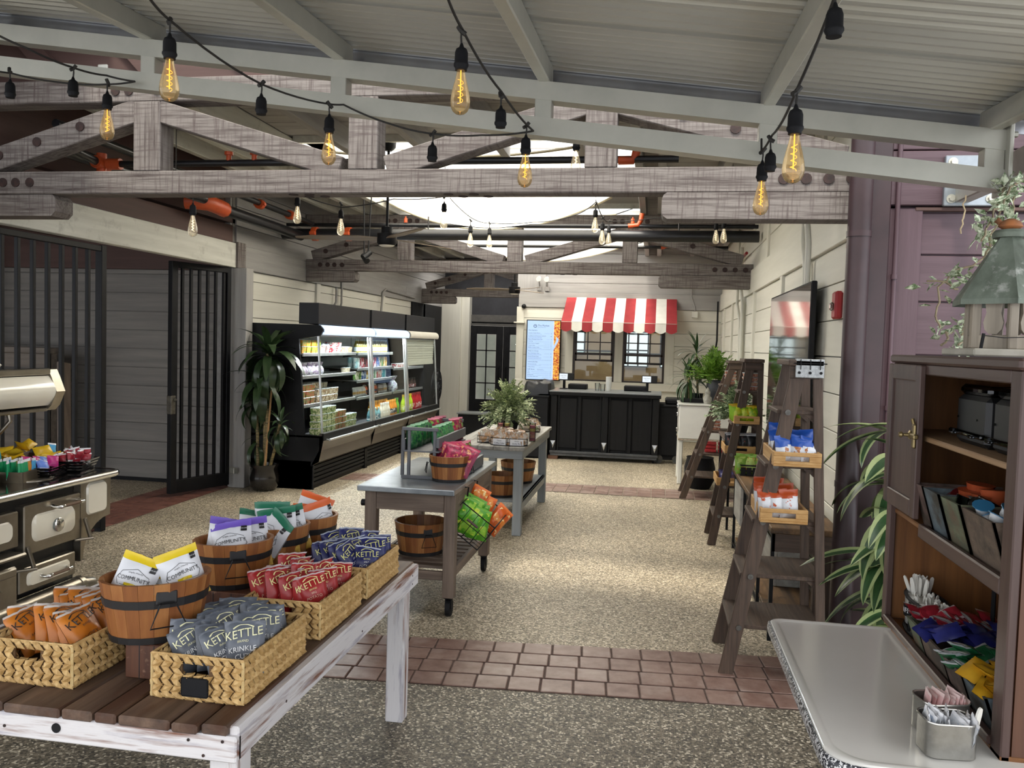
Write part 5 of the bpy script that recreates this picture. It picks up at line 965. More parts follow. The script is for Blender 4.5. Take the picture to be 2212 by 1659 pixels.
# ---------------------------------------------------------------- right wall: television, strobe
t = thing('television', 'large black wall television on the right wall, reflecting the awning', 'television', (1.0, 6.6, 1.53))
G().box(.985, 1.02, 5.66, 7.58, .96, 2.065, .006).obj('casing', BLACK, t); G().box(1.02, 1.045, 6.2, 7.0, 1.3, 1.75).obj('mount', BLACKM, t)
G().box(.982, .9855, 5.675, 7.565, .978, 2.05).obj('display', M('dark_display', '#050506', '#060607', 3, ro=.04, sp=.9, ct=1), t)
t = thing('fire_strobe', 'red fire alarm strobe on the white wall beside the downpipe', 'alarm', (1.06, 5.2, 1.88)); G().box(1.03, 1.075, 5.14, 5.25, 1.80, 1.965, .012).obj('case', M('alarm_red', '#8f1c20', '#a02428', 8, ro=.35), t); G().box(1.012, 1.03, 5.17, 5.22, 1.85, 1.9, .008).obj('lens', GLASS, t); G().box(1.01, 1.02, 5.18, 5.21, 1.86, 1.89, .004).obj('flash_tube', CHROME, t)
t = thing('red_conduit', 'slim red pipe behind the plum downpipe', 'pipe', (1.05, 4.95, 2.3)); G().tube([(1.06, 4.92, 3.4), (1.06, 4.92, 2.42), (1.06, 4.95, 2.3), (1.07, 5.02, 2.2)], .02, 8).obj('tube', M('alarm_red', '#8f1c20', ro=.4), t, 60)
t = thing('red_conduit', 'slim red pipe along the upper right wall beyond the middle truss', 'pipe', (1.03, 11, 2.7)); G().cyl((1.02, 10.2, 2.75), (1.02, 14.2, 2.75), .018, n=8).obj('tube', M('alarm_red', '#8f1c20', ro=.4), t, 60)
# ---------------------------------------------------------------- ladders
LW = {a: wood('ladder_wood', '#2f241d', '#5d4a3c', a, sc=55, ro=.65, bu=.35, lo=.25, hi=.75) for a in 'xyz'}; WASH = M('zinc_washer', '#5a5854', '#7a7772', 40, ro=.4, me=.6)
def ladder(lab, yn, yf, xb, xt, zt_, xr, steps, rt_=None, cap=.13, sh=.05):
    rt_ = rt_ or xt+cap
    t = thing('stepladder', lab, 'ladder', (xb+.2, (yn+yf)/2, 0)); yc = (yn+yf)/2
    def fx(z): return xb+.03+(xt-xb)*z/zt_
    def yy(y, z): return y+(sh if y < yc else -sh)*z/zt_*1.2
    for y in (yn, yf):
        G().bar((fx(0), y, 0), (fx(zt_)+.02, yy(y, zt_), zt_-.02), .022, .068, (1, 0, 0), .003).obj('front_rail', LW['z'], t)
        G().bar((xr, y, 0), (rt_, yy(y, zt_), zt_-.03), .02, .045, (1, 0, 0), .003).obj('rear_leg', LW['z'], t)
        g = G()
        for z in steps: x = fx(z)+.012; y_ = yy(y, z); g.cyl((x, y_-.011, z), (x, y_-.016, z), .014, n=10)
        if y == yn:
            for z in steps: x = fx(z)+.012; y_ = yy(y, z); G().cyl((x, y_-.011, z-.01), (x, y_-.017, z-.01), .014, n=10).obj('washer', WASH, t, 40)
    for z in steps:
        a, b = yy(yn, z)+.012, yy(yf, z)-.012; xr_ = xr+(rt_-xr)*z/zt_
        G().box(fx(z)-.035, xr_+.02, a, b, z-.02, z, .003).obj('step', LW['y'], t)
        for y, s in ((a, 1), (b, -1)): G().prism([(xr_-.06, z-.02), (xr_+.01, z-.02), (xr_+.01, z-.085)], 1, y, y+.014*s).obj('step_bracket', LW['y'], t)
    G().box(xt-.01, rt_+.025, yy(yn, zt_)-.035, yy(yf, zt_)+.035, zt_-.028, zt_, .004).obj('cap_board', LW['y'], t)
    G().box(xt, rt_+.01, yy(yn, zt_)-.02, yy(yn, zt_)+.0, zt_-.09, zt_-.028, .003).obj('cap_block', LW['x'], t); return t
SA = (.25, .505, .775, 1.05, 1.315); SBs = (.25, .49, .755, 1.005, 1.27); SC = (.25, .492, .735, .98, 1.23)
la = ladder('nearest dark wooden stepladder with zinc cap plate and two bamboo crates', 4.14, 4.59, .365, .645, 1.56, .845, SA)
ZNC = M('hammered_zinc', '#8f9190', '#b5b7b6', 60, ro=.35, me=.8, bu=.2)
g = G().box(.668, .80, 4.165, 4.172, 1.475, 1.565, .003).box(.668, .80, 4.165, 4.2, 1.56, 1.566, .002)
g.obj('zinc_plate', ZNC, la); g = G()
for x in (.685, .735, .785): g.cyl((x, 4.166, 1.5), (x, 4.16, 1.5), .007, n=8)
g.tube([(.66, 4.16, 1.545), (.81, 4.155, 1.545)], .003, 5)
for x in (.69, .735, .78): g.tube([(x, 4.158, 1.565), (x, 4.155, 1.515)], .0025, 4)
g.obj('hook_wire', BLACK, la)
lb = ladder('middle dark wooden stepladder with green snack bags on its fourth step', 6.9, 7.33, .475, .72, 1.53, .86, SBs, cap=.125)
lc = ladder('farthest dark wooden stepladder, splayed wide before the white table', 8.94, 9.4, .305, .775, 1.485, .97, SC, cap=.11)
BAM = M('bamboo_crate', '#a87d46', '#c29a62', 14, (1, .1, 3), ro=.5, bu=.1)
def slotcrate(lab, x0, x1, y0, y1, z, h=.065):
    t = thing('bamboo_crate', lab, 'crate', ((x0+x1)/2, (y0+y1)/2, z)); th = .012
    G().box(x0, x1, y0, y1, z+.001, z+.012, .002).obj('bottom', BAM, t); cx = (x0+x1)/2
    for y in (y0, y1-th):
        g = G().box(x0, x1, y, y+th, z+.012, z+h*.38, .002).box(x0, x1, y, y+th, z+h*.72, z+h, .002).box(x0, cx-.055, y, y+th, z+h*.38, z+h*.72).box(cx+.055, x1, y, y+th, z+h*.38, z+h*.72); g.obj('end_panel', BAM, t)
    for x in (x0, x1-th): G().box(x, x+th, y0+th, y1-th, z+.012, z+h, .002).obj('side_panel', BAM, t)
    return t
slotcrate('bamboo crate of blue and white snack bags on the nearest ladder', .575, .795, 4.1, 4.5, 1.05, .07); slotcrate('bamboo crate of orange and white bags on the nearest ladder, third step', .525, .745, 4.1, 4.5, .775, .07)
slotcrate('bamboo crate of green and yellow bags on the middle ladder', .645, .845, 6.88, 7.28, 1.005); slotcrate('bamboo crate of black bags on the middle ladder', .585, .83, 6.93, 7.3, .755); slotcrate('bamboo crate with a purple bag low on the middle ladder', .53, .78, 6.92, 7.3, .49)
# ---------------------------------------------------------------- consoles along the wall
RW = {a: wood('rustic_wood', '#3a2a1c', '#7d5d38', a, sc=16, ro=.6, bu=.25, lo=.3, hi=.75, c3='#1f1813', sc3=9, lo3=.55, hi3=.68) for a in 'xy'}
t = thing('console_table', 'rustic wood and black metal console behind the nearest ladder', 'table', (.86, 5.9, 0))
G().box(.66, 1.03, 4.68, 7.1, .6, .635, .004).obj('top', RW['y'], t); G().box(.68, 1.01, 4.7, 6.75, .085, .11, .004).obj('low_shelf', RW['y'], t)
for y in (4.7, 5.25, 6.15, 6.85): G().box(.665, .685, y-.01, y+.01, 0, .6).obj('leg', BLACK, t); G().box(1.0, 1.02, y-.01, y+.01, 0, .6).obj('leg', BLACK, t)
for z in (.59, .05): G().box(.668, .682, 4.7, 6.85, z-.012, z).obj('rail', BLACK, t); G().box(1.003, 1.017, 4.7, 6.85, z-.012, z).obj('rail', BLACK, t)
G().box(.67, 1.01, 4.69, 4.72, .5, .6).box(.67, 1.01, 4.69, 4.72, .06, .13).obj('end_panel', LW['x'], t); G().tube([(1.0, 4.75, .1), (1.0, 5.5, .58)], .008, 5).obj('brace', BLACK, t); G().box(.9, 1.0, 4.72, 4.77, 0, .6).obj('leg', LW['z'], t)
t = thing('planter_box', 'pale grey wooden planter with moss under the console', 'planter', (.87, 5.8, .11)); PG = M('pale_grey_wood', '#85837e', '#a19f99', 20, (1, .1, 1), ro=.7)
G().box(.79, .81, 5.4, 6.3, .112, .35, .003).box(.945, .965, 5.4, 6.3, .112, .35, .003).box(.81, .945, 5.4, 5.42, .112, .35, .003).box(.81, .945, 6.28, 6.3, .112, .35, .003).obj('box', PG, t); G().box(.81, .945, 5.42, 6.28, .12, .3).obj('moss', M('moss', '#2a3a18', '#6a6a48', 60, ro=.95, bu=.6), t)
t = thing('wall_planter', 'small grey planter with a rounded end hung under the console', 'planter', (.72, 6.5, .4)); G().prism([(.66, .3), (.7, .28), (.7, .56), (.66, .58)], 1, 6.3, 6.75).obj('shell', PG, t)
t = thing('plant_stand', 'black metal stand with a wooden top behind the middle ladder', 'table', (.85, 8.1, 0)); G().box(.66, 1.02, 7.5, 8.6, .75, .775, .004).obj('top', LW['y'], t)
for y in (7.52, 8.56):
    for x in (.67, 1.0): G().box(x, x+.02, y, y+.02, 0, .75).obj('leg', BLACK, t)
VLEAF = M('variegated_leaf', '#3f5a35', '#b9c4a0', 45, ro=.5, lo=.45, hi=.6)
t = thing('variegated_bush', 'small-leaved variegated plant behind the middle ladder', 'plant', (.8, 8.0, .775)); G().lathe([(.06, 0), (.09, .12)], 14, (.8, 8.05, .775)).obj('pot', BLACKM, t)
vs_ = [sprig('sprig', 7, .22, .06, VLEAF, 20+k, wd=1.6) for k in range(3)]; bush(t, (.76, 8.0, 1.0), .22, .3, 130, vs_, 5, .85, lo=-.6, name='sprig')
t = thing('display_basket', 'black wire basket of lime bags at the far end of the console', 'basket', (.78, 6.7, .635)); g = G()
for z in (.637, .675, .715): g.tube([(.68, 6.55, z), (.9, 6.55, z), (.9, 6.85, z), (.68, 6.85, z)], .006, 5, True)
for k in range(6): x = .68+.044*k; g.box(x, x+.035, 6.547, 6.553, .64, .7)
g.box(.68, .9, 6.55, 6.85, .637, .642); g.obj('frame', BLACK, t)
# ---------------------------------------------------------------- plum plants at the wall foot, birdhouse and vine
LF3 = [leafmesh('leaf', .5, .115, d, [M('broad_leaf', '#1f3a22', '#3f5f38', 8, (4, .5, 1), ro=.3, lo=.3, hi=.75), M('leaf_margin', '#8f9f6a', '#a3b07c', 8, ro=.4)], stripe=True, n=12) for d in (.9, 1.6, 2.2)]
t = thing('broad_leaf_plant', 'broad striped-leaf plant between the plum wall and the wooden hutch', 'plant', (1.25, 4.4, 0)); G().tube([(1.28, 4.35, 0), (1.25, 4.32, .5), (1.26, 4.3, 1.2)], .018, 7).obj('stem', CANE, t, 60)
r = random.Random(9)
for k in range(46):
    z = 1.25-1.15*(k/46)+r.uniform(-.05, .05); a = pi/2+r.uniform(-1.5, 1.3); s = r.uniform(.75, 1.05)
    o = inst(LF3[r.choice((0, 1, 1, 2))], 'leaf', t, (1.24, 4.28+r.uniform(-.1, .05), z), (0, 0, 0), (s, s, s)); o.rotation_euler = (Matrix.Rotation(a, 3, 'Z') @ Matrix.Rotation(r.uniform(-.2, .7), 3, 'X')).to_euler()
for k in range(10):
    a = r.uniform(-pi, pi); s = r.uniform(.5, .8); o = inst(LF3[0], 'leaf', t, (1.0+r.uniform(-.12, .2), 4.05+r.uniform(-.2, .1), r.uniform(.02, .12)), (0, 0, 0), (s, s, s)); o.rotation_euler = (Matrix.Rotation(a, 3, 'Z') @ Matrix.Rotation(r.uniform(.5, 1.2), 3, 'X')).to_euler()
t = thing('strap_leaf_plant', 'low plant reaching past the edge of the enamel table', 'plant', (.62, 3.75, 0))
for px, py, a in ((1665, 1385, 1.9), (1668, 1395, 2.3), (1727, 1530, 2.6)): p = atz(px+40, py+60, .02); o = inst(LF3[0], 'leaf', t, (p.x+.18, p.y-.05, .03), (0, 0, 0), (.55, .55, .55)); o.rotation_euler = (Matrix.Rotation(a, 3, 'Z') @ Matrix.Rotation(.7, 3, 'X')).to_euler()
# ---------------------------------------------------------------- wooden hutch with enamel shelf
HW_ = {a: wood('hutch_wood', '#3b2823', '#54403a', a, sc=26, ro=.45, bu=.12) for a in 'xyz'}; HIN = {a: wood('hutch_inner', '#5e3a1c', '#85582e', a, sc=22, ro=.55, bu=.1) for a in 'xyz'}; HSIDE = wood('hutch_side', '#3d2518', '#5a3825', 'z', sc=22, ro=.45, bu=.12)
hu = thing('hutch', 'dark wooden kitchen hutch with a white enamel worktop, condiments inside', 'cabinet', (.95, 2.3, 0))
G().box(.74, 1.1, 1.86, 2.82, 1.575, 1.6, .006).obj('top_board', HW_['y'], hu)
G().box(.772, 1.1, 1.87, 1.89, .758, 1.575).obj('side', HSIDE, hu); G().box(.77, 1.1, 2.79, 2.81, .745, 1.575, .003).obj('side', HW_['z'], hu)
G().box(1.085, 1.1, 1.89, 2.79, .745, 1.575).obj('back', HIN['z'], hu); G().box(.765, 1.085, 2.785, 2.79, .76, 1.57).obj('lining', HIN['z'], hu)
G().box(.75, .77, 1.87, 1.925, .745, 1.575, .003).obj('stile', HW_['z'], hu); G().box(.75, .77, 2.77, 2.81, .745, 1.575, .003).obj('stile', HW_['z'], hu)
G().box(.75, .77, 1.925, 2.77, 1.545, 1.575, .003).obj('head_rail', HW_['y'], hu)
G().box(.765, 1.085, 1.89, 2.785, 1.355, 1.37, .003).obj('shelf', wood('pale_shelf', '#8a6a4a', '#a08262', 'y', sc=20), hu)
G().box(.765, 1.085, 1.89, 2.785, 1.1, 1.115, .003).obj('shelf', HIN['y'], hu); G().box(.75, .768, 1.925, 2.49, 1.085, 1.125, .004).obj('shelf_lip', HW_['y'], hu)
G().box(.75, 1.1, 1.87, 2.81, .745, .757, .002).obj('bottom_board', HIN['y'], hu); G().box(.744, .765, 1.925, 2.77, .755, .775, .003).obj('bottom_lip', HW_['y'], hu)
d = G().box(.735, .752, 2.49, 2.53, 1.135, 1.572, .003).box(.735, .752, 2.765, 2.805, 1.135, 1.572, .003).box(.735, .752, 2.53, 2.765, 1.135, 1.185, .003).box(.735, .752, 2.53, 2.765, 1.525, 1.572, .003).obj('door', HW_['z'], hu)
G().box(.743, .749, 2.53, 2.765, 1.185, 1.525).obj('door_panel', HW_['z'], d)
BRA = M('old_brass', '#7a6a48', '#94835c', 20, ro=.35, me=.8)
G().lathe([(.011, 0), (.014, .005), (.006, .009), (.004, .022), (.009, .027), (.007, .034)], 12).obj('knob', BRA, d, 50, at=(0, 0, 0)).matrix_local = Matrix.Translation(V((.736, 2.545, 1.37))-WL['hutch']) @ Matrix.Rotation(-pi/2, 4, 'Y')
G().box(.728, .736, 2.495, 2.52, 1.335, 1.405, .004).cyl((.73, 2.508, 1.405), (.726, 2.508, 1.42), .005, n=8).box(.722, .735, 2.475, 2.515, 1.363, 1.377, .003).obj('latch', BRA, d)
for z in (1.48, 1.2): G().cyl((.745, 2.81, z-.018), (.745, 2.81, z+.018), .005, n=8).obj('hinge', BRA, d, 40)
# enamel worktop and base
def rr(x0, x1, y0, y1, r, n=6, rs=None):
    p = []; rs = rs or (r, r, r, r)
    for (cx, cy, a0), q in zip(((1, 1, 0), (0, 1, 90), (0, 0, 180), (1, 0, 270)), rs):
        X_ = x1-q if cx else x0+q; Y_ = y1-q if cy else y0+q
        for k in range(n+1): a = radians(a0+90*k/n); p.append((X_+q*cos(a), Y_+q*sin(a)))
    return p
def loft(g, layers, mi=None, capb=True, capt=True):
    n = len(layers[0][0]); vs = [(x, y, z) for pts, z in layers for x, y in pts]; fs = []
    for k in range(len(layers)-1): fs += [(k*n+i, k*n+(i+1) % n, (k+1)*n+(i+1) % n, (k+1)*n+i) for i in range(n)]
    if capb: fs.append(tuple(range(n))[::-1])
    if capt: fs.append(tuple(range((len(layers)-1)*n, len(layers)*n)))
    g.add(vs, fs, mi); return g
def et(o): return rr(.385+o, 1.02-o, 1.775+o, 2.72-o, .07, 8, (.02, .035, .075, .02))
G_ = G(); loft(G_, [(et(.003), .718), (et(0), .724), (et(0), .742), (et(.006), .7495), (et(.012), .7505), (et(.022), .7505), (et(.026), .748), (et(.03), .7475)])
G_.obj('enamel_worktop', M('white_porcelain', '#dcdad4', '#e2e0da', 2, ro=.2, ct=.4), hu, 40)
SPK = M('speckled_edge', '#23252c', '#d3d3d3', 160, ro=.35, lo=.5, hi=.56, det=2)
g = G(); loft(g, [(et(-.0035), .715), (et(-.0045), .727), (et(-.003), .741), (et(.001), .7465)], capb=False, capt=False); g.obj('worktop_edge', SPK, hu, 40)
G().box(.62, 1.1, 1.87, 2.81, .04, .715).obj('base_carcass', HW_['z'], hu)
for y0, y1 in ((1.88, 2.33), (2.35, 2.8)): p_ = G().box(.6, .62, y0, y1, .08, .69, .004).obj('base_door', HW_['z'], hu); G().box(.596, .602, y0+.06, y1-.06, .14, .63, .003).obj('door_panel', HW_['z'], p_)
for y in (1.9, 2.78): G().box(.6, .65, y-.025, y+.025, 0, .08, .004).obj('leg', HW_['z'], hu)
G().box(.595, .605, 1.87, 1.9, .35, .4, .003).obj('base_hinge', BRA, hu)
# drink dispensers on the upper shelf
DISP = M('dispenser_black', '#0b0b0d', '#121214', 6, ro=.5); SMOK = glassmat('smoke_plastic', '#b8bcc0', 1.2)
for q, (y0, y1) in enumerate(((2.2, 2.41), (1.955, 2.165))):
    t = thing('napkin_dispenser', ('farther', 'nearer')[q]+' black box dispenser with a clear top on the hutch shelf', 'dispenser', (.9, (y0+y1)/2, 1.37))
    G().box(.808, 1.0, y0, y1, 1.372, 1.5, .012).obj('body', DISP, t); G().box(.812, .998, y0+.005, y1-.005, 1.5, 1.528, .01).obj('clear_top', SMOK, t); G().box(.793, .808, y0-.005, y1+.01, 1.395, 1.408, .004).obj('clear_rail', SMOK, t)
    for y in (y0+.03, y1-.05): G().box(.782, .797, y, y+.025, 1.395, 1.403, .003).cyl((.805, y+.03, 1.44), (.81, y+.03, 1.44), .003, n=6).obj('clip', SMOK, t)
def sbin(lab, y0, y1, z, h, mat, x=.775, depth=.2, lean=.035, name='sloped_bin'):
    t = thing(name, lab, 'box', (x+.1, (y0+y1)/2, z)); th = .007
    def P(a, k): return (x-lean*k+a*depth, z+.002+h*k*(1-.0*a))
    def wall(ya, yb, nm): G().prism([P(0, 0), P(1, 0), (x+depth, z+h), P(0, 1)], 1, ya, yb).obj(nm, mat, t)
    wall(y0, y0+th, 'side'); wall(y1-th, y1, 'side')
    G().add([(x, y0, z+.002), (x, y1, z+.002), (x-lean, y1, z+h+.002), (x-lean, y0, z+h+.002), (x+th, y0, z+.002), (x+th, y1, z+.002), (x-lean+th, y1, z+h+.002), (x-lean+th, y0, z+h+.002)], [(0, 1, 2, 3), (7, 6, 5, 4), (0, 3, 7, 4), (1, 5, 6, 2), (3, 2, 6, 7), (0, 4, 5, 1)]).obj('front', mat, t)
    G().box(x, x+depth, y0, y1, z+.001, z+.006).obj('bottom', mat, t); return t
PAT = [M('worn_paint_'+n, a, b, 30, (1, .3, 1), ro=.75, bu=.3, c3=c, sc3=9, lo3=.45, hi3=.6) for n, a, b, c in (('rose', '#5a4642', '#6f5a52', '#3b3028'), ('blue', '#46525a', '#5d6a70', '#37342c'), ('green', '#4d5544', '#687058', '#5f4f3c'), ('umber', '#54463c', '#6a5a4c', '#38322a'))]
UB = ((2.445, 2.52), (2.315, 2.43), (2.165, 2.29), (1.955, 2.14))
for k, (a, b) in enumerate(UB): sbin(('rose', 'blue', 'green', 'umber')[k]+' worn sloped bin on the middle shelf of the hutch', a, b, 1.116, .12, PAT[k])
CUPT = lambda m: G().lathe([(.024, 0), (.034, .045), (.036, .048)], 16).mesh('portion_cup', m, 40)
TER = CUPT(M('terracotta_plastic', '#9c4423', '#ad5330', 8, ro=.45)); REDC = CUPT(M('dark_red_plastic', '#5a161a', ro=.4)); CLP = CUPT(SMOK)
for k, (y, z) in enumerate(((2.36, 1.2), (2.37, 1.215), (2.27, 1.2), (2.26, 1.216))): setp(inst(TER, 'portion_cup', None, (.84+.02*(k % 2), y, z), (.1, 0, k)), 'terracotta portion cup stacked in the green bin', 'cup', 'terracotta portion cups')
setp(inst(REDC, 'portion_cup', None, (.8, 2.42, 1.195), (1.2, .2, .4)), 'dark red portion cup lying on its side in the blue bin', 'cup')
for k in range(4): setp(inst(CLP, 'portion_cup', None, (.79+.03*(k % 2), 2.26-.03*k, 1.195), (.4*k, .3, k)), 'clear portion cup jumbled in the green bin', 'cup', 'clear portion cups')
CRM = G().lathe([(.014, 0), (.02, .022), (.024, .024), (.0, .025)], 12).mesh('creamer', [M('creamer_white', '#dedede', ro=.35)], 40)
CRB = G().lathe([(.014, 0), (.02, .022)], 12).lathe([(.025, .022), (.025, .024)], 12, mi=1).mesh('creamer', [M('creamer_white', '#dedede', ro=.35), M('creamer_blue', '#2f6f96', ro=.4)], 40)
for k in range(10): setp(inst(CRB, 'creamer', None, (.775+.035*(k % 3), 2.0+.035*(k // 3), 1.2+.02*(k % 2)+.012*(k // 5)), (RND.uniform(-.5, .5), RND.uniform(-.5, .5), 0), (.95, .95, .95)), 'blue-lidded creamer pot in the umber bin', 'creamer', 'blue-lidded creamers')
LB = ((2.44, 2.535, 'red', RCL), (2.25, 2.43, 'navy', hexmat('sachet_navy', '#1d2058', .3, '#2a2f72')), (2.105, 2.24, 'green', hexmat('sachet_green', '#1d5a38', .25, '#2f7a4c')), (1.955, 2.09, 'yellow', hexmat('sachet_yellow', '#b5861a', .35, '#c99a28')))
for k, (a, b, n, m) in enumerate(LB):
    sbin('worn sloped bin of %s sachets on the hutch floor' % n, a, b, .758, .085, PAT[(k+2) % 4], depth=.24, lean=.03)
    sm = packet(n+'_sachet', .075, .05, .016, [m, m if k in (1, 3) else SILV, m], None, 30+k)
    for j in range(18): pk(sm, n+' sachet heaped in its sloped bin on the hutch floor', n+' sachets in the hutch', (.765+RND.uniform(0, .2), a+.02+RND.uniform(0, b-a-.035), .835+.012*(j % 3)), (RND.uniform(-1.4, -.9), RND.uniform(-.4, .4), RND.uniform(0, 3)), name='sachet', cat='sachet')
# cutlery caddy
t = thing('cutlery_caddy', 'black wire cutlery caddy with steel cups of white plastic cutlery in the hutch', 'caddy', (.835, 2.64, .757))
ov = [(.835+.05*cos(a), 2.64+.135*sin(a)) for a in [2*pi*k/24 for k in range(24)]]
for z in (.762, .862): G().tube([(x, y, z) for x, y in ov], .006, 6, True).obj('ring', BLACK, t, 60)
for k in (0, 6, 12, 18): G().cyl((*ov[k], .76), (*ov[k], .862), .004, n=6).obj('upright', BLACK, t)
CAPS = M('cup_steel', '#b9b7b0', '#cfcdc6', 12, ro=.3, me=.5); CUTL = M('white_cutlery', '#d5d2c9', ro=.35)
for k, y in enumerate((2.725, 2.64, 2.555)):
    c = G().lathe([(.036, 0), (.04, .095)], 18, (.835, y, .766)).obj('steel_cup', CAPS, t, 40)
    lb_ = ('KNIFE', 'FORK', 'SPOON')[k]
    pts = [(.835-.0415*cos(a), y-.0415*sin(a)) for a in [radians(d_) for d_ in range(-50, 51, 20)]]
    g = G(); n = len(pts); g.add([(x, yy, z) for z in (.79, .825) for x, yy in pts], [(i, i+1, n+i+1, n+i) for i in range(n-1)]); lo = g.obj('label_plate', BLACKM, c)
    g = G(); g.text(lb_, .022, lambda a, b: (.835-.0425*cos(a/.0415), y-.0425*sin(a/.0415), .808+b)); g.obj('lettering', WHT, c, fix=False)
hd = G().prism([(-.006, 0), (.006, 0), (.007, .1), (.005, .115), (0, .119), (-.005, .115), (-.007, .1)], 1, -.0015, .0015).mesh('cutlery_piece', CUTL)
for k in range(44): 
    c = (2.725, 2.64, 2.555)[k % 3]; a = RND.uniform(0, 6.28); q = RND.uniform(.005, .026); zz = .80 if k % 3 == 0 else .765
    o = inst(hd, 'cutlery_piece', None, (.835+q*cos(a), c+q*sin(a), zz), (RND.uniform(-.25, .25), RND.uniform(-.3, .3), RND.uniform(0, 3))); setp(o, ('white plastic knife', 'white plastic fork', 'white plastic spoon')[k % 3]+' standing handle up in the hutch caddy', 'cutlery', 'plastic cutlery in the caddy')
t = thing('lid_rack', 'taller black wire rack of clear lids at the back of the hutch', 'rack', (1.0, 2.3, .757))
ov = [(.99+.06*cos(a), 2.32+.2*sin(a)) for a in [2*pi*k/24 for k in range(24)]]
for z in (.84, .985): G().tube([(x, y, z) for x, y in ov], .007, 6, True).obj('ring', BLACK, t, 60)
for k in range(0, 24, 4): G().cyl((*ov[k], .76), (*ov[k], .985), .006, n=6).obj('upright', BLACK, t)
G().box(.94, 1.05, 2.13, 2.5, .83, .84, .003).obj('tray', BLACKM, t)
for k, y in enumerate((2.44, 2.35, 2.26, 2.18)): setp(G().lathe([(.034, 0), (.037, .15)], 16, (.99, y, .842)).obj('clear_cup', CC, None, 40), ('farthest', 'second', 'third', 'nearest')[k]+' clear cup in the tall rack at the back of the hutch', 'cup', 'cups in the tall rack')
for k in range(12): setp(inst(hd, 'cutlery_piece', None, (.99+RND.uniform(-.02, .02), 2.2+.024*k, .92), (RND.uniform(-.2, .2), RND.uniform(-.2, .2), 1)), 'white stirrer standing in a clear cup in the tall rack', 'cutlery', 'stirrers in the tall rack')
# sugar tins on the worktop
TINM = M('aged_tin', '#75736e', '#9a9892', 9, ro=.32, me=.75, bu=.1); 
def tin(lab, cx, cy, rz):
    t = thing('sugar_tin', lab, 'tin', (cx, cy, .748), rot=(0, 0, rz)); WL[t.name] = V((0, 0, 0)); w, d, h = .105, .082, .076; g = G()
    o = lambda e: rr(-w/2+e, w/2-e, -d/2+e, d/2-e, .022)
    loft(g, [(o(.003), 0), (o(0), .003), (o(0), h), (o(.0025), h), (o(.0025), .006)], capt=True); g.obj('tin', TINM, t, 40)
    g = G(); g.tube([(x, y, h) for x, y in o(0)], .0022, 5, True); g.obj('rolled_rim', M('bright_tin', '#b5b3ad', ro=.25, me=.8), t, 60); return t
tin('nearer aged tin of white and blue sugar sachets on the enamel worktop', .647, 1.885, .1); tin('farther aged tin of pink sweetener sachets on the enamel worktop', .668, 1.99, .25)
sw = packet('sugar_sachet', .05, .062, .005, [M('sachet_white', '#d3d5d8', '#aeb9c9', 30, ro=.6, lo=.55, hi=.62), WHT, WHT], None, 41); sp_ = packet('sweetener_sachet', .05, .062, .005, [M('sachet_pink', '#d8a3a3', '#e6c3c0', 20, ro=.6), M('sachet_pale', '#e3cac6', ro=.6), WHT], None, 42)
for k in range(15): pk(sw, 'white sugar sachet standing in the nearer tin', 'white sugar sachets in the nearer tin', (.606+.0058*k, 1.885+RND.uniform(-.012, .012), .768+RND.uniform(0, .012)), (RND.uniform(-.1, .2), RND.uniform(-.25, .2), pi/2+.1+RND.uniform(-.35, .35)), name='sugar_sachet', cat='sachet')
for k in range(15): pk(sp_, 'pink sweetener sachet standing in the farther tin', 'pink sweetener sachets in the farther tin', (.63+.0055*k, 1.99+RND.uniform(-.012, .012), .77+RND.uniform(0, .014)), (RND.uniform(-.1, .3), RND.uniform(-.3, .1), pi/2+.2+RND.uniform(-.35, .35)), name='sweetener_sachet', cat='sachet')
o = setp(inst(hd, 'spoon', None, (.692, 1.875, .762), (.1, .15, .6), (1.0, 1.6, .8)), 'white plastic spoon at the right end of the nearer tin', 'spoon')
# birdhouse
BW = wood('birdhouse_wood', '#7d7366', '#a89d8c', 'z', sc=30, ro=.7, bu=.2); BR = M('green_roof_paint', '#4f564a', '#747d70', 14, (1, 1, .3), ro=.7, bu=.3, c3='#a9aba3', sc3=18, lo3=.6, hi3=.72)
t = thing('birdhouse', 'weathered wooden birdhouse with a green roof on top of the hutch', 'birdhouse', (.9, 2.38, 1.6)); c = V((.905, 2.38, 1.6))
G().box(.79, 1.04, 2.26, 2.5, 1.602, 1.622, .004).obj('base_board', M('pale_worn_board', '#a9a394', '#c2bcae', 12, ro=.7), t)
HX = [(c.x+.088*cos(radians(20+60*k)), c.y+.088*sin(radians(20+60*k))) for k in range(6)]
for k in range(6):
    a, b = V((*HX[k], 0)), V((*HX[(k+1) % 6], 0)); G().bar((*HX[k], 1.622), (*HX[k], 1.765), .022, .022, (1, 0, 0), .003).obj('corner_post', BW, t)
    G().bar((*HX[k], 1.64), (*HX[(k+1) % 6], 1.64), .01, .036, ch=.002).obj('sill', BW, t)
    m = (a+b)/2; dd = (b-a).normalized(); pr_ = []
    for s_, z in ((.2, 1.66), (.42, 1.672), (.5, 1.69), (.36, 1.715), (.44, 1.74), (.46, 1.762)): pr_.append((s_, z))
    poly = [(s_*.024*2, z) for s_, z in pr_]; poly = poly+[(-x, z) for x, z in poly[::-1]]
    nrm = V((dd.y, -dd.x, 0)); vs = [m+dd*x+nrm*e+V((0, 0, z)) for e in (-.004, .004) for x, z in poly]; n = len(poly)
    if k % 2 == 0 or k == 3: G().add(vs, [(i, (i+1) % n, n+(i+1) % n, n+i) for i in range(n)]+[tuple(range(n))[::-1], tuple(range(n, 2*n))]).obj('scalloped_panel', BW, t)
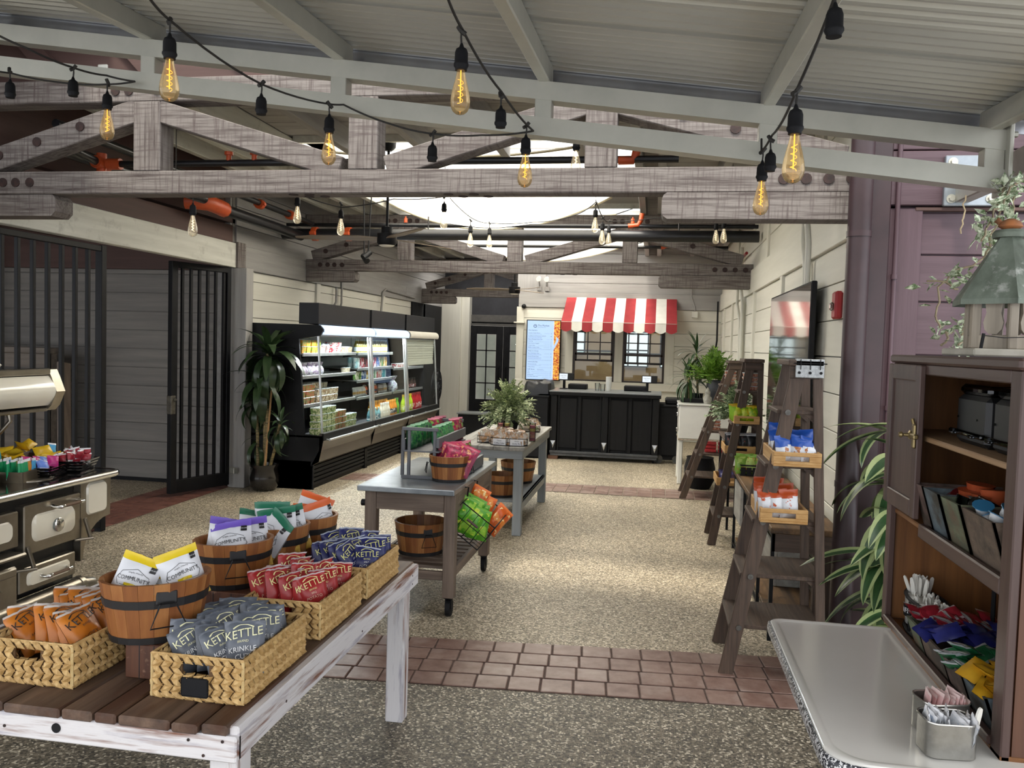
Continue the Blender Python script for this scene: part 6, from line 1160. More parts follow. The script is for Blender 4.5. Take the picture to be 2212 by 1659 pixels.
for k in range(6):
    a0, a1 = radians(20+60*k), radians(80+60*k); g = G()
    q = [(c.x+r_*cos(a), c.y+r_*sin(a), z) for r_, z in ((.135, 1.75), (.024, 1.92)) for a in (a0, a1)]; q2 = [(x, y, z-.014) for x, y, z in q]
    g.add(q+q2, [(0, 1, 3, 2), (4, 6, 7, 5), (0, 4, 5, 1), (2, 3, 7, 6), (0, 2, 6, 4), (1, 5, 7, 3)]).obj('roof_panel', BR, t)
G().lathe([(.04, 0), (.042, .012), (.036, .02)], 18, (c.x, c.y, 1.914)).obj('roof_cap', BR, t, 40)
G().lathe([(.01, 0), (.02, .01), (.016, .022), (.006, .03)], 10, (c.x, c.y, 1.934), sx=1.6).lathe([(.0, 0), (.011, .008), (.0, .02)], 8, (c.x-.03, c.y, 1.948)).obj('bird_finial', M('robin_brown', '#5a4636', '#a8683a', 20, ro=.7), t, 50)
G().cyl((.81, 2.27, 1.622), (.815, 2.27, 1.66), .004, n=6).tube([(.813, 2.27, 1.655), (.86, 2.262, 1.65), (.95, 2.262, 1.655), (1.03, 2.27, 1.655)], .0015, 4).obj('wire', BLACK, t)
# vine
t = thing('vine', 'variegated vine trailing from the steel arm past the birdhouse', 'vine', at(2150, 420, 3.6)); VS = M('vine_stem', '#7d6f58', '#9a8c70', 30, ro=.8)
VL = [G().add([(0, 0, 0), (.012, .018, .003), (.0, .042, 0), (-.012, .018, .003)], [(0, 1, 2, 3)]).mesh('leaf', M('vine_leaf', '#5a6f48', '#d5dcc0', 70, ro=.5, lo=.42, hi=.58)), None][0]
r = random.Random(17)
paths = [[(2165, 390, 3.6), (2160, 440, 3.55), (2150, 500, 3.4), (2120, 560, 3.3), (2105, 620, 3.2), (2090, 700, 3.1), (2070, 745, 2.9)], [(2200, 400, 3.6), (2190, 450, 3.5), (2170, 500, 3.4)], [(2150, 520, 3.4), (2110, 570, 3.4), (2060, 590, 3.4), (2030, 620, 3.4), (2020, 680, 3.4), (2030, 710, 3.4)], [(2070, 625, 3.4), (2040, 610, 3.4), (2002, 607, 3.4)], [(2212, 380, 3.6), (2180, 420, 3.5), (2140, 470, 3.4), (2120, 520, 3.3)], [(2060, 715, 3.1), (2045, 725, 3.05), (2035, 745, 3.0)], [(2085, 420, 4.3), (2080, 470, 4.3), (2076, 505, 4.3)]]
for ip, ph in enumerate(paths):
    P = [at(*p) for p in ph]; Q = []
    for a, b in zip(P, P[1:]):
        for k in range(4): Q.append(a.lerp(b, k/4)+V((r.uniform(-.01, .01), 0, r.uniform(-.01, .01))))
    Q.append(P[-1]); G().tube(Q, .004, 5).obj('stem', VS, t, 60)
    if ip == 6: continue
    for k in range(int(len(Q)*(3.2 if ip in (0, 1, 4) else 1.3))):
        p = r.choice(Q)+V((r.uniform(-.035, .035), r.uniform(-.03, .03), r.uniform(-.03, .03))); s = r.uniform(.8, 1.5); inst(VL, 'leaf', t, p, (r.uniform(-1.5, 1.5), r.uniform(-1, 1), r.uniform(0, 6)), (s, s, s))
for k in range(150):
    p = at(2090+r.random()*150, 345+r.random()*150, 3.75); 
    if p.x < 1.53+.25*(p.z-2.25): continue
    s = r.uniform(.9, 1.6); inst(VL, 'leaf', t, p+V((0, r.uniform(-.2, .1), 0)), (r.uniform(-1.5, 1.5), r.uniform(-1, 1), r.uniform(0, 6)), (s, s, s))
# ---------------------------------------------------------------- snack bags
def bagobj(kind, w, h, d, seed, mats, mf, texts=(), pv=.5, name='snack_bag', lean=0, flop=0, seal=.09, cat='snack', extra=None):
    ph = seed*1.7
    def f(u, v, sg):
        e = max(0, 1-abs(u)**2.8)**.55*max(0, sin(pi*min(1, max(0, (v-.03)/(1-seal-.03)))))**.5
        x = u*w/2*(1-.05*sin(pi*v)); c = .15*d*noise.noise((u*2.2+ph, v*3, seed))*e+.11*d*noise.noise((u*5, v*6+ph, seed+3))*e+.05*d*abs(noise.noise((u*9+ph, v*4, seed)))*(v > .6)
        top = max(0, v-(1-seal))/seal if seal else 0
        y = sg*(d/2*e+.0008)+c*(1 if sg < 0 else 1)+lean*v*v*h+.008*sin(3*u+ph)*(v > .6)*(v-.6)
        fl = max(0, v-.84)
        y -= flop*fl*h
        return V((x, y, v*h-flop*.9*fl*h-.006*e*abs(u)+.004*noise.noise((u*3+ph, 0, 5))*(v > .9)))
    root = thing(name, kind, cat)
    g = G()
    for sg in (-1, 1): g.grid(lambda a, b: f(2*a-1, b, sg), 10, 14, mf=lambda a, b: mf(2*a-1, b, sg))
    g.obj('bag', mats, root, 70, fix=False)
    if texts:
        for k, (s, size, cx, cz, mat, rot) in enumerate(texts):
            g = G(); ca, sa = cos(rot), sin(rot)
            def fn(a, b):
                x, z = cx+a*ca-b*sa, cz+a*sa+b*ca
                return f(max(-.98, min(.98, x/(w/2))), max(.01, min(.99, z/h)), -1)+V((0, -.0048, 0))
            g.text(s, size, fn); g.obj('print', mat, root, fix=False)
    if extra: extra(root, f)
    return root
def strip(g, f, w, h, pts, th):      # thin printed line following the bag front
    for (x0, z0), (x1, z1) in zip(pts, pts[1:]):
        n = 5; dx, dz = x1-x0, z1-z0; L = sqrt(dx*dx+dz*dz); nx, nz = -dz/L*th/2, dx/L*th/2
        vs = []
        for k in range(n+1):
            u = k/n; 
            for s in (1, -1): vs.append(f((x0+dx*u+nx*s)/(w/2), (z0+dz*u+nz*s)/h, -1)+V((0, -.002, 0)))
        g.add(vs, [(2*k, 2*k+1, 2*k+3, 2*k+2) for k in range(n)])
BAGW = M('bag_white', '#d3d4d9', '#dcdde1', 7, ro=.38, bu=.12, bd=.004); SEALW = M('seal_white', '#d9dadd', '#cfd3d8', 20, ro=.3, me=.15)
def community(nm, col, dark):
    C_ = M('bag_'+nm, col, ro=.4, bu=.1); D_ = M('bag_dark_'+nm, dark, ro=.4); CHIP = M('chip_gold', '#c9a548', '#a8822c', 40, ro=.6)
    w, h = .165, .205
    def mf(u, v, sg):
        if v > .87: return 1
        if sg < 0 and v < .22 and u > .25-.0*v: return 3
        if v < .12: return 1
        if abs(u) > .9: return 1 if v < .5 else 0
        if sg > 0 and .3 < v < .75 and abs(u) < .6: return 0
        return 0
    def ex(root, f):
        g = G()
        strip(g, f, w, h, [(-.055, .135), (-.068, .105), (-.055, .085), (.055, .085), (.068, .105), (.055, .135), (0, .152), (-.055, .135)], .0016); g.obj('print', INK, root, fix=False)
        g = G(); g.grid(lambda a, b: f((.045+.022*a)/(w/2), (.155+.022*b)/h, -1)+V((0, -.003, 0)), 2, 2); g.obj('badge', INK, root, fix=False)
        g = G(); g.grid(lambda a, b: f((-.028+.056*a)/(w/2), (.084+.012*b)/h, -1)+V((0, -.0026, 0)), 4, 1); g.obj('flavour_band', C_, root, fix=False)
    return bagobj('x', w, h, .07, len(nm), [BAGW, C_, D_, CHIP], mf, [('COMMUNITY', .0215, 0, .115, INK, .06), ('simple, crunchy', .009, 0, .138, INK, .06), ('NON GMO', .006, .056, .166, WHT, 0)], ex and .5, extra=ex)
def kettle(nm, body, seal, ink, ink2, lines, w=.112, h=.15, d=.05, dark=None):
    Bm = hexmat('kettle_'+nm, body, .36, dark); Sm = M('seal_'+nm, seal, ro=.4); Im = M('ink_'+nm, ink, ro=.5); I2 = M('ink2_'+nm, ink2, ro=.5); PAN = M('nutrition_panel', '#cfcfd2', '#3a3a40', 150, (.2, 1, 2.2), ro=.6, lo=.5, hi=.54, det=1)
    def mf(u, v, sg):
        if v > (.90 if sg < 0 else .84): return 1
        if sg > 0 and -.1 < u < .75 and .15 < v < .7: return 2
        return 0
    tx_ = [('KETTLE', .031, 0, .106, Im, .16), ('BRAND', .009, 0, .086, Im, .1)]
    for s, size, z in lines: tx_.append((s, size, 0, z, I2, .1))
    def ex(root, f):
        g = G(); pts = [(-.032+.012*k/2, .118+.006*sin(k*.9)) for k in range(9)]
        strip(g, f, w, h, [(-.03, .119), (-.012, .130), (.008, .130), (.026, .123)], .0035); g.obj('print', Im, root, fix=False)
    return bagobj('x', w, h, d, len(nm)+20, [Bm, Sm, PAN], mf, tx_, extra=ex, flop=.55, lean=.06)
kA = kettle('orange', '#b96a1c', '#dcdad6', '#2b211b', '#2b211b', (('HONEY', .013, .055), ('DIJON', .013, .038)), dark='#c97b2a')
kG = kettle('grey', '#5a5f68', '#6a6f78', '#e6e3b8', '#e9eaec', (('KRINKLE', .0195, .066), ('CUT', .0195, .046)), dark='#676c76')
kR = kettle('red', '#961f22', '#d0c6c6', '#e8dc9a', '#e0b9a5', (('BBQ', .01, .073), ('POTATO', .015, .057)), dark='#a82a2b')
kN = kettle('navy', '#191d52', '#c3c9d6', '#d9d68a', '#d9d9df', (('SALT', .01, .073), ('POTATO', .014, .057)), dark='#242a66')
cY, cP, cGn, cO = community('yellow', '#d9bd1f', '#b5981a'), community('purple', '#6d56b5', '#57449a'), community('green', '#1d6b50', '#15533d'), community('orangeflavour', '#d3602a', '#b54d1e')
usedp = set()
def place(proto, loc, rz, tilt, lab, grp, roll=0, sc=None):
    rot = (Matrix.Rotation(rz, 3, 'Z') @ Matrix.Rotation(tilt, 3, 'X') @ Matrix.Rotation(roll, 3, 'Y')).to_euler()
    if proto.name in usedp: return dup(proto, loc, rot, lab, grp, sc=sc)
    usedp.add(proto.name); return put(proto, loc, rot, lab, grp, sc)
# ---------------------------------------------------------------- low snack table
DW = {a: M('distressed_white_'+a, '#7a5240', '#d3d0d1', 26, {'x': (.08, 1, 1), 'y': (1, .08, 1), 'z': (1, 1, .08)}[a], ro=.7, bu=.35, lo=.34, hi=.47, c3='#a29ea8', sc3=34, st3={'x': (.1, 1, 1), 'y': (1, .1, 1), 'z': (1, 1, .1)}[a], lo3=.55, hi3=.7) for a in 'xyz'}
PLK = M('worn_plank', '#3a2a22', '#6e5747', 22, (1, .07, 1), ro=.6, bu=.3, lo=.3, hi=.7, c3='#4a2f20', sc3=5, st3=(1, .3, 1), lo3=.5, hi3=.6)
tb = thing('snack_table', 'low distressed white table with dark plank top holding snack baskets', 'table', (-1.45, 2.6, 0))
px_ = [-2.02, -1.89, -1.755, -1.6, -1.435, -1.345, -1.28, -1.135, -1.06, -.985]
for k in range(9): G().box(px_[k]+.003, px_[k+1]-.003, 1.815+RND.uniform(-.006, .004), 3.4, .628, .652+RND.uniform(0, .004), .005).obj('plank', PLK, tb)
G().box(-.992, -.965, 1.835, 3.39, .562, .648, .004).obj('apron', DW['y'], tb); G().box(-2.05, -2.02, 1.835, 3.39, .562, .648, .004).obj('apron', DW['y'], tb)
G().box(-2.05, -.965, 1.822, 1.85, .562, .628, .004).obj('apron', DW['x'], tb); G().box(-2.05, -.992, 3.36, 3.39, .562, .628, .004).obj('apron', DW['x'], tb)
for x in (-1.062, -2.03):
    for y in (1.87, 3.27): G().box(x, x+.075, y, y+.075, 0, .565, .004).obj('leg', DW['z'], tb)
for x in (-1.99, -1.7, -1.83): G().box(x, x+.07, 1.872, 1.93, 0, .565, .004).obj('leg', DW['z'], tb) if x == -1.83 else 0
G().cyl((-1.452, 1.8215, .6), (-1.452, 1.8195, .6), .0125, n=14).obj('knot_hole', BLACKM, tb)
for x, z in ((-1.0, .615), (-1.09, .61), (-1.05, .575), (-1.6, .59)): G().cyl((x, 1.8225, z), (x, 1.820, z), .004, n=8).obj('nail', BOLT, tb)
for y, z in ((2.1, .6), (3.3, .62), (3.3, .585), (2.7, .59)): G().cyl((-.9655, y, z), (-.964, y, z), .004, n=8).obj('nail', BOLT, tb)
# woven baskets
WV = M('water_hyacinth', '#9c7843', '#cfae76', 45, (1, 1, 1), ro=.65, bu=.2, lo=.3, hi=.7); WVD = M('weave_gap', '#5a4024', ro=.8)
def weaveface(g, org, ux, uz, nx, nz, W, H, skip=None, flip=1):
    n = ux.cross(uz)*flip
    for j in range(nz):
        for i in range(nx):
            cx, cz = (i+.5+.5*(j % 2)*0)*W/nx, (j+.5)*H/nz
            if skip and skip(cx/W, cz/H): continue
            a = (.5 if j % 2 else -.5)+RND.uniform(-.12, .12); ca, sa = cos(a), sin(a); L, B, T = W/nx*.78, H/nz*.66, RND.uniform(.008, .012); p = org+ux*cx+uz*cz
            d1, d2 = ux*ca+uz*sa, uz*ca-ux*sa
            vs = [p-d1*L, p+d2*B-d1*L*.1+n*T*.4, p+d1*L+n*T*.2, p-d2*B+d1*L*.1+n*T*.3, p+n*T-d1*L*.3, p+n*T*1.1+d1*L*.35]
            g.add(vs, [(0, 3, 4), (3, 5, 4), (3, 2, 5), (2, 1, 5), (1, 4, 5), (1, 0, 4)])
def woven(lab, x0, x1, y0, y1, h, plate=False, z=.656):
    t = thing('woven_basket', lab, 'basket', ((x0+x1)/2, (y0+y1)/2, z)); th = .007
    hole = lambda a, b: .33 < a < .63 and .52 < b < .9
    G().box(x0+.01, x1-.01, y0+.01, y1-.01, z+.001, z+.008).obj('bottom', WVD, t)
    Lx, Ly = x1-x0, y1-y0; nx, ny, nz = int(Lx/.026), int(Ly/.026), int(h/.0158)
    for nm, org, ux, L, n, sk, fl in (('front', (x0, y0, z), (1, 0, 0), Lx, nx, hole, 1), ('side', (x1, y0, z), (0, 1, 0), Ly, ny, None, 1), ('back', (x1, y1, z), (-1, 0, 0), Lx, nx, hole, 1), ('side', (x0, y1, z), (0, -1, 0), Ly, ny, None, 1)):
        org, ux = V(org), V(ux); nn = ux.cross(V((0, 0, 1))); g = G()
        weaveface(g, org, ux, V((0, 0, 1)), n, nz, L, h, sk); weaveface(g, org-nn*th, ux, V((0, 0, 1)), n, nz, L, h, sk, -1)
        fr_ = [(0, 1, 0, .5), (0, .33, .5, .92), (.63, 1, .5, .92), (0, 1, .92, 1)] if sk else [(0, 1, 0, 1)]
        for a0, a1, b0, b1 in fr_:
            q = [org+ux*L*a-nn*e+V((0, 0, h*b)) for e in (.001, th-.001) for a, b in ((a0, b0), (a1, b0), (a1, b1), (a0, b1))]; g.add(q, [(0, 1, 2, 3), (7, 6, 5, 4), (0, 4, 5, 1), (1, 5, 6, 2), (2, 6, 7, 3), (3, 7, 4, 0)], 1)
        setp(g.obj('weave_'+nm, [WV, WVD], t, fix=False), kind='stuff')
    for zz, r_ in ((z+h, .0055), (z+.004, .006)): G().tube([(x0, y0, zz), (x1, y0, zz), (x1, y1, zz), (x0, y1, zz)], r_, 6, True).obj('rim', WV, t)
    for x, y in ((x0, y0), (x1, y0), (x1, y1), (x0, y1)): G().cyl((x, y, z), (x, y, z+h), .0045, n=6).obj('corner_cord', M('corner_straw', '#b89c68', '#cdb380', 30, ro=.6), t)
    if plate: G().box((x0+x1)/2-.038, (x0+x1)/2+.038, y0-.014, y0-.009, z+.012, z+.062, .004).obj('chalk_plate', BLACKM, t)
    return t
woven('woven basket of grey crinkle chip bags with a black tag, table front right', -1.262, -1.008, 1.935, 2.31, .112, True); woven('woven basket of red chip bags in the middle of the snack table edge', -1.258, -1.005, 2.42, 2.78, .112)
woven('woven basket of navy chip bags at the far end of the snack table', -1.245, -1.005, 2.85, 3.21, .108); woven('woven basket of orange chip bags at the left of the snack table', -1.745, -1.488, 1.925, 2.3, .112)
BZ = .697
r = random.Random(21)
def fill(proto, lab, grp, x0, x1, y0, y1, nx, ny, rz, tilt, jr=.34, zj=.0, sc=.95, last=None):
    for j in range(ny):
        for k in range(nx):
            x = x0+(x1-x0)*(k+.5)/nx; y = y0+(y1-y0)*(j+.5)/ny; a = rz+r.uniform(-jr, jr); tl_ = tilt+r.uniform(-.16, .16)
            if last and k == nx-1: a, tl_ = last[0]+r.uniform(-.12, .12), last[1]
            s = sc*r.uniform(.9, 1.08); place(proto, (x+r.uniform(-.006, .006), y+r.uniform(-.008, .008), BZ+r.uniform(0, zj)), a, tl_, lab+', '+('front', 'middle', 'rear')[j if ny > 2 else 2*j]+' row, '+ORD[k]+('' if k == 0 else ' from left'), grp, r.uniform(-.24, .24), (s, s, s))
fill(kG, 'grey crinkle-cut chip bag in the front right basket', 'grey chip bags', -1.242, -1.035, 1.975, 2.27, 5, 3, radians(52), -.30, last=(radians(24), -.33), sc=.93)
fill(kR, 'red barbecue chip bag in the middle basket', 'red chip bags', -1.24, -1.035, 2.465, 2.74, 5, 3, radians(58), -.2, last=(radians(32), -.25), zj=.012)
fill(kN, 'navy chip bag in the farthest woven basket', 'navy chip bags', -1.225, -1.035, 2.895, 3.17, 5, 3, radians(58), -.22, last=(radians(30), -.25), zj=.012)
fill(kA, 'orange chip bag in the left woven basket', 'orange chip bags', -1.735, -1.505, 1.98, 2.27, 6, 2, radians(74), -.42, .08, sc=.95)
# slatted tubs
STAVE = [M('acacia_%d' % k, a, b, 26, (1, 1, .07), ro=.5, bu=.12, lo=.3, hi=.7) for k, (a, b) in enumerate((('#77431f', '#95602f'), ('#855026', '#a87440'), ('#693918', '#8a5528')))]
BAND = M('black_band', '#141315', '#1d1c1e', 20, ro=.5)
def tub_(lab, c, a, b, h, rot, hang_=None, n=22, bot=.8, pal=(0, 1, 2)):
    t = thing('wooden_tub', lab, 'tub', c, rot=(0, 0, rot)); WL[t.name] = V((0, 0, 0)); th = .011
    def P(k, z, inn=0):
        an = 2*pi*k/n; s = bot+(1-bot)*z/h; return V(((a*s-inn)*cos(an), (b*s-inn)*sin(an), z))
    for k in range(n):
        vs = [P(k+.01, z, i) for z in (0, h) for i in (0, th)]+[P(k+.99, z, i) for z in (0, h) for i in (0, th)]
        G().add(vs, [(0, 4, 6, 2), (1, 3, 7, 5), (2, 6, 7, 3), (0, 1, 5, 4), (0, 2, 3, 1), (4, 5, 7, 6)]).obj('stave', STAVE[pal[k*7 % 3]], t)
    G().add([P(k, .012, th*.5) for k in range(n)], [tuple(range(n))]).obj('bottom', STAVE[0], t)
    for z0, z1 in ((.0, h*.11), (h*.60, h*.74)):
        vs = [P(k, z, -.0025) for z in (z0, z1) for k in range(n)]; vs += [P(k, z, .001) for z in (z0, z1) for k in range(n)]
        fs = [(k, (k+1) % n, n+(k+1) % n, n+k) for k in range(n)]+[(n+k, n+(k+1) % n, 3*n+(k+1) % n, 3*n+k) for k in range(n)]+[(k, 2*n+k, 2*n+(k+1) % n, (k+1) % n) for k in range(n)]; G().add(vs, fs).obj('band', BAND, t)
    for q in (0, 1) if hang_ is not None else ():
        an = hang_+pi*q; dr = V((cos(an)/1, sin(an), 0)); k = n*(an % (2*pi))/(2*pi); p = P(k, h*.7, -.004); tg = V((-sin(an), cos(an), 0)); N = V((cos(an)*b, sin(an)*a, 0)).normalized()
        hd_ = G().bar(p-N*.004+V((0, 0, h*.19)), p-N*.004-V((0, 0, h*.03)), .055, .007, N, .003).obj('handle_plate', BAND, t)
        q0 = p+N*.008; G().tube([q0-tg*.017, q0-tg*.02+N*.006+V((0, 0, -.0)), q0-tg*.046+N*.014-V((0, 0, h*.36)), q0+tg*.046+N*.014-V((0, 0, h*.36)), q0+tg*.02+N*.006, q0+tg*.017, q0-tg*.017], .0028, 6).obj('handle', BLACK, t)
    return t
def riser(lab, x0, x1, y0, y1, z0, z1):
    t = thing('wood_riser', lab, 'block', ((x0+x1)/2, (y0+y1)/2, z0)); m = wood('riser_wood', '#3d2115', '#5f3a26', 'z', sc=24, ro=.5, bu=.15, c3='#8a6a55', sc3=30, lo3=.62, hi3=.75)
    G().box(x0, x1, y0, y1, z0+.001, z1, .003).obj('box', m, t)
    for x in (x0+(x1-x0)*k/3 for k in (1, 2)): G().box(x-.0012, x+.0012, y0-.0006, y0+.001, z0+.002, z1-.002).obj('joint', INK, t)
riser('dark wooden riser box under the front wooden tub', -1.40, -1.27, 2.02, 2.2, .655, .752); riser('dark wooden riser box under the middle wooden tub', -1.53, -1.33, 2.59, 2.82, .655, .722); riser('long dark riser under the two rear wooden tubs', -1.54, -1.34, 2.86, 3.34, .655, .695)
tub_('front oval wooden tub of yellow-topped chip bags on a riser', (-1.365, 2.11, .753), .148, .118, .168, radians(40), radians(-85), 22); tub_('second wooden tub holding purple-topped chip bags', (-1.448, 2.70, .723), .14, .115, .16, radians(42), radians(-95), 22)
tub_('third wooden tub, paler, holding green-topped chip bags', (-1.44, 3.0, .697), .14, .118, .175, radians(40), None, 22, pal=(1, 1, 2)); tub_('fourth wooden tub, behind, holding orange-topped chip bags', (-1.415, 3.24, .697), .135, .118, .165, radians(40), None, 22, pal=(1, 0, 1))
def cb(proto, L, grp, k_=.88):
    for loc, rz, tl_, rl, lab in L: place(proto, loc, radians(rz), tl_, lab, grp, rl, (k_, k_, k_))
cb(cY, [((-1.435, 2.06, .835), 18, -.25, .35, 'yellow-topped chip bag at the left of the front tub'), ((-1.35, 2.06, .80), 14, -.75, -.12, 'yellow-topped chip bag leaning low at the front of the front tub'), ((-1.285, 2.15, .845), 40, -.15, -.28, 'yellow-topped chip bag at the right of the front tub')], 'yellow-topped chip bags', .72)
cb(cP, [((-1.50, 2.71, .765), 50, -.2, .25, 'purple-topped chip bag turned sideways at the left of the second tub'), ((-1.425, 2.66, .775), 12, -.45, -.2, 'purple-topped chip bag facing front in the second tub'), ((-1.40, 2.75, .765), 35, -.3, -.1, 'purple-topped chip bag behind the front one in the second tub')], 'purple-topped chip bags')
cb(cGn, [((-1.52, 2.97, .745), 60, -.3, .3, 'green-topped chip bag leaning out at the left of the third tub'), ((-1.46, 3.02, .77), 5, -.15, -.05, 'green-topped chip bag standing tallest at the back of the third tub'), ((-1.46, 2.93, .76), -25, -.3, .45, 'green-topped chip bag tilted at the front of the third tub'), ((-1.385, 2.95, .765), 20, -.25, -.15, 'green-topped chip bag facing front at the right of the third tub'), ((-1.37, 3.04, .755), 12, -.2, -.3, 'green-topped chip bag behind at the right of the third tub')], 'green-topped chip bags')
cb(cO, [((-1.44, 3.27, .765), 20, -.2, .35, 'orange-topped chip bag tilted at the back of the fourth tub'), ((-1.39, 3.18, .74), 8, -.4, .0, 'orange-topped chip bag lying low at the front of the fourth tub'), ((-1.335, 3.24, .745), 62, -.1, -.15, 'orange-topped chip bag turned sideways at the right of the fourth tub')], 'orange-topped chip bags')
# ---------------------------------------------------------------- wheeled cart with zinc top
CW = {a: wood('grey_oak', '#4d4037', '#7a6a5d', a, sc=30, ro=.65, bu=.25) for a in 'xyz'}; ZTOP = M('zinc_sheet', '#767c81', '#8f9599', 7, ro=.3, me=.6, bu=.04)
ct = thing('zinc_cart', 'wooden cart with a zinc top, slatted shelf and castors', 'cart', (-1.36, 5.15, 0))
G().box(-1.665, -1.09, 4.52, 5.77, .728, .76, .004).obj('zinc_top', ZTOP, ct)
for x in (-1.645, -1.168):
    for y in (4.6, 5.6): G().box(x, x+.068, y, y+.07, .115, .728, .004).obj('leg', CW['z'], ct)
G().box(-1.577, -1.168, 4.605, 4.63, .612, .726, .003).obj('apron', CW['x'], ct); G().box(-1.577, -1.168, 5.63, 5.66, .612, .726, .003).obj('apron', CW['x'], ct)
for x in (-1.64, -1.125): G().box(x, x+.025, 4.67, 5.6, .612, .726, .003).obj('apron', CW['y'], ct); G().box(x, x+.025, 4.67, 5.6, .235, .29, .003).obj('shelf_rail', CW['y'], ct)
for y in (4.61, 5.62): G().box(-1.577, -1.168, y, y+.03, .215, .265, .003).obj('shelf_rail', CW['x'], ct)
for k in range(11): y = 4.66+.089*k; G().box(-1.62, -1.12, y, y+.06, .268, .286, .003).obj('slat', CW['x'], ct)
for x in (-1.611, -1.134):
    for y in (4.635, 5.635):
        G().cyl((x-.014, y+.01, .05), (x+.014, y+.01, .05), .049, n=20).cyl((x-.016, y+.01, .05), (x+.016, y+.01, .05), .02, n=12).obj('castor_wheel', BLACKM, ct, 40); G().box(x-.02, x-.015, y-.012, y+.02, .05, .115).box(x+.015, x+.02, y-.012, y+.02, .05, .115).box(x-.025, x+.025, y-.02, y+.025, .108, .115).obj('castor_fork', BLACK, ct)
G().cyl((-1.645, 4.635, .64), (-1.675, 4.635, .64), .02, n=14).obj('knob', BLACK, ct, 40)
tub_('wooden tub standing empty on the slatted shelf of the cart', (-1.4, 4.95, .287), .165, .165, .2, .3, radians(-75), 22)
tub_('wooden tub of magenta bags at the front of the zinc cart', (-1.205, 4.86, .761), .125, .125, .155, 0, radians(200), 22)
# riser rack on the cart
RK = M('rack_grey', '#4b4c50', '#57585c', 8, ro=.5)
t = thing('display_rack', 'two-tier grey metal display rack on the zinc cart', 'rack', (-1.33, 5.15, .76))
for y in (4.84, 5.5):
    G().box(-1.5, -1.275, y-.01, y+.012, 1.055, 1.075, .002).obj('top_bar', RK, t); G().box(-1.5, -1.3, y-.01, y+.012, .762, .782, .002).obj('foot_bar', RK, t)
    for x in (-1.495, -1.455, -1.295): G().box(x-.009, x+.009, y-.009, y+.009, .78, 1.056, .002).obj('upright', RK, t)
for x0, x1, z0, z1, nm in ((-1.5, -1.48, .93, 1.0, 'tray_side'), (-1.285, -1.265, .955, 1.015, 'tray_side'), (-1.155, -1.135, .775, .835, 'tray_side')): G().box(x0, x1, 4.83, 5.54, z0, z1, .002).obj(nm, RK, t)
G().box(-1.5, -1.265, 4.83, 5.54, .925, .935, .002).obj('upper_tray', RK, t); G().box(-1.32, -1.135, 4.85, 5.54, .765, .775, .002).obj('lower_tray', RK, t)
def floral(nm, base, c2, c3, seal=None, w=.12, h=.17, d=.06, seed=50, sc_=45, sv=.9):
    m1 = M('floral_'+nm, base, c2, sc_, ro=.35, lo=.5, hi=.55, det=2, c3=c3, sc3=28, lo3=.58, hi3=.62, bu=.1, bd=.003); m2 = M('floralseal_'+nm, seal or base, ro=.35, bu=.1); m3 = M('floralside_'+nm, base, ro=.4)
    return bagobj('x', w, h, d, seed, [m1, m2, m3], lambda u, v, sg: 1 if v > sv+.06*u*(sv < .8) else (2 if abs(u) > .86 or v < .05 else 0))
fM = floral('magenta', '#7d1238', '#a8284f', '#c98a5a', '#a83250', .15, .19, seed=51); fG = floral('green', '#1d5a35', '#3f7a3f', '#10182a', '#9fc9a8', seed=52); fW = floral('wine', '#5a1230', '#8a2a3a', '#5f8a3a', '#d98a9a', seed=53)
for k, (x, y, rz, tl_, rl) in enumerate(((-1.26, 4.88, 35, -.3, .5), (-1.205, 4.84, 5, -.35, .25), (-1.2, 4.9, 10, -.1, -.1), (-1.155, 4.84, -10, -.4, .3))): place(fM, (x, y, .80), radians(rz), tl_, 'magenta floral bag in the tub on the cart, '+('leftmost', 'front centre', 'tallest, at the back', 'front right')[k], 'magenta floral bags', rl)
for k in range(9): place(fG, (-1.45+.15*(k % 2), 4.9+.048*k, .937), radians(70+r.uniform(-8, 8)), -.12, 'green floral bag standing on the upper tier of the rack', 'green floral bags', 0, (.85, .85, .85))
for k in range(5): place(fW, (-1.43+.13*(k % 2), 5.33+.045*k, .937), radians(62+r.uniform(-8, 8)), -.1, 'wine floral bag on the upper tier, far end of the rack', 'wine floral bags, upper tier', 0, (.9, .9, .9))
for k in range(6): place(fW, (-1.225, 5.06+.075*k, .776), radians(66+r.uniform(-6, 6)), -.1, 'wine floral bag on the lower tier of the rack', 'wine floral bags, lower tier', 0, (.95, .95, .95))
# wire basket hung on the cart
wb = thing('hanging_basket', 'tilted black wire basket of lime chip bags hooked on the cart side', 'basket', (-1.0, 5.0, .6))
TB = Matrix.Translation((-1.085, 4.72, .66)) @ Matrix.Rotation(radians(36), 4, 'Y')
WL[wb.name] = V((-1.0, 5.0, .6))
def bw(pts, r_, nm='wire'): g = G(TB); [g.tube(p, r_, 5) for p in pts]; return g
w_, l_, d_ = .24, .42, .17
for z, r_ in ((0, .004), (-d_*.5, .0025), (-d_, .004)): g = G(TB); g.tube([(0, 0, z), (w_, 0, z), (w_, l_, z), (0, l_, z)], r_, 5, True); g.obj('hoop', BLACK, wb)
g = G(TB)
for k in range(5): x = w_*k/4; g.tube([(x, 0, 0), (x, 0, -d_), (x, l_, -d_), (x, l_, 0)], .0022, 4)
for k in range(1, 7): y = l_*k/7; g.tube([(0, y, 0), (0, y, -d_), (w_, y, -d_), (w_, y, 0)], .0022, 4)
setp(g.obj('wire_mesh', BLACK, wb), kind='stuff'); g = G(TB); g.cyl((w_*.35, -.012, -.06), (w_*.68, -.012, -.06), .008, n=8); g.obj('handle_grip', HW_['x'], wb, 40)
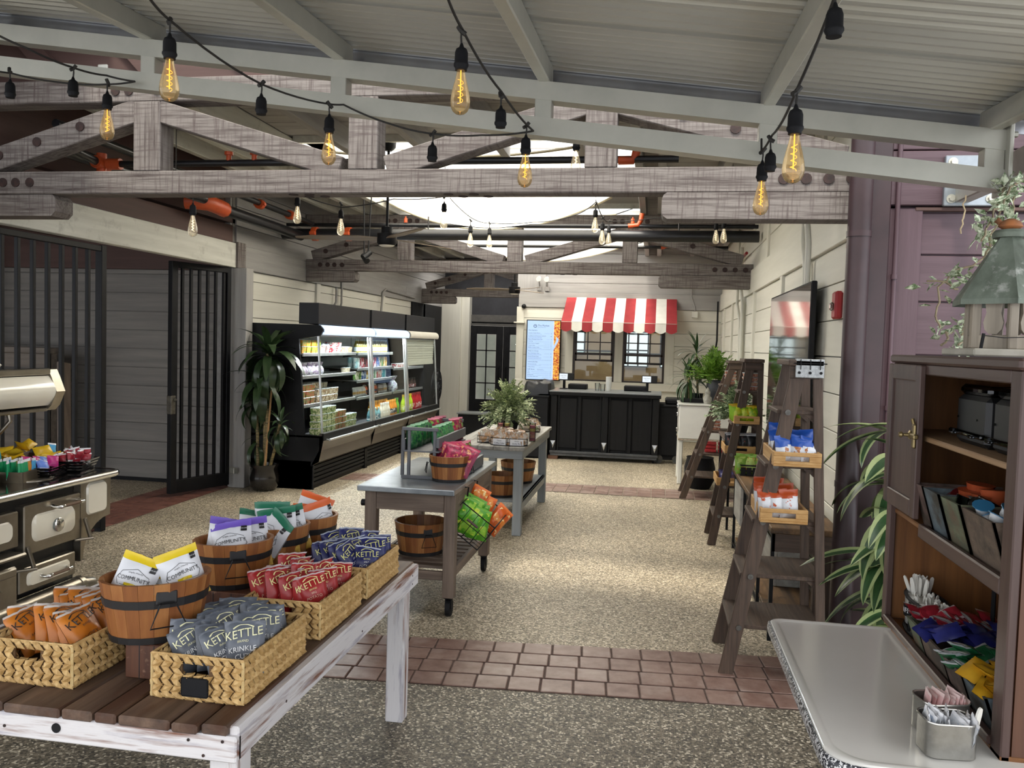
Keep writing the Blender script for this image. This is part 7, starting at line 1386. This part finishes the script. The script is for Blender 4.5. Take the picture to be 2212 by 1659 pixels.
for y in (4.8, 5.05): G().tube([(-1.09, y, .735), (-1.07, y, .735), (-1.075, y, .68)], .005, 5).obj('hook', BLACK, wb)
fL = floral('lime', '#4f9a1f', '#8fc23a', '#c9d94a', '#6fae3a', .13, .185, .09, 54, 14); fO = floral('tangerine', '#c9581a', '#e08a3a', '#f0d9a0', '#d9702a', .12, .19, .08, 55, 14)
for k, (x, y, z, rz, tl_, rl) in enumerate(((.05, .06, -.15, 15, -.3, .1), (.13, .05, -.16, 5, -.35, .0), (.19, .1, -.16, 20, -.3, -.1), (.08, .16, -.15, 10, -.2, .1), (.15, .17, -.16, 15, -.2, -.1))):
    p = TB @ V((x, y, z)); place(fL, p, radians(rz), tl_, 'lime green chip bag in the tilted wire basket', 'lime chip bags in the hanging basket', rl+radians(20))
for k, (x, y, z, rz, rl) in enumerate(((.06, .28, -.12, 20, .2), (.13, .3, -.14, 10, .1), (.21, .33, -.14, 30, .5))): place(fO, TB @ V((x, y, z)), radians(rz), -.15, 'orange chip bag at the far end of the tilted wire basket', 'orange bags in the hanging basket', rl+.3)
# ---------------------------------------------------------------- grey painted table
GP = {a: wood('grey_paint', '#80868a', '#9aa0a3', a, sc=18, ro=.6, bu=.12) for a in 'xyz'}; GTP = M('weathered_top', '#75726c', '#a5a39d', 20, (1, .08, 1), ro=.6, bu=.25)
gt = thing('grey_table', 'grey painted table with a weathered top behind the zinc cart', 'table', (-1.35, 7.6, 0))
for k in range(5): x = -1.68+.13*k; G().box(x+.001, x+.129, 6.68, 8.52, .718, .75, .004).obj('top_board', GTP, gt)
G().box(-1.64, -1.05, 6.72, 6.745, .645, .718, .003).box(-1.64, -1.05, 8.46, 8.485, .645, .718, .003).obj('apron', GP['x'], gt); G().box(-1.073, -1.048, 6.745, 8.46, .645, .718, .003).box(-1.64, -1.615, 6.745, 8.46, .645, .718, .003).obj('apron', GP['y'], gt)
for x in (-1.128, -1.64):
    for y in (6.745, 8.26): G().box(x, x+.076, y, y+.076, 0, .645, .004).obj('leg', GP['z'], gt)
G().box(-1.62, -1.06, 6.83, 8.26, .262, .285, .003).obj('shelf', GP['y'], gt)
for x in (-1.085, -1.63): G().box(x, x+.025, 6.82, 8.26, .2, .285, .003).obj('shelf_rail', GP['y'], gt)
tub_('wooden tub on the low shelf of the grey table, nearer', (-1.27, 7.0, .286), .15, .15, .19, .2, None, 22, pal=(1, 1, 0)); tub_('wooden tub on the low shelf of the grey table, farther', (-1.25, 7.75, .286), .17, .17, .2, .2, None, 22, pal=(1, 1, 0))
WRP = M('clear_wrap', '#d9d5cf', '#c9a37d', 40, ro=.15, lo=.45, hi=.62, vor=1, al=.55); BUN = M('pastry', '#a8703a', '#d3a468', 30, ro=.6)
swirl = G().tube([(.012*k/6*cos(k*.7), .012*k/6*sin(k*.7), .02) for k in range(20)], .009, 6).lathe([(.044, 0), (.048, .015), (.04, .028)], 14).mesh('pastry', BUN, 60)
rw = G()
for k in range(7):
    a = k*.9; 
    rw.lathe([(.05, 0), (.052, .03), (.035, .055), (.008, .075), (.025, .1)], 7, (0, 0, 0)) if k == 0 else rw.add([(.04*cos(a), .04*sin(a), .03), (.055*cos(a+.5), .055*sin(a+.5), .05), (.02*cos(a+.3), .02*sin(a+.3), .1), (.05*cos(a+.2), .05*sin(a+.2), .085)], [(0, 1, 2), (1, 3, 2)])
RWM = rw.mesh('wrap', WRP, 30, fix=False)
def bakery(lab, x, y, rz, w, l, tag, grp, nx=2, ny=3):
    t = thing('wire_tray', lab, 'basket', (x, y, .752), rot=(0, 0, rz)); WL[t.name] = V((0, 0, 0)); g = G()
    for z in (.003, .03, .06): g.tube([(-w/2, 0, z), (w/2, 0, z), (w/2, l, z), (-w/2, l, z)], .0028 if z != .03 else .002, 5, True)
    g.obj('hoops', BLACK, t); g = G(); n = int(l/.03)
    for k in range(n+1): yy = l*k/n; g.cyl((-w/2, yy, 0), (-w/2, yy, .06), .0016, n=4).cyl((w/2, yy, 0), (w/2, yy, .06), .0016, n=4).cyl((-w/2, yy, .003), (w/2, yy, .003), .0016, n=4)
    setp(g.obj('wire_mesh', BLACK, t), kind='stuff')
    if tag:
        G().box(-w*.36, w*.3, -.006, -.003, .005, .055).obj('tag', WHT, t); g = G()
        for k, s in enumerate(tag): g.text(s, .015 if k == 0 else .018, lambda a, b: (a-w*.03, -.0075, .04-.02*k+b))
        g.obj('lettering', INK, t, fix=False)
    R_ = Matrix.Rotation(rz, 3, 'Z')
    for j in range(ny):
        for i in range(nx):
            p = V((x, y, .757))+R_ @ V((-w/2+w*(i+.5)/nx, l*(j+.5)/ny, .0)); q = thing('wrapped_pastry', 'cellophane-wrapped pastry in '+grp, 'pastry', p, 'pastries in '+grp, (.25, 0, r.uniform(0, 6)))
            a_ = inst(swirl, 'bun', q); a_.location = (0, 0, .012); a_.rotation_euler = (.5, 0, 0); a_ = inst(RWM, 'wrapper', q); a_.location = (0, 0, 0); a_.scale = (1.15, 1.15, 1.1)
bakery('left wire tray of wrapped cinnamon rolls on the grey table', -1.37, 6.83, -.35, .2, .36, None, 'the left wire tray'); bakery('middle wire tray with a white tag on the grey table', -1.245, 6.74, -.2, .17, .3, ('Classic', 'Coffee Cake'), 'the middle wire tray'); bakery('right wire tray with a white tag on the grey table', -1.1, 6.74, .22, .17, .3, ('Pecan', 'Sticky Bun'), 'the right wire tray'); bakery('rear wire tray of wrapped rolls near the far end of the grey table', -1.17, 7.85, .15, .2, .32, None, 'the rear wire tray')
MACB = [G().lathe([(.001, 0), (.022, .002), (.024, .009), (.018, .011), (.018, .014), (.024, .016), (.022, .024), (.001, .027)], 12).mesh('macaron', M('macaron_%d' % k, c, ro=.7), 50) for k, c in enumerate(('#b8706a', '#b9a558', '#9a4a5a', '#c98a7a'))]
for q, (x, y) in enumerate(((-1.33, 7.2), (-1.27, 7.2), (-1.03, 7.12))):
    t = thing('macaron_tube', ('left', 'middle', 'right')[q]+' clear tube of stacked macarons beside the leafy plant', 'sweets', (x, y, .751)); G().lathe([(.028, 0), (.028, .165)], 16, (x, y, .751)).obj('tube', CC, t, 40)
    for k in range(5): inst(MACB[(k+q) % 4], 'macaron', t, (x, y, .756+.028*k))
t = thing('leafy_plant', 'bushy pale green variegated plant in the middle of the grey table', 'plant', (-1.33, 7.6, .75)); G().lathe([(.07, 0), (.1, .12), (.095, .12)], 18, (-1.33, 7.6, .751)).obj('pot', BLACKM, t, 40)
VL2 = M('pale_variegated', '#566b3c', '#c3cb9a', 40, ro=.5, lo=.42, hi=.62); vs2 = [sprig('sprig', 8, .28, .062, VL2, 40+k, wd=1.5) for k in range(4)]
bush(t, (-1.33, 7.6, .95), .3, .34, 190, vs2, 9, .72, lo=-.9, name='sprig')
# ---------------------------------------------------------------- bags on the ladders
lBl = floral('pretzelblue', '#d0d3d8', '#c3c6cc', '#a5683a', '#1f4a9c', .1, .13, .05, 60, 12, .6); lOr = floral('whiteorange', '#cdcfd3', '#d8dadd', '#b54d22', '#a8451f', .1, .14, .06, 61, 10, .74); lGy = floral('limeyellow', '#7faa1f', '#b9c92f', '#d9b81f', '#c9a51f', .1, .13, .06, 62, 16); lBk = floral('blacksilver', '#17171a', '#2a2a2e', '#8a3a2a', '#c9ccd0', .09, .14, .05, 63, 20); lLm = floral('limechip', '#7fa83a', '#b5cc6a', '#b06a3a', '#8fbc4a', .11, .14, .05, 64, 14); lYe = floral('yellowbag', '#d9a81f', '#e3c05a', '#b06a9a', '#d9a81f', .07, .13, .05, 65, 14); lPu = floral('purplebag', '#3a3560', '#6a66a0', '#c9c9d9', '#3a3560', .1, .11, .05, 66, 14)
def blue_top(p):
    for c_ in p.children: pass
for k in range(7): place(lBl, (.64+.055*(k % 3), 4.16+.13*(k//3), 1.066+.02*(k//3)), radians(10+r.uniform(-25, 25)), -.25+r.uniform(-.1, .1), 'blue-topped white snack bag in the upper crate of the nearest ladder', 'blue and white snack bags', r.uniform(-.25, .25))
for k in range(8): place(lOr, (.57+.05*(k % 3), 4.17+.12*(k//3), .79+.01*(k//3)), radians(15+r.uniform(-15, 15)), -.1, 'orange and white snack bag in the lower crate of the nearest ladder', 'orange and white snack bags', r.uniform(-.1, .1))
for k in range(8): place(lGy, (.68+.055*(k % 3), 6.94+.12*(k//3), 1.02), radians(8+r.uniform(-12, 12)), -.05, 'green and yellow snack bag in the crate of the middle ladder', 'green and yellow snack bags', r.uniform(-.1, .1))
for k in range(8): place(lBk, (.64+.055*(k % 4), 6.99+.12*(k//4), .77), radians(12+r.uniform(-10, 10)), -.05, 'black snack bag with silver top on the middle ladder', 'black snack bags', 0)
for k in range(6): place(lLm, (.7+.055*(k % 3), 6.6+.11*(k//3), .645), radians(r.uniform(-20, 20)), -.15, 'lime chip bag in the black basket on the console', 'lime bags on the console', r.uniform(-.2, .2))
place(lYe, (.88, 6.6, .645), .2, -.05, 'yellow snack bag at the right end of the black console basket', None)
for k in range(2): place(lPu, (.6+.1*k, 7.0+.14*k, .505), radians(15), -.1, 'dark purple snack bag in the lowest crate of the middle ladder', 'purple snack bags')
CLT = tub('clear_pastry', '#c9a58a', '#b56a5a', .12, .11, .035)
for k in range(4): setp(inst(CLT, 'pastry_box', None, (.78, 7.1, 1.272+.036*k)), 'clear pastry box stacked on the top step of the middle ladder', 'food tub', 'pastry boxes on the middle ladder')
for k in range(4): setp(inst(CLT, 'pastry_box', None, (.80, 9.15, 1.232+.036*k)), 'clear pastry box stacked on the top step of the farthest ladder', 'food tub', 'pastry boxes on the farthest ladder')
for k in range(3): setp(inst(CLT, 'pastry_box', None, (.73, 9.16, .982+.036*k)), 'clear pastry box on the fourth step of the farthest ladder', 'food tub', 'boxes on its fourth step')
for k in range(3): setp(inst(CLT, 'pastry_box', None, (.66, 9.16, .737+.036*k)), 'clear pastry box on the third step of the farthest ladder', 'food tub', 'boxes on its third step')
RTB = G().box(-.06, .06, -.05, .05, 0, .036, .006).mesh('red_tub', [M('red_sweets', '#a81f26', '#c23a3a', 60, ro=.3)]) 
for k in range(6): setp(inst(RTB, 'red_tub', None, (.62+.14*(k // 3), 9.14, .494+.04*(k % 3))), 'flat red sweet tub stacked on the second step of the farthest ladder', 'food tub', 'red tubs on the farthest ladder')
